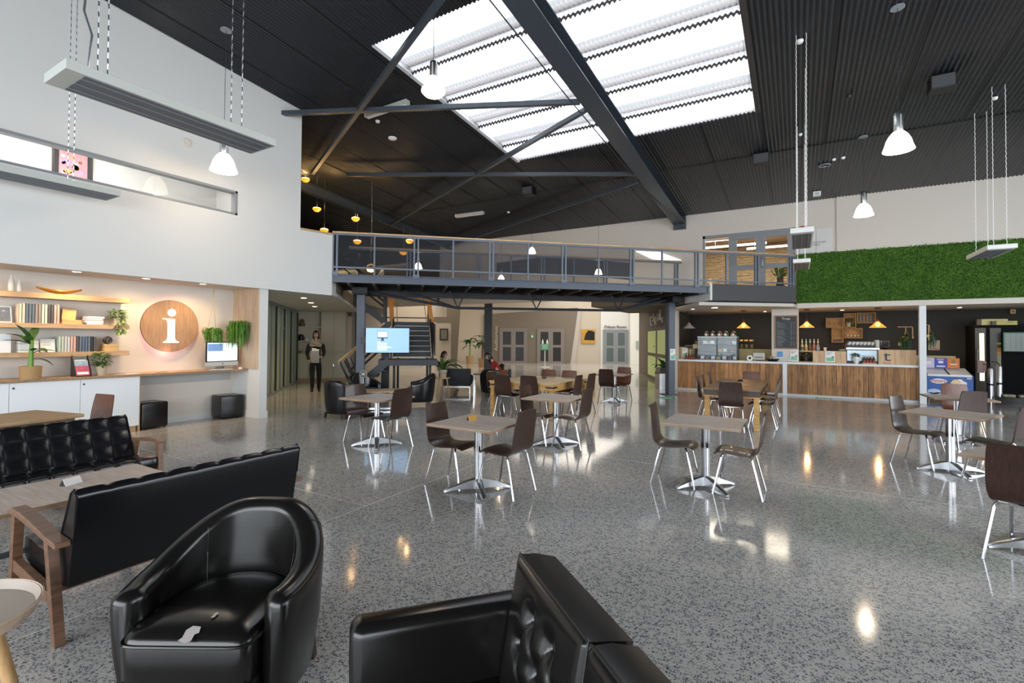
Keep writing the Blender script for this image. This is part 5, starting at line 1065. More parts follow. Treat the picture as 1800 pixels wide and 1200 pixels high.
# ================================================================ PLANTS
def leaf(mb, base, dirn, L_, w_, droop=.5, n=6, up=.0, fold=.25, twist=0):
    """curved pointed leaf from base toward dirn (unit horizontal + up)"""
    d = Vector(dirn).normalized(); side = d.cross(_z); side = side.normalized() if side.length > 1e-4 else Vector((1, 0, 0)); p = Vector(base); rows = []
    for i in range(n+1):
        u = i/n; wv = w_*math.sin(pi*min(1, u*.93+.07))**.8*(1-u*.15); nrm = side.cross(d).normalized()
        rows.append([p-side*wv/2+nrm*fold*wv*.5, p, p+side*wv/2+nrm*fold*wv*.5])
        p = p+d*(L_/n); d = (d-_z*droop/n).normalized(); 
    mb.grid(rows); return mb
def big_leaf_plant(t, n, zs, L_, w_, mt, name='leaf', stem=True, spread=(0, 6.28), droop=.9, lift=(.4, 1.2), r0=.01):
    for i in range(n):
        a = spread[0]+(spread[1]-spread[0])*(i+random.uniform(-.3, .3))/n; li = random.uniform(*lift); z_ = random.uniform(*zs); l_ = L_*random.uniform(.75, 1.15)
        leaf(MB(), (r0*cos(a), r0*sin(a), z_), (cos(a), sin(a), li), l_, w_*random.uniform(.8, 1.15), droop*random.uniform(.7, 1.3), 8).build(name, mt, t, smooth=True)
def pot(t, r0, r1, h_, mt, z0=0):
    MB().lathe([(r0, z0), (r1, z0+h_), (r1*.93, z0+h_), (r1*.9, z0+h_-.02), (0, z0+h_-.02)], 20).build('pot', mt, t, smooth=True)
def bush(t, n, r_, z0, z1, L_, mt, name='foliage', drop=0, cx_=0, cy_=0):
    mb = MB()
    for i in range(n):
        a = random.uniform(0, 6.28); rr = r_*math.sqrt(random.random()); z_ = random.uniform(z0, z1); li = random.uniform(-.3, .9)-drop
        leaf(mb, (cx_+rr*cos(a)*.6, cy_+rr*sin(a)*.6, z_), (cos(a), sin(a), li), L_*random.uniform(.6, 1.2), L_*.42, .8, 3)
    o = mb.build(name, mt, t, smooth=False, kind='stuff'); return o
# palm on the stool
pp_ = thing('potted_palm', 'potted palm with arching green leaves on the blond stool', 'plant', (ps_.location.x, ps_.location.y, .49))
MB().lathe([(.095, 0), (.11, .15), (.12, .16), (.12, .22), (.105, .22), (.1, .19), (0, .19)], 24).build('basket_pot', POTW, pp_, smooth=True)
for i in range(20):
    a = i*2.4+random.uniform(-.3, .3); li = random.uniform(.9, 2.6); l_ = random.uniform(.5, .85)
    st0 = Vector((cos(a)*.03, sin(a)*.03, .2)); leaf(MB(), st0, (cos(a), sin(a), li), l_, .075, random.uniform(1.6, 2.6), 9, fold=.5).build('frond', GREEN if i % 3 else GREEND, pp_, smooth=True)
for i in range(8):
    a = i*.8; MB().tube([(0, 0, .18), (cos(a)*.03, sin(a)*.03, .42), (cos(a)*.1, sin(a)*.1, .6)], [.008, .006, .003], 5).build('stem', GREENL, pp_)
# far plants
for (px_, D, h_, lb) in ((826, 31.0, 1.55, 'potted banana plant against the far beige wall'), (848, 27.5, 1.7, 'dark potted tree partly behind the tall far column')):
    v = cw((px_-900)/F*D, D); t = thing('potted_tree', lb, 'plant', v); pot(t, .2, .24, .5, WICK)
    MB().tube([(0, 0, .45), (.02, 0, h_)], [.05, .035], 7).build('trunk', GREENL if px_ == 826 else WALN, t, smooth=True)
    big_leaf_plant(t, 12, (h_*.75, h_*1.05), .75, .26, GREEND, droop=1.6, lift=(.0, 1.0))
# desk items: z of the desk top is .97
DZ = .97
bp_ = thing('potted_banana_plant', 'leafy banana-like plant in a woven basket on the desk', 'plant', (-9.62, 2.52, DZ))
pot(bp_, .115, .125, .19, WICK)
MB().tube([(0, 0, .17), (.01, .0, .35), (0, .01, .62)], [.035, .03, .02], 8).build('stem', GREENL, bp_, smooth=True)
for (a, li, l_, w_, z_, dr) in ((-1.5, .5, .34, .13, .5, .7), (-2.4, .9, .36, .13, .52, .9), (1.3, .7, .3, .12, .36, 1.2), (1.7, .2, .30, .10, .28, 1.4), (.3, .5, .34, .12, .4, 1.2), (-.6, .7, .3, .11, .55, .9), (2.6, 1.5, .33, .12, .56, .8), (3.4, 1.0, .30, .12, .5, .9), (-1.2, 1.6, .32, .11, .56, .6)):
    leaf(MB(), (0, 0, z_), (cos(a), sin(a), li), l_, w_, dr, 8).build('leaf', GREEND if l_ > .31 else GREEN, bp_, smooth=True)
hb = thing('potted_herb', 'bushy green plant in a pale clay pot on the desk', 'plant', (-9.66, 3.37, DZ)); pot(hb, .06, .08, .15, POTW); bush(hb, 260, .17, .15, .36, .07, GREEN)
tp = thing('trailing_plant', 'variegated trailing plant at the right end of the middle shelf', 'plant', (-9.80, 3.62, 1.80)); pot(tp, .05, .06, .1, POTW)
bush(tp, 90, .13, .08, .24, .1, GREENV); bush(tp, 60, .08, -.14, .1, .09, GREENV, 'trailing_foliage', .9, .06, .03)
# hanging plants
def hanging(label, loc, r_, drop, n, mt, ztop):
    t = thing('hanging_plant', label, 'plant', loc); pot(t, .06, .1, .13, M_('hanging_pot', '#9a7a58', .7))
    for k in range(3):
        a = k*2.1; MB().tube([(.1*cos(a), .1*sin(a), .12), (.02*cos(a), .02*sin(a), (ztop-loc[2])*.6), (0, 0, ztop-loc[2])], .004, 4).build('cord', M_('jute_cord', '#b49a6c', .9), t)
    mb = MB()
    for i in range(n):
        a = random.uniform(0, 6.28); rr = r_*random.uniform(.35, 1); z0 = random.uniform(.02, .2); L_ = drop*random.uniform(.3, 1)
        mb.tube([(rr*.5*cos(a), rr*.5*sin(a), .13), (rr*cos(a), rr*sin(a), z0), (rr*1.02*cos(a), rr*1.02*sin(a), z0-L_)], [.004, .007, .003], 3, cap=False)
        for q in range(4):
            zz = z0-L_*q/4; leaf(mb, (rr*cos(a), rr*sin(a), zz), (cos(a+q), sin(a+q), -.5), .045, .02, .8, 2)
    for i in range(n):
        a = random.uniform(0, 6.28); rr = r_*random.random(); leaf(mb, (rr*cos(a)*.8, rr*sin(a)*.8, .10+random.uniform(0, .09)), (cos(a), sin(a), random.uniform(-.2, 1.2)), random.uniform(.05, .10), .025, 1.2, 3)
    mb.build('foliage', mt, t, kind='stuff'); return t
HG = M_('hanging_green', '#5b8a2e', .6, var=.45, vs=12)
hanging('bushy hanging plant above the computer, left of two', (-9.72, 5.12, 1.58), .17, .22, 150, HG, 2.58)
hanging('tall trailing hanging plant above the computer, right of two', (-9.55, 5.50, 1.72), .19, .45, 190, HG, 2.58)
hanging('trailing plant hanging from a wooden bracket before the charcoal cafe wall', (2.62, 17.2, 1.62), .14, .42, 80, GREEND, 2.02)
hanging('trailing plant hanging on the white post beside the freezer', (3.0, 16.5, 1.66), .15, .35, 80, GREEND, 2.05)
# ================================================================ ALCOVE FURNITURE
cbn = thing('desk_cabinet', 'long white cabinet with flush doors under the left part of the desk', 'cabinet', (-9.62, 3.88, 0))
MB().box(-.43, -4.6, .1, 0, 0, .92).build('body', WHITEC, cbn); MB().box(-.43, -4.6, 0, -.05, -.02, .1).build('plinth', OAKS, cbn); MB().box(-.43, 0, .0, .0, .018, .92).build('end_panel', OAKS, cbn)
for k in range(6):
    y1 = -.003-k*.79; d_ = MB().box(0, y1-.785, .1, .018, y1, .925).build('door', WHITEC, cbn, bevel=.0015)
    q = MB(); q.M = Matrix.Translation((.018, y1-.745, .85)) @ Matrix.Rotation(pi/2, 4, 'Y'); q.lathe([(.014, 0), (.014, .006), (0, .007)], 14); q.build('lock', BLACK, d_)
dsk = thing('wall_desk', 'long blond timber desk top running the length of the alcove', 'desk', (-9.82, 1.0, .935))
MB().box(-.25, -3.0, 0, .28, 4.70, .035).build('top', OAKS, dsk, bevel=.004); MB().box(.278, -3.0, -.004, .284, 4.70, .034).build('edge_band', OAKE, dsk)
MB().box(-.24, 2.95, -.2, -.225, 4.65, 0).build('cable_tray', M_('grey_tray', '#a9aaa8', .5), dsk)
SH = [(2.165, 2.245), (1.72, 1.79), (1.285, 1.355)]
for i, (z0, z1) in enumerate(SH):
    s_ = thing('wall_shelf', ('top', 'middle', 'bottom')[i]+' of the three thick oak wall shelves', 'shelf', (-9.91, 1.0, z0))
    MB().box(-.158, -3.5, 0, .16, 2.77, z1-z0).build('board', OAKS, s_, bevel=.002); MB().box(-.158, 2.7705, 0.001, .16, 2.773, z1-z0-.001).build('end_grain', OAKE, s_)
ORD = ['first', 'second', 'third', 'fourth', 'fifth', 'sixth', 'seventh', 'eighth', 'ninth', 'tenth', 'eleventh', 'twelfth', 'thirteenth', 'fourteenth']
def book(x, y, z, th, h_, d_, col, label, group, cname):
    t = thing('book', label, 'book', (x, y, z), 0, group); m_ = M_('book_'+cname, col, .7)
    MB().box(-d_/2, -th/2+.0008, 0, d_/2, -th/2+.004, h_).box(-d_/2, th/2-.004, 0, d_/2, th/2-.0008, h_).box(d_/2-.004, -th/2+.0008, 0, d_/2, th/2-.0008, h_).build('cover', m_, t)
    MB().box(-d_/2+.003, -th/2+.004, .004, d_/2-.004, th/2-.004, h_-.004).build('pages', PAPER, t)
def row(y0, y1, z, cols, h_, group, where):
    n = len(cols); th = (y1-y0)/n
    for i, (cn, c) in enumerate(cols): book(-9.87, y0+th*(i+.5), z, th, h_+random.uniform(-.004, .004), .16, c, '%s hardback, %s from the left on %s' % (cn, ORD[i], where), group, cn.replace(' ', '_'))
IV, SL, TP, MI, CH, PK, LG, DB, BL = ('ivory', '#cfc4b2'), ('slate blue', '#5f6b7a'), ('taupe', '#8d8580'), ('pale mint', '#b3c4b8'), ('charcoal', '#4d4d50'), ('dusty pink', '#c9a59b'), ('pale grey', '#c3c4c0'), ('denim blue', '#56677f'), ('black', '#2a2b2e')
yb = lambda px_: at(px_, 590, 0, -9.8).y
row(yb(31.5), yb(104), 1.79, [IV, IV, SL, SL, SL, TP, TP, MI, MI, CH, CH, PK, PK], .285, 'books on the middle shelf', 'the middle shelf')
row(yb(102), yb(169), 1.355, [MI, MI, LG, LG, PK, PK, CH, SL, DB, DB, SL, BL, CH], .24, 'books on the bottom shelf', 'the bottom shelf')
def slab(y, z, w_, h_, d_, col, label, group, rz=0, cat='book', x=-9.86):
    t = thing('book', label, cat, (x, y, z), rz, group); nm = 'c'+col.strip('#')
    MB().box(-d_/2, -w_/2, 0, d_/2, w_/2, .003).box(-d_/2, -w_/2, h_-.003, d_/2, w_/2, h_).box(-d_/2, -w_/2, .003, -d_/2+.003, w_/2, h_-.003).build('cover', M_(nm, col, .6), t)
    MB().box(-d_/2+.004, -w_/2+.004, .003, d_/2-.004, w_/2-.004, h_-.003).build('pages', PAPER, t)
yq = yb(165.5); z_ = 1.79
for (c, h_, w_, lb, o_) in (('#d9d6cc', .028, .21, 'white', .0), ('#c8a091', .04, .24, 'dusty pink', -.005), ('#3f4254', .032, .22, 'navy', -.005), ('#d8c3b0', .034, .23, 'cream', .01)):
    slab(yq+o_, z_, w_, h_, .17, c, '%s book in the flat stack beside the trailing plant' % lb, 'flat book stack on the middle shelf', .05 if lb == 'navy' else 0); z_ += h_
yq = yb(51); z_ = 1.355
for i, (c, h_, lb) in enumerate((('#dfe2dd', .03, 'white lowest'), ('#4f9a4c', .014, 'green lower'), ('#e4e6e4', .028, 'white'), ('#d5dadb', .03, 'grey-white'), ('#e4e4e0', .022, 'white upper'), ('#a33a3c', .014, 'red'), ('#cfd8d2', .03, 'pale upper'), ('#a4c94e', .016, 'lime topmost'))):
    slab(yq+random.uniform(-.004, .004), z_, .215, h_, .17, c, '%s magazine in the stack at the left of the bottom shelf' % lb, 'magazine stack on the bottom shelf', cat='magazine'); z_ += h_
KR = M_('kraft_box', '#cfa96e', .6)
def box_(nm, label, cat, y, z, w_, h_, d_, mt, rx=0, x=-9.86, lid=None):
    t = thing(nm, label, cat, (x, y, z)); o = MB().box(-d_/2, -w_/2, 0, d_/2, w_/2, h_).build('body', mt, t, bevel=.003)
    if lid: MB().box(-d_/2-.002, -w_/2-.002, h_*.62, d_/2+.002, w_/2+.002, h_*.66).build('seam', OAKE, t)
    return t
box_('wooden_box', 'flat pale wooden box lying on the middle shelf', 'box', yb(125), 1.79, .23, .065, .16, KR, lid=1)
lp = thing('leaning_panel', 'blank tan panel leaning on the flat wooden box', 'panel', (-9.86, yb(122.5), 1.855)); o = MB().box(-.012, -.085, 0, .0, .085, .185).build('board', KR, lp, bevel=.002); o.rotation_euler = (R(-8), R(-14), 0); MB().box(-.04, -.03, 0, -.03, .03, .12).build('strut', OAKE, lp)
box_('wooden_box', 'pale wooden box under the twig ball on the bottom shelf', 'box', yb(196), 1.355, .19, .115, .16, KR, lid=1)
tb = thing('twig_ball', 'brown openwork twig ball on the pale wooden box', 'ornament', (-9.86, yb(192), 1.535))
for i in range(8):
    mb = MB(); mb.M = Matrix.Rotation(i*.9, 4, 'Z') @ Matrix.Rotation(1.1+i*.5, 4, 'X'); mb.tube([(.062*cos(k*pi/10), .062*sin(k*pi/10), 0) for k in range(21)], .0045, 5); mb.build('hoop', M_('brown_wire', '#3a2618', .4, .4), tb)
for (px_, h_, r_, lb) in ((19.5, .245, .036, 'taller white bottle vase at the left of the top shelf'), (33.5, .19, .032, 'shorter white bottle vase on the top shelf')):
    t = thing('bottle_vase', lb, 'vase', (-9.84, yb(px_), 2.245)); MB().lathe([(r_*.8, 0), (r_, .02), (r_*1.02, h_*.45), (r_*.9, h_*.62), (r_*.35, h_*.82), (r_*.28, h_*.97), (r_*.36, h_), (r_*.2, h_)], 22).build('body', CERAM, t, smooth=True); MB().lathe([(r_*.36, h_), (r_*.3, h_+.004), (0, h_+.004)], 14, cap=False).build('mouth', TAUPE, t)
bw = thing('boat_bowl', 'long curved golden boat-shaped bowl on the top shelf', 'bowl', (-9.82, yb(104), 2.248)); rows = []
for i in range(21):
    u = -1+2*i/20; w_ = .075*(1-abs(u)**1.6)+.002; zc = .075*abs(u)**1.8+(.02*u*-1 if 0 else 0); zr = .05+.05*abs(u)**1.4
    rows.append([Vector((w_*cos(a), u*.27, zc+(zr-zc)*(1-sin(a) if 0 else (1-math.sin(max(0, min(pi, a))))))) for a in [pi*k/10 for k in range(11)]])
bo = MB().grid(rows).build('shell', M_('antique_gold', '#b07c2c', .35, .6), bw, smooth=True); md = bo.modifiers.new('s', 'SOLIDIFY'); md.thickness = .004
MB().box(-.02, -.04, -.003, .02, .04, .004).build('foot', M_('antique_gold', '#b07c2c', .35, .6), bw)
def framed(nm, label, px_, z, w_, h_, lean, mt, inner, cat='picture', x=-9.82):
    t = thing(nm, label, cat, (x, yb(px_), z)); o = MB().box(-.008, -w_/2, 0, .0, w_/2, h_).build('board', mt, t); o.rotation_euler = (0, R(-lean), 0)
    o2 = MB().box(.0005, -w_/2+.012, .015, .002, w_/2-.012, h_-.015).build('face', inner, o); s_ = MB().box(-.06, -.01, 0, -.052, .01, h_*.7).build('easel_strut', mt, t); return t, o
framed('framed_photo', 'tilted framed photo at the left end of the middle shelf', 8, 1.79, .16, .25, 18, WHITEP, M_('photo_print', '#5d6675', .5, var=.6, vs=20))
t, o = framed('white_card', 'white display card standing on the bottom shelf', 86, 1.355, .17, .2, 10, WHITEP, PAPER, 'card'); 
for k in range(3): MB().box(.0022, -.06, .14-k*.02, .003, .03, .146-k*.02).build('print_line', M_('grey_print_line', '#8a8c90', .7), o)
framed('white_block', 'large white panel at the left end of the bottom shelf', 6, 1.355, .17, .27, 4, WHITEP, WHITEC, 'panel')
t, o = framed('desk_card', 'small square white card on the desk beside the woven basket', 44, .97, .125, .14, 8, WHITEP, PAPER, 'card', x=-9.64)
br_ = thing('brochure_rack', 'tiered rack of colourful brochures on the desk', 'brochure rack', (-9.68, 3.12, DZ))
o = MB().extr([(-.1, -.1, 0), (.1, -.1, 0), (.1, -.1, .03), (-.07, -.1, .34), (-.1, -.1, .34)], (0, .008, 0)).extr([(-.1, .092, 0), (.1, .092, 0), (.1, .092, .03), (-.07, .092, .34), (-.1, .092, .34)], (0, .008, 0)).box(-.1, -.1, 0, -.09, .1, .34).build('rack', BLACK, br_)
for k, (z0, x0, c) in enumerate(((.015, .08, '#b5506a'), (.10, .03, '#8aa3b5'), (.2, -.03, '#4d5652'))):
    o = MB().box(0, -.085, 0, .004, .085, .16).build('brochure', M_('brochure%d' % k, c, .45, var=.5, vs=18), br_); o.location = (x0, 0, z0); o.rotation_euler = (0, R(-22), 0); MB().box(.0045, -.07, .02, .0055, .07, .06).build('print_band', PAPER, o)
for (y_, w_, lb, mt) in ((3.78, .12, 'white papers lying on the desk left of the round sign', PAPER), (3.62, .09, 'small grey card lying on the desk near the clay pot', ALUL), (4.25, .10, 'dark pen lying on the desk under the round sign', BLACK)):
    t = thing('paper_sheet' if mt is not BLACK else 'pen', lb, 'paper' if mt is not BLACK else 'pen', (-9.70, y_, DZ), .2); MB().box(-.07 if mt is not BLACK else -.006, -w_, 0, .07 if mt is not BLACK else .006, w_, .004).build('body', mt, t); MB().box(-.05 if mt is not BLACK else -.004, -w_*.6, .004, .05 if mt is not BLACK else .004, w_*.5, .006).build('top_sheet', mt, t)
# round sign
sg = thing('information_sign', 'round wooden information sign with a glowing white letter i', 'sign', (-10.065, 4.50, 1.80))
HALO = M_('pink_halo', (1, .5, .42), .4, emit=3.6, ecol=(1, .36, .32)); LIT = M_('lit_white', (1, .97, .92), .4, emit=1.15, ecol=(1, .93, .84))
def disc(r_, x0, x1, mt, nm, par):
    q = MB(); q.M = Matrix.Rotation(pi/2, 4, 'Y'); q.lathe([(r_, x0), (r_, x1)], 72); return q.build(nm, mt, par)
disc(.455, .01, .045, HALO, 'halo_strip', sg); disc(.475, .06, .095, SIGNW, 'wood_disc', sg); disc(.479, .062, .088, WALN, 'disc_edge', sg)
q = MB(); q.M = Matrix.Translation((.096, .01, .245)) @ Matrix.Rotation(pi/2, 4, 'Y'); q.lathe([(.068, 0), (.068, .006)], 32); q.build('letter_dot', LIT, sg)
ip = [(-.15, .125), (-.10, .12), (-.075, .09), (-.065, .02), (-.065, -.22), (-.085, -.27), (-.135, -.29), (-.135, -.31), (.125, -.31), (.125, -.29), (.075, -.27), (.055, -.22), (.055, .10), (.055, .13), (-.15, .14)]
MB().extr([(.096, y_+.01, z_) for y_, z_ in ip], (.006, 0, 0)).build('letter_stem', LIT, sg)
point((-9.97, 4.42, 1.33), 2.2, (1, .45, .4), .1)
# computer
pc = thing('desktop_computer', 'silver all-in-one computer with a web page on its screen', 'computer', (-9.66, 5.27, DZ), R(6))
MB().box(-.01, -.33, .09, .012, .33, .54).build('screen_housing', BLACK, pc, bevel=.004); MB().box(-.012, -.33, .075, .013, .33, .155).build('chin', ALUL, pc, bevel=.004)
SCR = M_('lit_screen_white', '#eef2f6', .3, emit=.85, ecol=hx('e8eef5')); sc2 = MB().box(.012, -.305, .17, .0135, .305, .52).build('screen', SCR, pc)
MB().box(.0136, -.30, .36, .0145, -.0, .50).build('web_image', M_('lit_screen_blue', '#7d9cc8', .3, emit=.5, ecol=hx('6f8fbe')), sc2); MB().box(.0136, .0, .495, .0145, .30, .50).box(.0136, .02, .355, .0145, .08, .363).box(.0136, .24, .46, .0145, .245, .49).build('web_lines', BLACK, sc2)
MB().box(.0136, -.03, .19, .0145, .03, .2).build('dock', M_('dock_blue', '#9dc3d8', .4), sc2)
q = MB(); q.M = Matrix.Translation((.0135, 0, .115)) @ Matrix.Rotation(pi/2, 4, 'Y'); q.lathe([(.012, 0), (.012, .001)], 14); q.build('emblem', BLACK, pc)
MB().box(-.09, -.09, 0, .08, .09, .008).extr([(-.09, -.09, .0), (-.08, -.09, 0), (-.01, -.09, .3), (-.02, -.09, .3)], (0, .18, 0)).build('stand', BRUSH, pc)
kb = thing('keyboard', 'thin white keyboard on the desk before the computer', 'keyboard', (-9.60+.0, 5.22, DZ), R(4)); MB().box(-.055, -.21, 0, .055, .21, .01).build('case', ALUL, kb)
mk = MB()
for i in range(5):
    for j in range(15): mk.box(-.048+i*.02, -.2+j*.0268, .01, -.031+i*.02, -.177+j*.0268, .013)
mk.build('keys', WHITEP, kb, kind='stuff')
ms = thing('computer_mouse', 'small white mouse at the right end of the desk', 'mouse', (-9.58, 5.58, DZ)); MB().lathe([(.03, 0), (.034, .01), (.028, .025), (.012, .033), (0, .034)], 18).build('shell', WHITEP, ms, smooth=True).scale = (1.5, .95, 1); MB().box(-.01, -.001, .03, .04, .001, .0345).build('button_seam', ALU, ms)
po = thing('power_outlet', 'white power outlet under the desk near the computer', 'outlet', (ax_+.002, 5.15, .80)); MB().box(0, -.09, -.04, .012, .09, .04).build('plate', WHITEP, po); MB().box(.012, -.06, -.015, .02, -.02, .015).box(.012, .02, -.015, .02, .06, .015).build('sockets', ALUL, po)
# ================================================================ CAFE COUNTER AND CONTENTS
ctr_ = thing('cafe_counter', 'cafe counter clad in upright reclaimed boards with a white top', 'counter', (0, 16.42, 0))
MB().box(-3.35, .02, .06, 2.74, .55, .92).build('carcass', CHAR, ctr_)
MB().box(-3.35, -.05, .925, 2.755, .62, .985).build('worktop', WHITEC, ctr_, bevel=.004); MB().box(-3.35, -.02, 0, 2.75, .03, .06).build('kickboard', M_('silver_kick', '#c3c6c8', .4), ctr_)
x_ = -3.35
while x_ < 2.75:
    w_ = random.uniform(.085, .155); xe = min(x_+w_, -.366 if x_ < -.37 else 2.75)
    if abs(x_+.366) < .001: x_ = -.249; continue
    if xe-x_ > .01: MB().box(x_+.0028, random.uniform(-.007, .006), .062, xe-.0028, .022, .923).build('board', RECL, ctr_)
    x_ = xe
MB().box(-.365, -.025, 0, -.25, .03, .925).build('corner_post', WHITEC, ctr_)
CT = .985
def caf(px_, py_=640, y=16.6): return at(px_, py_, 1, y)
# glass display cabinet
dc = thing('cake_display', 'black framed glass cake display cabinet with lit shelves', 'display cabinet', (-2.18, 16.72, CT)); W2, H2 = .575, .74
for a in (-W2, W2):
    for b in (-.22, .22): MB().box(a-.014, b-.014, 0, a+.014, b+.014, H2).build('frame_post', BLACK, dc)
for z_ in (0, .24, .48, H2-.03):
    MB().box(-W2, -.225, z_, W2, .225, z_+.012).build('glass_shelf', GLASS if z_ else BLACK, dc)
    MB().box(-W2, -.235, z_, W2, -.22, z_+.022).build('shelf_edge', M_('shelf_edge_grey', '#5c6670', .4), dc)
MB().box(-W2, -.236, .0, W2, -.232, H2).build('front_glass', GLASS, dc); MB().box(-W2, .22, 0, W2, .235, H2).build('rear_door', M_('display_back', '#39423f', .4), dc); MB().box(-W2-.01, -.24, H2-.02, W2+.01, .24, H2+.005).build('top_panel', M_('pale_glass_top', '#b9cdd0', .2), dc)
l_ = area('display_light', (-2.18, 16.70, CT+.69), (0, 0, -1), 1.0, .3, 2.2, (.85, .88, 1))
l_ = area('display_light', (-2.18, 16.46, CT+.2), (0, .3, -1), 1.0, .05, .5, (.8, .85, 1))
FOOD = [M_('pastry', '#c39a66', .7, var=.3, vs=30), M_('white_cake', '#dcd6e4', .6), M_('berry_cake', '#8f6a74', .6), M_('wrapped_roll', '#c7cbd4', .4)]
k_ = 0
for z_, xs_ in ((.012, (-.46, -.3, -.14, .02, .2, .36, .5)), (.252, (.08, .22, .42)), (.492, (-.38, -.3, -.16, .32, .48))):
    for q_ in xs_:
        k_ += 1; t = thing('plate_of_cake', 'plate of cake on the %s shelf of the glass display, %s from the left' % ({.012: 'bottom', .252: 'middle', .492: 'top'}[z_], ORD[xs_.index(q_)]), 'food', (-2.18+q_, 16.66, CT+z_+.001), 0, 'plates in the cake display')
        MB().lathe([(.04, 0), (.085, .014), (.08, .016), (0, .006)], 16, cap=False).build('plate', WHITEP, t, smooth=True)
        MB().box(-.058, -.045, .008, .058, .045, .085+.025*(k_ % 2)).build('cake', FOOD[k_ % 4], t, bevel=.014, seg=3, smooth=True)
# jars on the cabinet
for i, px_ in enumerate((1242, 1253, 1265, 1276, 1289.5)):
    p = at(px_, 590, 1, 16.72); t = thing('glass_jar', '%s glass jar from the left on top of the cake display' % ORD[i], 'jar', (p.x, 16.72, CT+.745), 0, 'glass jars on the cake display')
    MB().lathe([(.06, 0), (.085, .03), (.088, .09), (.06, .13), (.055, .135)], 20, cap=False).build('jar_body', GLASS, t, smooth=True); MB().lathe([(.06, .135), (.055, .15), (.02, .165), (.02, .18), (0, .185)], 16, cap=False).build('lid', M_('jar_lid', '#a58d68', .35, .5), t, smooth=True)
    MB().lathe([(0, .006), (.07, .01), (.075, .05), (0, .055)], 14, cap=False).build('contents', M_('jar_fill%d' % (i % 3), ['#8a7350', '#b78a4a', '#c97b3c'][i % 3], .8), t, smooth=True); MB().box(-.03, -.092, .03, .03, -.088, .10).build('paper_tag', PAPER, t)
for i, px_ in enumerate((1302.5, 1311.5, 1321)):
    p = at(px_, 615, 1, 17.28); t = thing('storage_jar', '%s tall glass storage jar right of the cake display' % ORD[i], 'jar', (p.x, 17.28, 1.34), 0, 'tall jars right of the display'); MB().lathe([(.07, 0), (.078, .02), (.078, .2), (.055, .23), (.055, .25)], 18, cap=False).build('jar_body', GLASS, t, smooth=True); MB().lathe([(.06, .25), (.06, .30), (0, .30)], 16).build('lid', M_('jar_cork', '#c1a368', .6), t); MB().lathe([(0, .01), (.07, .012), (.07, .15), (0, .16)], 14, cap=False).build('contents', M_('jar_dark_fill', '#5d5038', .8), t, smooth=True)
bk = thing('back_cupboard', 'low cream cupboard behind the counter, right of the cake display', 'cupboard', (-1.3, 17.28, 0)); MB().box(-.5, -.2, 0, .62, .2, 1.34).build('body', M_('khaki_laminate', '#8b8257', .6), bk); MB().box(-.46, -.215, .99, .1, -.2, 1.28).build('door', M_('khaki_laminate', '#8b8257', .6), bk); MB().box(.15, -.215, .99, .58, -.2, 1.28).build('door', M_('khaki_laminate', '#8b8257', .6), bk)
ph = thing('payment_terminal', 'pale cash register display on the counter before the khaki cupboard', 'cash register', (-1.0, 16.62, CT)); MB().box(-.16, -.05, .04, .16, .02, .25).build('screen', ALUL, ph, bevel=.01); MB().box(-.12, -.054, .09, .12, -.05, .14).build('print_band', M_('mauve_print', '#8c7f86', .6), ph); MB().box(-.06, -.04, 0, .06, .04, .05).build('stand', BLACK, ph)
rl = thing('tape_roll', 'white roll standing on the counter beside the register', 'roll', (-1.25, 16.6, CT+.085)); q = MB(); q.M = Matrix.Rotation(pi/2, 4, 'X'); q.lathe([(.045, -.03), (.085, -.03), (.085, .03), (.045, .03), (.045, -.03)], 24, cap=False); q.build('roll_body', WHITEP, rl); q = MB(); q.M = Matrix.Rotation(pi/2, 4, 'X'); q.lathe([(.044, -.028), (.044, .028)], 20); q.build('core', BLACK, rl)
for (px_, c, w_, h_, lb) in ((1197, '#9d8f7c', .26, .40, 'brown carton at the left end of the counter'), (1213, '#8a7a64', .22, .34, 'taller brown carton behind the sauce bottles')):
    p = caf(px_); t = thing('carton', lb, 'box', (p.x, 16.78, CT)); MB().box(-w_/2, -.1, 0, w_/2, .1, h_).build('body', M_('carton'+c[1:], c, .8), t); MB().box(-.02, -.101, 0, .02, .101, h_+.001).build('tape', KR, t)
for (px_, py_, w_, h_, c, lb) in ((1224, 607, .18, .14, '#c9bc96', 'cream box left of the cake display'), (1226, 600, .12, .12, '#76694a', 'olive box on top of the cream box')):
    p = at(px_, py_, 1, 17.0); t = thing('storage_box', lb, 'box', (p.x, 17.0, p.z-.1)); MB().box(-w_/2, -.1, 0, w_/2, .1, h_).build('body', M_('sb'+c[1:], c, .7), t); MB().box(-w_/2-.004, -.104, h_-.03, w_/2+.004, .104, h_).build('lid', M_('sb'+c[1:], c, .7), t)
su = thing('display_stand', 'tall dark stand holding boxes at the left end of the cafe', 'stand', (-2.98, 17.3, 0)); MB().box(-.3, -.12, 0, .3, .18, 1.42).build('body', TAUPE, su); MB().box(-.32, -.14, 1.42, .32, .2, 1.44).build('top', OAKS, su)
def bottle(x, y, z, h_, r_, mt, label, group, cap=BLACK, pump=False, lab=None):
    t = thing('bottle', label, 'bottle', (x, y, z), 0, group); MB().lathe([(r_, 0), (r_*1.05, .01), (r_*1.05, h_*.5), (r_*.4, h_*.75), (r_*.35, h_*.92)], 14).build('glass_body', mt, t, smooth=True); MB().lathe([(r_*.42, h_*.9), (r_*.42, h_), (0, h_)], 12).build('cap', cap, t)
    if lab: MB().lathe([(r_*1.07, h_*.1), (r_*1.07, h_*.4)], 14, cap=False).build('label_band', lab, t)
    if pump: MB().tube([(0, 0, h_), (0, 0, h_*1.25), (0, -.05, h_*1.27)], .008, 6).build('pump', WHITEP, t)
    return t
RB = M_('dark_red_glass', '#43211c', .2); 
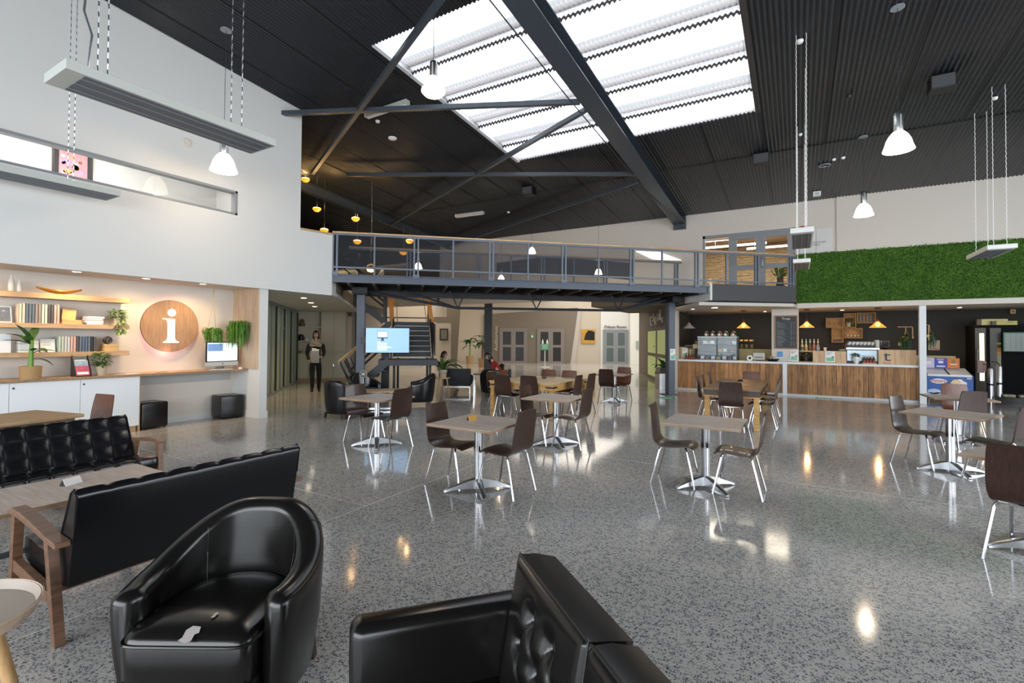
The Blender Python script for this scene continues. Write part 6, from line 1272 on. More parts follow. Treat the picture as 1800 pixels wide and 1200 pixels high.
for i, px_ in enumerate((1206.5, 1211, 1215.5, 1220)):
    p = caf(px_); bottle(p.x, 16.58, CT, .2, .032, RB, '%s small dark sauce bottle at the left of the counter' % ORD[i], 'sauce bottles left of the display', lab=M_('red_label', '#8f4034', .6))
PB = [('#8b9a72', '#3e5d55', 'pale green'), ('#98a58a', '#b8704a', 'clear with an orange label'), ('#4c4338', '#5a4336', 'dark brown'), ('#8f6a5c', '#8a4f4a', 'reddish'), ('#8d7d6d', '#7d9ac0', 'brown with a blue label')]
for i, px_ in enumerate((1410, 1417, 1424, 1431, 1438)):
    p = at(px_, 612, 1, 17.3); bottle(p.x, 17.3, 1.32, .27, .042, M_('syrup%d' % i, PB[i][0], .2), '%s syrup bottle with pump, %s from the left of five' % (PB[i][2], ORD[i]), 'syrup bottles with pumps', WHITEP, True, M_('syruplab%d' % i, PB[i][1], .6))
cbh = thing('back_shelf', 'cream back shelf unit under the syrup bottles', 'shelf', (.42, 17.3, 0)); MB().box(-.35, -.15, 1.28, .45, .2, 1.315).build('top', M_('cream_shelf', '#b5ab7c', .6), cbh); MB().box(-.35, -.15, .97, .45, .2, 1.0).build('shelf', M_('cream_shelf', '#b5ab7c', .6), cbh); MB().box(-.35, .18, 0, .45, .2, 1.28).build('back', M_('khaki_laminate', '#8b8257', .6), cbh); MB().box(-.37, -.15, 0, -.35, .2, 1.315).box(.45, -.15, 0, .47, .2, 1.315).build('sides', CHAR, cbh)
kt = thing('black_kettle', 'rounded black appliance on the back shelf below the syrups', 'appliance', (.25, 17.22, 1.0)); MB().lathe([(.13, 0), (.14, .05), (.13, .2), (.08, .25), (0, .255)], 18).build('body', BLACK, kt, smooth=True); MB().lathe([(.03, .255), (.02, .275), (0, .276)], 10).build('knob', CHROME, kt)
# panels on the counter with posters
def cpanel(x0, x1, h_, label, n=6):
    t = thing('counter_screen', label, 'screen panel', (x0, 16.56, CT)); W_ = x1-x0
    for k in range(n): MB().box(W_*k/n+.001, 0, 0, W_*(k+1)/n-.001, .025, h_).build('plank', PALEB, t)
    MB().box(0, .026, 0, W_, .05, h_-.01).build('backing', OAKE, t); return t
xa = at(1429, 640, 1, 16.56).x; xb = at(1488, 640, 1, 16.56).x; cpanel(xa, xb, .34, 'pale plank screen on the counter with a green poster')
xc = at(1544, 640, 1, 16.56).x; xd = at(1611, 640, 1, 16.56).x; tpn = cpanel(xc, xd, .40, 'pale plank screen on the counter carrying a dark letter t', 7)
text('t', .40, 'letter', M_('navy_paint', '#1f3a52', .6), tpn, (.19, -.002, .215), (pi/2, 0, 0), .002, 'CENTER', sx=1.25); MB().box(.09, -.004, .03, .17, 0, .05).build('red_word', M_('red_print', '#b04a55', .6), tpn); MB().box(.19, -.004, .03, .27, 0, .05).build('red_word', M_('red_print', '#b04a55', .6), tpn)
def poster(x, y, z, w_, h_, label, rz=0, blue=False):
    t = thing('poster', label, 'poster', (x, y, z), rz); MB().box(-w_/2, -.004, 0, w_/2, 0, h_).build('sheet', PAPER, t)
    if blue: MB().box(-w_/2+.005, -.006, .02, w_/2-.005, -.004, h_-.01).build('print_area', M_('blue_photo_print', '#5f93c4', .5, var=.6, vs=9), t)
    else:
        MB().box(-w_/2+.02, -.006, .02, w_/2-.02, -.004, h_*.42).build('green_block', M_('mint_print', '#7fbf9c', .6), t)
        for k, (a_, b_) in enumerate(((-.4, .25), (-.4, .1), (-.4, -.05))): MB().box(w_*a_, -.006, h_*(.86-k*.09), w_*b_, -.004, h_*(.89-k*.09)).build('print_line', M_('dark_print', '#4c5560', .6), t)
        MB().lathe([(w_*.12, 0), (w_*.12, .002)], 14).build('leaf_mark', M_('grey_mark', '#7d8a90', .6), t).matrix_local = Matrix.Translation((w_*.28, -.004, h_*.46)) @ Matrix.Rotation(pi/2, 4, 'X')
    return t
p = at(1459, 635, 1, 16.55); poster(p.x, 16.555, CT+.03, .23, .30, 'white and green poster on the plank screen left of the coffee machine')
p = at(1396, 635, 1, 16.7); poster(p.x, 16.71, 1.02, .20, .31, 'white and green poster on the white pier under the menu board')
p = at(1371, 628, 1, 16.7); poster(p.x, 16.71, 1.1, .17, .20, 'small blue poster on the white pier under the menu board', blue=True)
p = at(1204, 623, 1, 16.66); poster(p.x, 16.67, 1.05, .17, .3, 'greyish green poster on the carton at the left end of the counter')
# menu board
mx0, mz0 = at(1361, 556, 1, 16.68).x, 1.40; mb_ = thing('menu_board', 'black menu board in a timber frame on the white pier', 'menu board', (-.28, 16.72, 1.87))
MB().box(-.27, -.03, -.47, .27, -.004, .47).build('board', M_('menu_black', '#25292f', .5), mb_)
for (a, b, c, d_) in ((-.30, -.50, -.265, .50), (.265, -.50, .30, .50), (-.265, .465, .265, .50), (-.265, -.50, .265, -.465)): MB().box(a, -.04, b, c, 0, d_).build('frame_bar', M_('orange_timber', '#8f5f35', .5), mb_)
text('Trust', .10, 'heading', PAPER, mb_, (0, -.032, .40), (pi/2, 0, 0), .001, 'CENTER')
lnm = M_('chalk_line', '#9a9ea2', .7); mb = MB()
for k in range(34):
    z_ = .30-k*.0215
    if k in (0, 10, 20, 27): mb.box(-.24, -.033, z_-.005, -.24+(.07, .03, .13, .18)[(0, 10, 20, 27).index(k)], -.031, z_+.005); mb.box(-.1, -.033, z_-.001, .22, -.031, z_+.001); continue
    if k in (9, 19, 26): continue
    mb.box(-.24, -.033, z_-.0022, -.24+random.uniform(.12, .30), -.031, z_+.0022); mb.box(.12, -.033, z_-.003, .15, -.031, z_+.003)
    if k % 3: mb.box(.19, -.033, z_-.003, .22, -.031, z_+.003)
mb.build('menu_lines', lnm, mb_, kind='stuff')
# coffee machine, grinder, counter things
em = thing('espresso_machine', 'chrome and black espresso machine facing the baristas', 'coffee machine', (at(1515, 640, 1, 16.85).x, 16.9, CT)); 
MB().box(-.36, -.16, .06, .36, .22, .38).build('body', M_('machine_panel', '#8a979c', .25, .6), em, bevel=.01); MB().box(-.39, -.2, .38, .39, .24, .46).build('chrome_hood', CHROME, em, bevel=.02); MB().box(-.37, -.18, 0, .37, .22, .06).build('base', BLACK, em); MB().box(-.36, -.16, .46, .33, .2, .52).build('cup_rail', BLACK, em)
MB().box(.30, -.18, .44, .39, .2, .66).build('side_fin', ALUL, em, bevel=.02)
for i in range(14):
    t = thing('coffee_cup', 'white coffee cup on the espresso machine, %s row, %s from the left' % (('front', 'rear')[i//7], ORD[i % 7]), 'cup', (em.location.x-.30+(i % 7)*.09+(.03 if i > 6 else 0), 16.80+.12*(i//7), CT+.52+.04*(i//7)), 0, 'cups on the espresso machine')
    MB().lathe([(.025, 0), (.04, .035), (.042, .05), (.038, .05), (.022, .006), (0, .006)], 12, cap=False).build('bowl', WHITEP, t, smooth=True); MB().tube([(.04, 0, .04), (.055, 0, .03), (.038, 0, .015)], .004, 5).build('handle', WHITEP, t)
gr_ = thing('coffee_grinder', 'coffee grinder with a clear hopper beside the espresso machine', 'coffee grinder', (at(1556, 620, 1, 17.0).x, 17.0, CT)); MB().box(-.09, -.1, 0, .09, .1, .4).build('body', BLACK, gr_, bevel=.01); MB().lathe([(.05, .4), (.115, .5), (.115, .64)], 20, cap=False).build('hopper', GLASS, gr_, smooth=True); MB().lathe([(.05, .405), (.09, .46), (0, .48)], 16, cap=False).build('beans', M_('coffee_beans', '#2a1c14', .6), gr_)
wp = thing('potted_succulent', 'green plant in a white faceted pot on the counter', 'plant', (at(1505, 640, 1, 16.5).x, 16.5, CT)); MB().lathe([(.045, 0), (.10, .13), (.085, .19), (.075, .19), (.07, .16), (0, .16)], 7).build('faceted_pot', WHITEP, wp); bush(wp, 90, .12, .19, .27, .08, GREEN)
for i, px_ in enumerate((1519, 1524.5, 1530, 1536)):
    p = at(px_, 638, 1, 16.55); bottle(p.x, 16.54, CT+.02, .21, .033, RB, '%s small sauce bottle before the espresso machine' % ORD[i], 'sauce bottles before the machine', WHITEP, lab=M_('red_label', '#8f4034', .6))
ty = thing('wooden_tray', 'small timber tray under the sauce bottles', 'tray', (at(1528, 640, 1, 16.55).x, 16.54, CT)); MB().box(-.16, -.06, 0, .16, .06, .018).build('base', OAKS, ty); MB().box(-.16, -.06, .018, .16, -.05, .035).build('lip', OAKS, ty)
for (px_, py_, y_, lb) in ((1450.5, 612, 17.38, 'small pale paper cup behind the plank screen'), ):
    p = at(px_, 613, 1, y_); t = thing('paper_cup', lb, 'cup', (p.x, y_, CT+.33)); MB().lathe([(.03, 0), (.042, .10), (.038, .10), (0, .09)], 14).build('cup', PAPER, t); MB().lathe([(.043, .095), (.043, .103)], 14).build('rim', WHITEP, t)
sv = thing('service_bench', 'dark service bench behind the plank screens', 'bench', (1.6, 17.22, 0)); MB().box(-.75, -.12, 0, 1.1, .3, CT-.002).build('body', CHAR, sv); MB().box(-.62, .05, CT, -.1, .3, CT+.33).build('shelf_box', CHAR, sv)
pl = thing('plate_stack', 'stack of white plates behind the plank screen', 'plates', (1.22, 17.38, CT+.33)); MB().lathe([(.06, 0), (.14, .02), (.14, .035), (0, .03)], 20).build('lower_plate', WHITEP, pl); MB().lathe([(.06, .036), (.13, .05), (.13, .055), (0, .05)], 20).build('upper_plate', WHITEP, pl)
for i, (px_, lb) in enumerate(((1384, 'left'), (1390, 'middle'), (1397, 'right'))):
    p = caf(px_); t = thing('drinking_glass', '%s of the empty glasses on the counter under the menu board' % lb, 'glass', (p.x, 16.58, CT), 0, 'glasses under the menu board'); MB().lathe([(.03, 0), (.036, .15)], 14, cap=False).build('wall', GLASS, t, smooth=True); MB().lathe([(.03, 0), (.03, .01)], 14).build('base', GLASS, t)
fb = thing('snack_basket', 'basket of wrapped snacks on the counter left of the blue poster', 'basket', (at(1358, 632, 1, 16.6).x, 16.6, CT)); MB().lathe([(.12, 0), (.19, .08), (.18, .08), (.11, .01), (0, .01)], 18, cap=False).build('basket', BLACK, fb)
for i in range(14): a = i*2.4; o = MB().box(-.04, -.025, -.012, .04, .025, .012).build('packet', M_('packet%d' % (i % 3), ['#c9713e', '#d8d4cc', '#a8b0b4'][i % 3], .4), fb); o.location = (cos(a)*.09*(i % 3+.5)/2, sin(a)*.09*(i % 3+.5)/2, .06+.02*(i % 4)); o.rotation_euler = (a, .3*i, a)
# crates on the cafe wall
CR = wood('crate_wood', '#8a6538', '#b8894f', 0, 3, .6, 8)
def crate(p0, p1, label, n=4, cat='crate'):
    a = at(*p0, 1, CB-.01); b = at(*p1, 1, CB-.01); cx_, cz_ = (a.x+b.x)/2, (a.z+b.z)/2; w_, h_ = (b.x-a.x)/2, (a.z-b.z)/2; t = thing('wall_crate', label, cat, (cx_, CB-.005, cz_))
    MB().box(-w_, -.03, -h_, w_, 0, h_).build('back_board', CR, t)
    for (q0, q1, q2, q3) in ((-w_, -h_, w_, -h_+.025), (-w_, h_-.025, w_, h_), (-w_, -h_+.025, -w_+.025, h_-.025), (w_-.025, -h_+.025, w_, h_-.025)): MB().box(q0, -.2, q1, q2, -.03, q3).build('side_board', CR, t)
    return t, w_, h_
t, w_, h_ = crate((1451, 559), (1482, 576), 'wide wooden crate with small hooks, left of the crate cluster')
for k in (-1, 0, 1): MB().tube([(k*w_*.5, -.03, -.02), (k*w_*.5, -.08, -.04), (k*w_*.5, -.08, 0)], .01, 6).build('hook', BLACK, t)
t, w_, h_ = crate((1482.5, 551), (1504, 576), 'upright wooden crate holding a potted plant on the charcoal wall')
t, w_, h_ = crate((1505, 550), (1538, 568), 'wooden crate with black striped lining at the cluster top right')
for k in range(5): MB().box(-w_*.8+k*w_*.36, -.034, -h_*.8, -w_*.8+k*w_*.36+.05, -.03, h_*.8).build('stripe', BLACK, t)
t, w_, h_ = crate((1461, 577), (1482, 602), 'tall wooden crate with a dark bar inside, lower left of the cluster'); MB().box(-w_*.6, -.12, -h_*.8, w_*.6, -.04, -h_*.6).build('dark_bar', BLACK, t)
t, w_, h_ = crate((1483, 577), (1515, 594.5), 'wide wooden crate with a row of pale knobs, lower right of the cluster')
for k in range(4): MB().lathe([(.03, 0), (.035, .03), (0, .05)], 10, (-w_*.6+k*w_*.4, -.1, -h_*.6)).build('knob', CERAM, t)
p = at(1491.5, 575, 1, CB-.1); t = thing('crate_plant', 'trailing fern in a pale pot inside the upright crate', 'plant', (p.x, CB-.11, p.z+.02)); MB().lathe([(.05, 0), (.075, .08), (.06, .15), (.05, .15), (0, .13)], 16).build('pot', POTW, t, smooth=True); bush(t, 120, .14, .1, .25, .08, GREEN); bush(t, 70, .1, -.05, .12, .08, GREEN, 'trailing_foliage', .8, .12)
sw = thing('wall_switch', 'small yellow switch plate on the charcoal cafe wall', 'switch', (at(1582.5, 604.5, 1, CB).x, CB-.005, at(1582.5, 604.5, 1, CB).z)); MB().box(-.05, -.012, -.05, .05, 0, .05).build('plate', M_('yellowed_plastic', '#c8bb78', .5), sw); MB().box(-.015, -.018, -.02, .015, -.012, .02).build('rocker', WHITEP, sw)
# wooden hanging brackets
for (x_, y_, z_, lb) in ((2.76, 17.2, 2.02, 'wooden bracket rod left of the white post'), (2.93, 16.36, 2.05, 'pinkish wooden bracket on the white post')):
    t = thing('plant_bracket', lb, 'bracket', (x_, y_, z_)); MB().tube([(-.32 if y_ > 17 else .0, 0, 0), (0, 0, 0), (0.01, 0, -.03), (.01, 0, -.30)] if y_ > 17 else [(0, 0, 0), (.03, .0, 0), (.03, 0, -.4)], .013, 6).build('rod', OAKS, t); MB().box(-.01, -.02, -.32, .03, .02, -.26).build('mount', OAKS, t)
# cafe pendants
def cpend(x, y, zb, label, lit=True):
    t = thing('cafe_pendant', label, 'pendant lamp', (x, y, zb), 0, 'glass pendants over the cafe counter'); gm = mixed('lamplit_amber_glass', (.62, .38, .12), .5, (1, .82, .5)) if lit else mixed('unlit_glass', (.55, .52, .46), .45)  # lit shades have the bulb's amber glow put into the glass colour
    MB().lathe([(.20, 0), (.195, .015), (.13, .07), (.07, .13), (.045, .17), (.03, .19)], 28, cap=False).build('glass_shade', gm, t, smooth=True)
    if lit: MB().lathe([(.0, .03), (.05, .05), (.065, .09), (.045, .14), (0, .16)], 18, cap=False).build('bulb', GLOWW, t, smooth=True)
    MB().lathe([(.03, .19), (.035, .2), (.02, .26), (0, .27)], 12).build('copper_holder', M_('copper', '#a8603a', .3, 1), t); MB().tube([(0, 0, .26), (0, 0, 2.57-zb)], .004, 5).build('cord', BLACK, t); MB().lathe([(.075, 2.545-zb), (.075, 2.57-zb)], 16).build('ceiling_rose', BLACK, t)
    if lit: point((x, y, zb-.04), 11, (1, .62, .28), .05)
for (px_, py_, lit, lb) in ((1211, 577, False, 'unlit glass pendant at the left end of the cafe'), (1307, 576.5, True, 'lit glass pendant above the cake display'), (1418, 575.5, True, 'lit glass pendant just right of the menu board'), (1543, 575.5, True, 'lit glass pendant right of the wooden crates')):
    p = at(px_, py_, 1, 17.1); cpend(p.x, 17.1, p.z, lb, lit)
for (px_, py_, lb, pw) in ((1218, 543, 'small downlight in the cafe soffit by the left pendant', 14), (1256, 540.5, 'wider downlight in the cafe soffit left of centre', 18)):
    p = at(px_, py_, 2, 2.57); downlight(p.x, p.y, 2.568, lb, .05 if pw == 14 else .085, pw, (p.x, p.y+.6, 0))
for (x_, lb) in ((1.2, 'added cafe soffit downlight above the coffee machine'), (3.9, 'added cafe soffit downlight above the freezer'), (-.9, 'added cafe soffit downlight behind the white pier')): downlight(x_, 17.9, 2.568, lb, .05, 20, (x_, 18.4, 0), ang=120)  # extra soffit downlights, added over the cafe
# freezer
fz_ = thing('ice_cream_freezer', 'blue chest freezer with a red Peters logo and sliding lids', 'freezer', (3.0, 17.0, 0)); fr = fz_
FW, FDp = .98, .62
FBL = M_('freezer_blue', '#2c5aa8', .35, var=.25, vs=2.5); MB().box(0, 0, .10, FW, FDp, .72).build('body', FBL, fz_, bevel=.02)
MB().extr([(0.01, -.01, .72), (0.01, FDp, .87), (0.01, FDp, .72)], (FW-.02, 0, 0)).build('top_casing', M_('freezer_navy', '#2c3b52', .4), fz_)
for k in range(2): MB().extr([(.05+k*.46, .0, .73), (.05+k*.46, FDp-.03, .88), (.05+k*.46, FDp-.03, .892), (.05+k*.46, 0, .742)], (.42, 0, 0)).build('sliding_lid', M_('frosted_lid', '#e3e9ee', .25), fz_)
MB().box(.04, -.025, .69, FW-.04, .0, .735).build('front_trim', WHITEP, fz_)
lg = MB(); lg.M = Matrix.Translation((.27, -.012, .56)) @ Matrix.Rotation(pi/2, 4, 'X'); lg.lathe([(.15, 0), (.15, .004)], 24); lo = lg.build('logo_oval', PAPER, fz_); lo.scale = (1, 1, 1)
lo.data.transform(Matrix.Translation((.27, 0, .56)) @ Matrix.Diagonal((1.15, 1, .45, 1)) @ Matrix.Translation((-.27, 0, -.56)))
text('Peters', .135, 'logo_lettering', M_('logo_red', '#c2283a', .4), fz_, (.27, -.02, .565), (pi/2, 0, 0), .003, 'CENTER', sx=.85)
for (x_, z_, r_, c) in ((.62, .53, .09, '#e6cfa0'), (.70, .56, .07, '#f0e6d8'), (.56, .51, .06, '#c39a62'), (.78, .51, .06, '#efe9e2')):
    q = MB(); q.M = Matrix.Translation((x_, -.012, z_)) @ Matrix.Rotation(pi/2, 4, 'X'); q.lathe([(r_, 0), (r_, .003+r_*.02)], 18); q.build('ice_cream_print', M_('print'+c[1:], c, .5), fz_)
for (x_, z_, w_, h_) in ((.18, .28, .14, .07), (.1, .2, .1, .05), (.27, .2, .12, .06), (.88, .3, .06, .04)):
    q = MB(); q.M = Matrix.Translation((x_, -.004, z_)) @ Matrix.Rotation(pi/2, 4, 'X'); q.lathe([(w_, 0), (w_, .002)], 18); o = q.build('cloud_print', M_('cloud_print', '#b9d2ea', .5), fz_); o.data.transform(Matrix.Translation((0, 0, z_)) @ Matrix.Diagonal((1, 1, .5, 1)) @ Matrix.Translation((0, 0, -z_)))
MB().box(.83, -.028, .63, .93, -.002, .675).build('model_plate', ALUL, fz_)
for a in (.08, FW-.08): MB().lathe([(.025, 0), (.025, .10)], 10, (a, .08, 0)).build('castor', CHROME, fz_)
for i, (c, lb, nm) in enumerate((('#cfc6e2', 'pale lilac ice cream box on the freezer', 'lilac'), ('#3c4bb0', 'blue ice cream box on the freezer', 'blue'), ('#df7a2c', 'orange ice cream box on the freezer', 'orange'))):
    t = thing('ice_cream_box', lb, 'box', (3.02+i*.262, 17.46, .895)); MB().box(.0, 0, 0, .256, .1, .27).build('carton', M_('cart_'+nm, c, .5, var=.15, vs=25), t)
    for (u_, v_, w_, h_, cc) in (((.05, .08, .10, .06, '#e8e4d0'), (.04, .16, .12, .01, '#8f86a8')), ((.06, .10, .08, .05, '#dfe4ee'), (.03, .02, .14, .03, '#d8dcea'), (.04, .17, .11, .025, '#d8b060')), ((.07, .10, .06, .07, '#8f7a30'), (.04, .07, .12, .025, '#efdcc8')))[i]: MB().box(u_*1.28, -.004, v_*1.28, (u_+w_)*1.28, 0, (v_+h_)*1.28).build('print_patch', M_('pp'+cc[1:], cc, .5), t)
# things beyond the white post
t = thing('framed_notice', 'white framed notice on the charcoal wall above the freezer', 'notice', (at(1641.5, 606.5, 1, CB).x, CB-.005, at(1641.5, 606.5, 1, CB).z)); MB().box(-.13, -.025, -.145, .13, 0, .145).build('frame', M_('cream_frame', '#c3b9a8', .5), t); MB().box(-.115, -.03, -.12, .115, -.025, .13).build('sheet', M_('notice_sheet', '#a9a394', .7), t); MB().box(-.11, -.032, -.125, .11, -.028, -.10).build('red_strip', REDS, t)
t = thing('cream_cabinet', 'low cream cabinet against the charcoal wall behind the freezer', 'cabinet', (3.5, 18.6, 0)); MB().box(-.55, -.2, 0, .42, .3, 1.20).build('body', M_('cream_cab', '#c0b78e', .6), t); MB().box(-.08, -.21, 1.10, .0, -.2, 1.15).build('handle', BLACK, t)
fg = thing('drinks_fridge', 'black upright fridge with a lit strip beside its glass door', 'fridge', (4.78, 18.1, 0)); MB().box(-.55, 0, 0, .9, .7, 2.08).build('cabinet', M_('matt_black', '#0d0d0e', .8, spec=.2), fg); MB().box(-.52, -.03, .1, -.30, 0, 2.0).build('door_frame', M_('fridge_bronze', '#3a3728', .4), fg)
MB().box(-.43, -.045, .55, -.34, -.03, 1.85).build('light_strip', M_('warm_strip', (1, .9, .7), .4, emit=3, ecol=(1, .84, .55)), fg); MB().tube([(-.46, -.05, 1.05), (-.49, -.09, 1.1), (-.49, -.09, 1.35), (-.46, -.05, 1.4)], .015, 6).build('handle', BRUSH, fg)
MB().box(-.22, -.03, .1, .0, 0, 2.0).build('door_frame', M_('fridge_bronze', '#3a3728', .4), fg)
for (z0, z1, c) in ((1.55, 1.6, '#b0b23c'), (1.3, 1.46, '#b8822e'), (.95, 1.28, '#8a8168')): MB().box(-.08, -.036, z0, .0, -.03, z1).build('sticker', M_('st'+c[1:], c, .6), fg)
gp = thing('planner_board', 'grey gridded wall planner with a green border at the right edge', 'planner', (5.2, 17.9, 1.62)); MB().box(-.42, -.01, -.26, .62, .02, .26).build('board', M_('green_border', '#1f6b52', .5), gp); MB().box(-.40, -.014, -.24, .62, -.01, .23).build('sheet', M_('planner_sheet', '#9aa39f', .6), gp)
gm_ = MB()
for k in range(10): gm_.box(-.38+k*.1, -.016, -.22, -.376+k*.1, -.014, .21)
for k in range(9): gm_.box(-.40, -.016, -.2+k*.05, .6, -.014, -.197+k*.05)
gm_.build('grid_lines', M_('planner_line', '#6f7977', .6), gp, kind='stuff')
for (x0, w_, h_, z_, lb, c) in ((4.35, .62, .17, 2.08, 'long pale yellow carton on top of the fridge', '#d6cd86'), (4.62, .5, .11, 2.08, 'flat yellow package on the fridge in front of the carton', '#c6bd6c')):
    t = thing('carton', lb, 'box', (x0, 18.25 if h_ > .15 else 18.12, z_)); MB().box(0, 0, 0, w_, .12, h_).build('body', M_('cy'+c[1:], c, .5), t); MB().box(-.002, -.002, 0, .09, .122, h_+.001).build('end_print', TAUPE, t); MB().box(w_*.6, -.004, h_*.6, w_*.85, 0, h_*.7).build('print_line', BLACK, t)
for (x_, h_, lb) in ((4.43, .93, 'shorter of two silver cylinders at the right edge'), (4.6, 1.0, 'taller of two silver cylinders with a black nozzle')):
    t = thing('gas_cylinder', lb, 'cylinder', (x_, 17.5, 0)); MB().lathe([(.06, .0), (.06, h_-.05), (.045, h_-.01), (0, h_)], 18).build('body', BRUSH, t, smooth=True); MB().lathe([(.064, h_*.5), (.064, h_*.55)], 18).build('strap', BLACK, t); MB().tube([(0, 0, h_), (-.05, 0, h_+.08), (-.16, 0, h_+.10)], .012, 6).build('nozzle', BLACK, t)
t = thing('towel', 'dusty pink towel hanging beside the silver cylinders', 'towel', (4.28, 17.62, .78)); MB().box(-.09, -.02, 0, .05, .02, .34).build('cloth', M_('pink_cloth', '#a9908c', .9), t, bevel=.015); MB().box(.02, -.03, .05, .09, .0, .32).build('fold', M_('pink_cloth', '#a9908c', .9), t, bevel=.01)
dh = thing('tray_shelf', 'low black shelf with wrapped packets at the right edge', 'shelf', (5.2, 17.3, 0)); MB().box(-.75, 0, 0, .5, .5, .18).build('base', BLACK, dh)
for i in range(3): 
    t = thing('wrapped_packet', '%s wrapped packet on the low black shelf' % ('left', 'middle', 'right')[i], 'packet', (4.75+i*.3, 17.42, .18)); MB().box(-.12, -.08, 0, .12, .08, .08).build('wrapper', M_('packet_wrap', '#a3a388', .3, var=.4, vs=20), t, bevel=.03); MB().box(-.05, -.082, .02, .05, -.08, .05).build('sticker', M_('st8a8168', '#8a8168', .6), t)
t = thing('post_box', 'small beige box high on the charcoal wall at the right', 'box', (at(1780.5, 535.5, 1, 18.9).x, 18.93, 2.42)); MB().box(-.05, -.05, 0, .05, .05, .12).build('body', KR, t); MB().box(-.02, -.055, .03, .02, -.05, .08).build('sensor', BLACK, t)
# planter bin by the column
hb_ = thing('hexagonal_planter', 'hexagonal steel planter bin beside the right bridge column', 'planter', (-3.82, 16.42, 0), .3)
MB().lathe([(.27, 0), (.27, .50)], 6).build('body', BRUSH, hb_); MB().lathe([(.28, .50), (.28, .53), (.2, .70), (0, .70)], 6, cap=False).build('lid', M_('planter_lid', '#55524c', .35, .6), hb_)
big_leaf_plant(hb_, 14, (.6, .8), .45, .12, GREEND, droop=1.5, lift=(.5, 2.0))
# hand sanitiser stand, floor stickers, poster on column, TV
v = cw((958-900)/F*28, 28); sz = thing('sanitiser_stand', 'white sanitiser stand with a green sign in the far hall', 'stand', v, TH); MB().lathe([(.3, 0), (.3, .02), (.05, .05)], 20).build('base', ALUL, sz); MB().tube([(0, 0, 0), (0, 0, 1.35)], .035, 8).build('pole', ALUL, sz); MB().box(-.24, -.05, .98, .24, -.03, 1.34).build('sign_panel', M_('stand_green', '#4d9a74', .6), sz); [MB().box(-a_, -.055, b_, a_, -.05, b_+.045).build('print_line', M_('pale_green_print', '#b9d6c4', .6), sz) for a_, b_ in ((.19, 1.25), (.15, 1.16), (.18, 1.07))]
for a in (-.13, .13): MB().lathe([(.05, 1.34), (.05, 1.5), (.015, 1.55), (.015, 1.62), (0, 1.62)], 12, (a, 0, 0)).build('pump_bottle', WHITEP, sz)
def sticker(px_, py_, w_, h_, label, rz=0):
    p = at(px_, py_, 2, 0); t = thing('floor_sticker', label, 'floor sticker', (p.x, p.y, .001), rz); MB().box(-w_/2, -h_/2, 0, w_/2, h_/2, .002).build('vinyl', M_('bright_green_vinyl', '#35b46e', .4), t)
    [MB().box(w_*a_, -h_*.18, .002, w_*b_, h_*.18, .003).build('print_mark', PAPER, t) for a_, b_ in ((-.38, -.30), (-.24, .0), (.05, .2), (.25, .36))]; return t
sticker(1172.5, 699.5, .36, .5, 'bright green floor sticker before the right bridge column', TH); sticker(1448, 700, .4, .25, 'green floor sticker at the counter foot, mid counter', 0)
pc_ = st(9.27, 1.4); q = pc_-BT*.108+BS*.02; poster(q.x+.0, q.y, 1.02, .17, .33, 'white and green notice fixed to the right bridge column', BR)
tv = thing('television', 'large television showing a pale blue slide beside the left column', 'television', tuple(st(1.21, 1.0, 1.55)), BR)
MB().box(-.54, -.02, -.32, .54, .03, .32).build('housing', BLACK, tv, bevel=.006); SB = M_('lit_screen_pale_blue', '#7fa8c8', .3, emit=.62, ecol=hx('a3cdf5'))
so = MB().box(-.527, -.024, -.307, .527, -.02, .307).build('screen', SB, tv); LW = M_('lit_screen_text', '#ffffff', .3, emit=1.1)
DB_ = M_('screen_navy', '#24466e', .4)
for (a, b, c, d_, m_) in ((-.25, .05, .0, .235, DB_), (-.243, .075, -.007, .225, M_('screen_light', '#c8e2f6', .3, emit=.7, ecol=hx('c8e2f6'))), (-.155, .0, -.095, .05, DB_), (-.175, -.012, -.075, .0, DB_)): MB().box(a, -.027-.001*(m_ is not DB_), b, c, -.024, d_).build('monitor_icon', m_, so)
for k, s in enumerate((.13, .17, .15, .08)): MB().box(-.125-s/2, -.0295, .19-k*.028, -.125+s/2, -.028, .202-k*.028).build('icon_line', LW, so)
MB().box(-.25, -.027, -.05, -.175, -.024, -.034).build('text_line', LW, so); text('CHILLER', .062, 'lettering', LW, so, (-.25, -.026, -.085), (pi/2, 0, 0), .001)
for k, s in enumerate((.23, .34, .24, .23)): MB().box(-.25, -.027, -.135-k*.035-.006, -.25+s, -.024, -.135-k*.035+.006).build('text_line', LW, so)
MB().box(-.66, .03, -.08, -.1, .06, .08).build('wall_arm', BLACK, tv)
# wall lettering done; hand bags etc. near sofas
t = thing('green_bottle', 'small dark green bottle beside the tub chair', 'bottle', tuple(cw(-.73, 14.9, .53)+Vector((0, 0, 0)))); MB().lathe([(.03, 0), (.033, .13), (.012, .18), (.012, .22)], 10).build('glass_body', GREEND, t, smooth=True); MB().lathe([(.014, .21), (.014, .235)], 8).build('cap', BLACK, t)
# warm light in the under-bridge hall and stair zone, lamps added to the unseen far hall ceiling
for i, (x_, y_) in enumerate(((-9.5, 20.5), (-14.5, 24), (-11, 28), (-7.4, 25))):
    p = (x_, y_, 5.54); t = thing('added_far_downlight', 'added recessed lamp in the unseen far hall ceiling, %s' % ('nearest', 'left', 'deepest', 'right')[i], 'ceiling light', p); MB().lathe([(.12, 0), (.12, -.02), (0, -.02)], 18).build('lamp_lens', GLOWD, t); MB().lathe([(.14, 0), (.14, -.012), (.12, -.012)], 18, cap=False).build('trim_ring', WHITEP, t); spot((x_, y_, 5.5), (x_, y_, 0), 110, (1, .8, .56), 120)
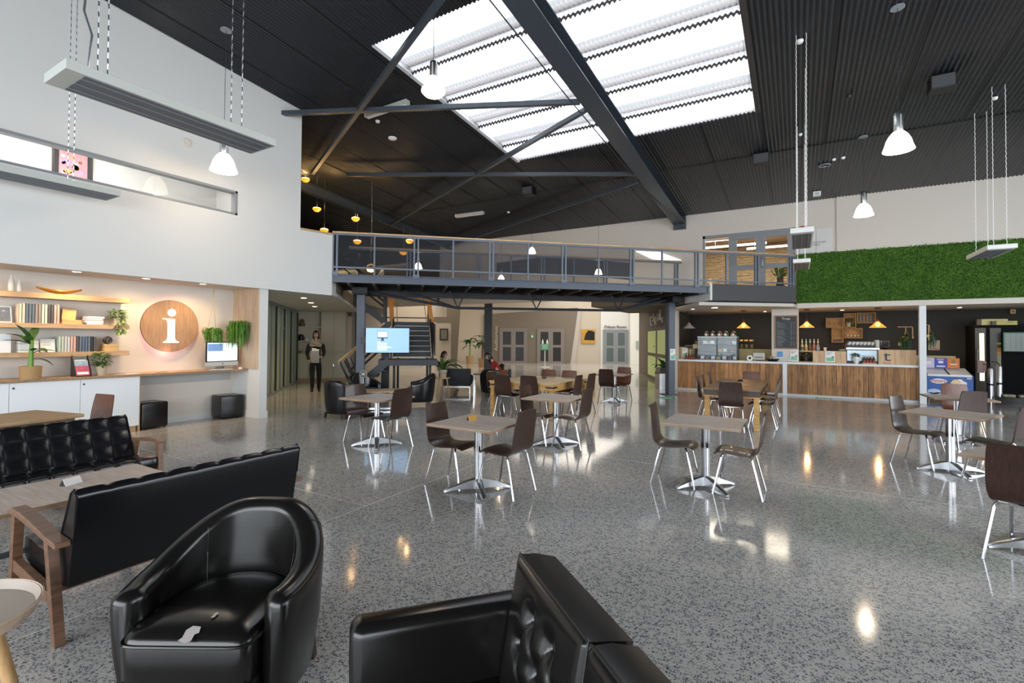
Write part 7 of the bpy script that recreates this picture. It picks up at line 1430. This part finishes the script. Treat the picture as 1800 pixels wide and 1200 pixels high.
# ================================================================ PEOPLE
SKIN = M_('skin', '#c79a82', .55); HAIRM = M_('dark_brown_hair', '#2b1c17', .5); BLK = M_('black_cloth', '#17171a', .85); GREYS = M_('grey_knit', '#8b867c', .95, bump=.5, bs=90, var=.15, vs=40)
def skin(name, chains, mt, parent, sub=1):
    """chains: list of lists of (point, radius); first point of later chains may repeat an existing point (joined by position)"""
    V = []; E = []; Rr = []; idx = {}
    for ch in chains:
        prev = None
        for (p, r_) in ch:
            k = tuple(round(c, 4) for c in p)
            if k not in idx: idx[k] = len(V); V.append(p); Rr.append(r_)
            if prev is not None and prev != idx[k]: E.append((prev, idx[k]))
            prev = idx[k]
    me = bpy.data.meshes.new(name); me.from_pydata(V, E, []); o = bpy.data.objects.new(name, me); COL.objects.link(o)
    md = o.modifiers.new('skin', 'SKIN'); md.use_smooth_shade = True; md.branch_smoothing = .6
    for i, r_ in enumerate(Rr):
        q = me.skin_vertices[0].data[i]; q.radius = r_ if isinstance(r_, tuple) else (r_, r_); q.use_root = (i == 0)
    sb = o.modifiers.new('sub', 'SUBSURF'); sb.levels = sub; sb.render_levels = sub
    dg = bpy.context.evaluated_depsgraph_get(); m2 = bpy.data.meshes.new_from_object(o.evaluated_get(dg)); bpy.data.objects.remove(o)
    o = bpy.data.objects.new(name, m2); COL.objects.link(o); m2.materials.clear(); m2.materials.append(mt)
    for p in m2.polygons: p.use_smooth = True
    o.parent = parent; return o
def head(parent, c, face=(0, -1, 0), s=1., hair='bob', name_body=None, hm=HAIRM):
    """c: centre of the head; builds face features + hair as children"""
    c = Vector(c); f = Vector(face).normalized(); q = f.to_track_quat('-Y', 'Z').to_matrix().to_4x4(); Mx = Matrix.Translation(c) @ q @ Matrix.Scale(s, 4)
    rows = []
    for i in range(13):
        a = pi*i/12; z_ = -.118*cos(a); r_ = sin(a)
        w_ = .075*r_*(1-.18*(z_ < -.03)*min(1, (-z_-.03)/.08)); d_ = .092*r_
        rows.append([Vector((w_*cos(b), d_*sin(b)-(.012 if sin(b) < 0 and z_ < -.04 else 0)*r_, z_)) for b in [2*pi*k/18 for k in range(18)]])
    hd = MB(); hd.M = Mx; hd.grid(rows, True); h = hd.build('head', SKIN, parent, smooth=True)
    n = MB(); n.M = Mx; n.add([(-.014, -.088, -.035), (.014, -.088, -.035), (0, -.118, -.03), (0, -.092, .02)], [(0, 1, 2), (0, 2, 3), (1, 3, 2)]); n.build('nose', SKIN, h, smooth=True)
    for sx_ in (-1, 1):
        e = MB(); e.M = Mx; e.lathe([(0, -.008), (.012, -.004), (.012, .004), (0, .008)], 10, (sx_*.03, -.086, .008)); e.build('eye', M_('eye_dark', '#2a211d', .3), h, smooth=True)
        e = MB(); e.M = Mx; e.box(sx_*.03-.018, -.093, .028, sx_*.03+.018, -.083, .034); e.build('eyebrow', hm, h)
        e = MB(); e.M = Mx; e.lathe([(0, -.03), (.014, -.015), (.016, .015), (0, .03)], 8, (sx_*.078, .005, -.01)); e.build('ear', SKIN, h, smooth=True)
    e = MB(); e.M = Mx; e.box(-.022, -.096, -.062, .022, -.085, -.054); e.build('mouth', M_('lips', '#9c5a50', .5), h)
    hr = MB(); hr.M = Mx; rows = []
    for i in range(15):
        a = pi*i/14; ring = []
        for k in range(28):
            b = 2*pi*k/28; fr = max(0, -sin(b)); zl = (-.125 if hair == 'bob' else -.26 if hair == 'long' else -.05)
            open_ = fr > .45
            top = .132; z_ = top-(top-(.045 if open_ else zl))*(1-cos(a/2*1.0)) if 0 else top-(top-(.05 if open_ else zl))*(i/14)
            hh = max(0, min(1, (z_+.02)/.145)); rr = math.sqrt(max(0, 1-max(0, hh)**2.4)) if z_ > -.02 else 1.0
            w_ = .086*rr*(1+.05*(z_ < 0)); d_ = .104*rr; ring.append(Vector((w_*cos(b), d_*sin(b)+.006, z_)))
        rows.append(ring)
    hr.grid(rows, True); hr.build('hair', hm, h if False else parent, smooth=True); return h
def hand(parent, wrist, direction, palm_n, s=1., curl=.5, nm='hand'):
    d = Vector(direction).normalized(); n = Vector(palm_n).normalized(); sd = d.cross(n).normalized(); wv = Vector(wrist)
    ch = [[(tuple(wv), .024*s), (tuple(wv+d*.045*s), (.034*s, .02*s)), (tuple(wv+d*.085*s), (.036*s, .018*s))]]
    for k, (o_, L_) in enumerate(((-.028, .06), (-.010, .07), (.010, .066), (.028, .052))):
        b = wv+d*.085*s+sd*o_*s; p1 = b+(d+n*curl*.3).normalized()*L_*.5*s; p2 = p1+(d+n*curl).normalized()*L_*.3*s; p3 = p2+(d*.6+n*curl*1.3).normalized()*L_*.3*s
        ch.append([(tuple(wv+d*.085*s), (.036*s, .018*s)), (tuple(b), .010*s), (tuple(p1), .0095*s), (tuple(p2), .009*s), (tuple(p3), .0075*s)])
    th = wv+d*.03*s; ch.append([(tuple(wv+d*.045*s), (.034*s, .02*s)), (tuple(th-sd*.038*s+d*.02*s), .012*s), (tuple(th-sd*.052*s+d*.048*s+n*.015*s), .011*s), (tuple(th-sd*.05*s+d*.072*s+n*.03*s), .009*s)])
    return skin(nm, ch, SKIN, parent, 1)
# --- standing woman; local frame: faces -y (toward the camera), x to her left
hd_ = Vector((-12.37, 9.47, 0)); rzp = math.atan2(-hd_.y, -hd_.x)+pi/2
W = thing('person', 'woman in black with a grey scarf walking with papers in the corridor', 'person', hd_, rzp)
S1 = 1.03
pel = (0, .0, .96)
body = skin('body', [
    [(pel, .095), ((0, 0, 1.12), (.11, .08)), ((0, .01, 1.28), (.125, .08)), ((0, .01, 1.42), (.11, .07)), ((0, 0, 1.50), .055), ((0, -.01, 1.56), .05), ((0, -.01, 1.63), .06)],
    [(pel, .095), ((.095, 0, .88), .075), ((.10, -.03, .50), .048), ((.10, .05, .10), .03), ((.10, .03, .045), .028), ((.105, -.09, .035), .024)],
    [(pel, .095), ((-.095, 0, .88), .075), ((-.09, -.10, .50), .048), ((-.085, -.12, .12), .03), ((-.088, -.14, .05), .028), ((-.09, -.26, .035), .024)],
    [((0, .01, 1.42), (.11, .07)), ((.185, .01, 1.38), .042), ((.23, .03, 1.12), .036), ((.15, -.15, 1.02), .032)],
    [((0, .01, 1.42), (.11, .07)), ((-.185, .01, 1.38), .042), ((-.235, .04, 1.12), .036), ((-.17, -.13, .90), .032)]], SKIN, W, 1)
skin('jacket', [
    [((0, 0, .84), (.165, .13)), ((0, 0, .95), (.16, .13)), ((0, 0, 1.1), (.15, .12)), ((0, .01, 1.28), (.17, .125)), ((0, .01, 1.41), (.155, .105)), ((0, 0, 1.48), .07)],
    [((0, .01, 1.41), (.155, .105)), ((.195, .01, 1.395), .075), ((.235, .03, 1.13), .054), ((.165, -.13, 1.03), .045)],
    [((0, .01, 1.41), (.155, .105)), ((-.195, .01, 1.395), .075), ((-.24, .04, 1.13), .054), ((-.18, -.11, .93), .045)]], BLK, W, 1)
skin('trousers', [
    [((0, 0, 1.0), (.14, .11)), ((0, 0, .92), (.14, .115))],
    [((0, 0, .92), (.14, .115)), ((.095, 0, .84), .10), ((.10, -.03, .50), .075), ((.10, .05, .20), .062), ((.10, .05, .075), .06)],
    [((0, 0, .92), (.14, .115)), ((-.095, 0, .84), .10), ((-.09, -.10, .50), .075), ((-.085, -.12, .2), .062), ((-.085, -.12, .08), .06)]], BLK, W, 1)
for (x_, y_) in ((.105, -.0), (-.09, -.17)): skin('boot', [[((x_, y_+.05, .16), .056), ((x_, y_+.04, .05), (.048, .048)), ((x_, y_-.05, .045), (.045, .042)), ((x_, y_-.13, .035), (.04, .03))]], M_('boot_leather', '#1b1614', .4), W, 1)
mb = MB(); rows = []
for i in range(9):
    z_ = 1.36+.20*i/8; r_ = (.15, .165, .155, .14, .145, .135, .115, .10, .09)[i]; rows.append([Vector((r_*1.12*cos(a)+.006*sin(5*a+i), r_*.95*sin(a)-.025, z_+.018*sin(3*a+i*1.3)-(.03 if sin(a) < -.6 else 0))) for a in [2*pi*k/24 for k in range(24)]])
mb.grid(rows, True).build('scarf', GREYS, W, smooth=True)
for q in range(3):
    mb = MB(); mb.tube([(.135*cos(a)*(1-q*.1), .12*sin(a)*(1-q*.1)-.03, 1.42+q*.045+.02*sin(2*a+q)) for a in [2*pi*k/24 for k in range(25)]], .03, 7); mb.build('scarf_fold', GREYS, W, smooth=True)
head(W, (0, -.015, 1.70), (0, -1, -.05), 1.02, 'bob')
hand(W, (-.175, -.15, .915), (.35, -.9, .1), (0.9, .1, .2), .95, .5, 'right_hand'); hand(W, (.15, -.16, 1.02), (-.6, -.7, .1), (-.5, .6, 0), 1.0, .6, 'left_hand')
M0 = Matrix.Translation(hd_) @ Matrix.Rotation(rzp, 4, 'Z')
def held(nm, label, cat, loc, rx, rz_):
    t = thing(nm, label, cat, M0 @ Vector(loc)); t.rotation_euler = (Matrix.Rotation(rzp, 4, 'Z') @ Matrix.Rotation(rz_, 4, 'Z') @ Matrix.Rotation(rx, 4, 'X')).to_euler(); return t
t = held('paper_bundle', 'grey printed bundle of papers held by the walking woman', 'papers', (-.02, -.235, .88), R(8), R(-8))
MB().box(-.115, -.012, 0, .115, .012, .34).build('pages', M_('grey_pages', '#a5a5a8', .8), t); 
for k in range(9): MB().box(-.10, -.0135, .03+k*.032, .09, -.012, .035+k*.032).build('print_line', M_('grey_print_line', '#8a8c90', .7), t)
t = held('white_folder', 'white sheets behind the grey bundle held by the walking woman', 'papers', (-.0, -.215, .87), R(6), R(-10)); MB().box(-.10, -.006, .0, .10, .006, .40).build('sheets', PAPER, t); MB().box(-.10, -.0075, .37, .02, .006, .43).build('tab', PAPER, t)
# --- seated person in red, leaning forward
D = 15.2; v = cw((868-900)/F*D, D); R1 = thing('person', 'seated person in a red top with long dark hair leaning forward', 'person', v, TH+.0)
red = M_('red_cloth', '#8e2420', .85)
skin('body', [[((.22, .0, .50), .11), ((.14, .0, .68), (.12, .1)), ((.02, -.0, .86), (.13, .1)), ((-.07, -.0, .95), .06), ((-.12, 0, 1.0), .055)],
    [((.22, 0, .50), .11), ((.12, -.1, .50), .08), ((-.2, -.1, .50), .065), ((-.22, -.1, .1), .045), ((-.32, -.1, .04), .04)], [((.22, 0, .50), .11), ((.12, .1, .50), .08), ((-.2, .1, .50), .065), ((-.22, .1, .1), .045), ((-.32, .1, .04), .04)],
    [((.02, -.0, .86), (.13, .1)), ((.0, -.19, .84), .05), ((-.06, -.22, .62), .04), ((-.26, -.14, .60), .03)], [((.02, -.0, .86), (.13, .1)), ((.0, .19, .84), .05), ((-.06, .22, .62), .04), ((-.26, .14, .60), .03)]], SKIN, R1)
skin('red_top', [[((.2, .0, .54), (.13, .12)), ((.14, .0, .69), (.145, .12)), ((.02, 0, .86), (.15, .115)), ((-.06, 0, .92), .075)], [((.02, 0, .86), (.15, .115)), ((.0, -.2, .84), .068), ((-.06, -.23, .63), .055)], [((.02, 0, .86), (.15, .115)), ((.0, .2, .84), .068), ((-.06, .23, .63), .055)]], red, R1)
skin('trousers', [[((.22, 0, .52), .13), ((.12, -.1, .51), .1), ((-.2, -.1, .51), .08), ((-.22, -.1, .14), .06)], [((.22, 0, .52), .13), ((.12, .1, .51), .1), ((-.2, .1, .51), .08), ((-.22, .1, .14), .06)]], BLK, R1)
head(R1, (-.17, -.0, 1.07), (-.8, -.35, -.5), 1.0, 'long', hm=M_('near_black_hair', '#1a1214', .5))
for sy in (-.14, .14): hand(R1, (-.26, sy, .60), (-1, 0, 0), (0, 0, -1), .95, .4)
st3 = thing('lounge_seat', 'low dark seat under the person in red', 'armchair', v+cw(.18, 0.0), TH); MB().box(-.32, -.34, .08, .35, .34, .42).build('seat', LEATHER, st3, bevel=.03); MB().box(.28, -.34, .42, .38, .34, .66).build('backrest', LEATHER, st3, bevel=.02)
for a in (-.26, .3):
    for b in (-.28, .28): MB().box(a-.02, b-.02, 0, a+.02, b+.02, .08).build('leg', BLACK, st3)
# --- seated person with stretched-out arms behind the palm
D = 15.6; v = cw((777-900)/F*D, D); R2 = thing('person', 'seated person in a pale top stretching arms out behind the palm', 'person', v, TH)
pale = M_('beige_cloth', '#c4b3a0', .85)
skin('body', [[((-.10, 0, .48), .11), ((-.05, 0, .68), (.12, .1)), ((.0, 0, .86), (.12, .1)), ((.03, 0, .95), .055), ((.05, 0, 1.0), .055)],
    [((-.10, 0, .48), .11), ((.05, -.1, .50), .08), ((.4, -.1, .52), .065), ((.46, -.1, .1), .045), ((.56, -.1, .04), .04)], [((-.10, 0, .48), .11), ((.05, .1, .50), .08), ((.4, .1, .52), .065), ((.46, .1, .1), .045), ((.56, .1, .04), .04)],
    [((.0, 0, .86), (.12, .1)), ((.02, -.19, .82), .05), ((.28, -.2, .70), .042), ((.52, -.17, .63), .03)], [((.0, 0, .86), (.12, .1)), ((.02, .19, .84), .05), ((.28, .2, .78), .042), ((.5, .17, .74), .03)]], SKIN, R2)
skin('pale_top', [[((-.08, 0, .52), (.12, .11)), ((-.05, 0, .69), (.14, .12)), ((.0, 0, .86), (.14, .115)), ((.03, 0, .92), .07)], [((.0, 0, .86), (.14, .115)), ((.02, -.2, .82), .068), ((.28, -.2, .70), .058), ((.46, -.18, .645), .048)], [((.0, 0, .86), (.14, .115)), ((.02, .2, .84), .068), ((.28, .2, .78), .058), ((.44, .18, .75), .048)]], pale, R2)
skin('trousers', [[((-.10, 0, .50), .13), ((.05, -.1, .51), .1), ((.4, -.1, .53), .08), ((.46, -.1, .14), .06)], [((-.10, 0, .50), .13), ((.05, .1, .51), .1), ((.4, .1, .53), .08), ((.46, .1, .14), .06)]], BLK, R2)
head(R2, (.08, 0, 1.09), (.9, -.2, -.3), 1.0, 'bob'); hand(R2, (.52, -.17, .63), (1, 0, -.2), (0, 0, -1), .95, .4); hand(R2, (.5, .17, .74), (1, 0, -.1), (0, 0, -1), .95, .4)
# --- barista behind the espresso machine
p = at(1489, 606, 1, 17.75); R3 = thing('person', 'barista in black mostly hidden behind the espresso machine', 'person', (p.x, 17.78, 0))
hz = p.z
skin('body', [[((0, 0, .9), .12), ((0, 0, 1.15), (.14, .1)), ((0, 0, hz-.24), (.14, .09)), ((0, 0, hz-.14), .055), ((0, 0, hz-.08), .055)], [((0, 0, .9), .12), ((-.09, 0, .8), .09), ((-.09, 0, .45), .06), ((-.09, 0, .08), .045), ((-.09, -.12, .04), .04)], [((0, 0, .9), .12), ((.09, 0, .8), .09), ((.09, 0, .45), .06), ((.09, 0, .08), .045), ((.09, -.12, .04), .04)],
    [((0, 0, hz-.24), (.14, .09)), ((-.19, 0, hz-.26), .05), ((-.24, -.05, hz-.5), .042), ((-.14, -.26, 1.14), .03)], [((0, 0, hz-.24), (.14, .09)), ((.19, 0, hz-.26), .05), ((.24, -.05, hz-.5), .042), ((.14, -.26, 1.14), .03)]], SKIN, R3)
skin('black_shirt', [[((0, 0, .88), (.14, .12)), ((0, 0, 1.15), (.155, .12)), ((0, 0, hz-.24), (.155, .105)), ((0, 0, hz-.17), .07)], [((0, 0, hz-.24), (.155, .105)), ((-.2, 0, hz-.26), .066), ((-.25, -.05, hz-.48), .056)], [((0, 0, hz-.24), (.155, .105)), ((.2, 0, hz-.26), .066), ((.25, -.05, hz-.48), .056)]], BLK, R3)
skin('trousers', [[((0, 0, .92), .13), ((-.09, 0, .8), .10), ((-.09, 0, .45), .075), ((-.09, 0, .1), .06)], [((0, 0, .92), .13), ((.09, 0, .8), .10), ((.09, 0, .45), .075), ((.09, 0, .1), .06)]], BLK, R3)
head(R3, (0, 0, hz), (.3, -1, -.3), 1.0, 'short'); hand(R3, (-.14, -.26, 1.14), (.3, -1, 0), (0, 0, -1), .95, .5); hand(R3, (.14, -.26, 1.14), (-.3, -1, 0), (0, 0, -1), .95, .5)
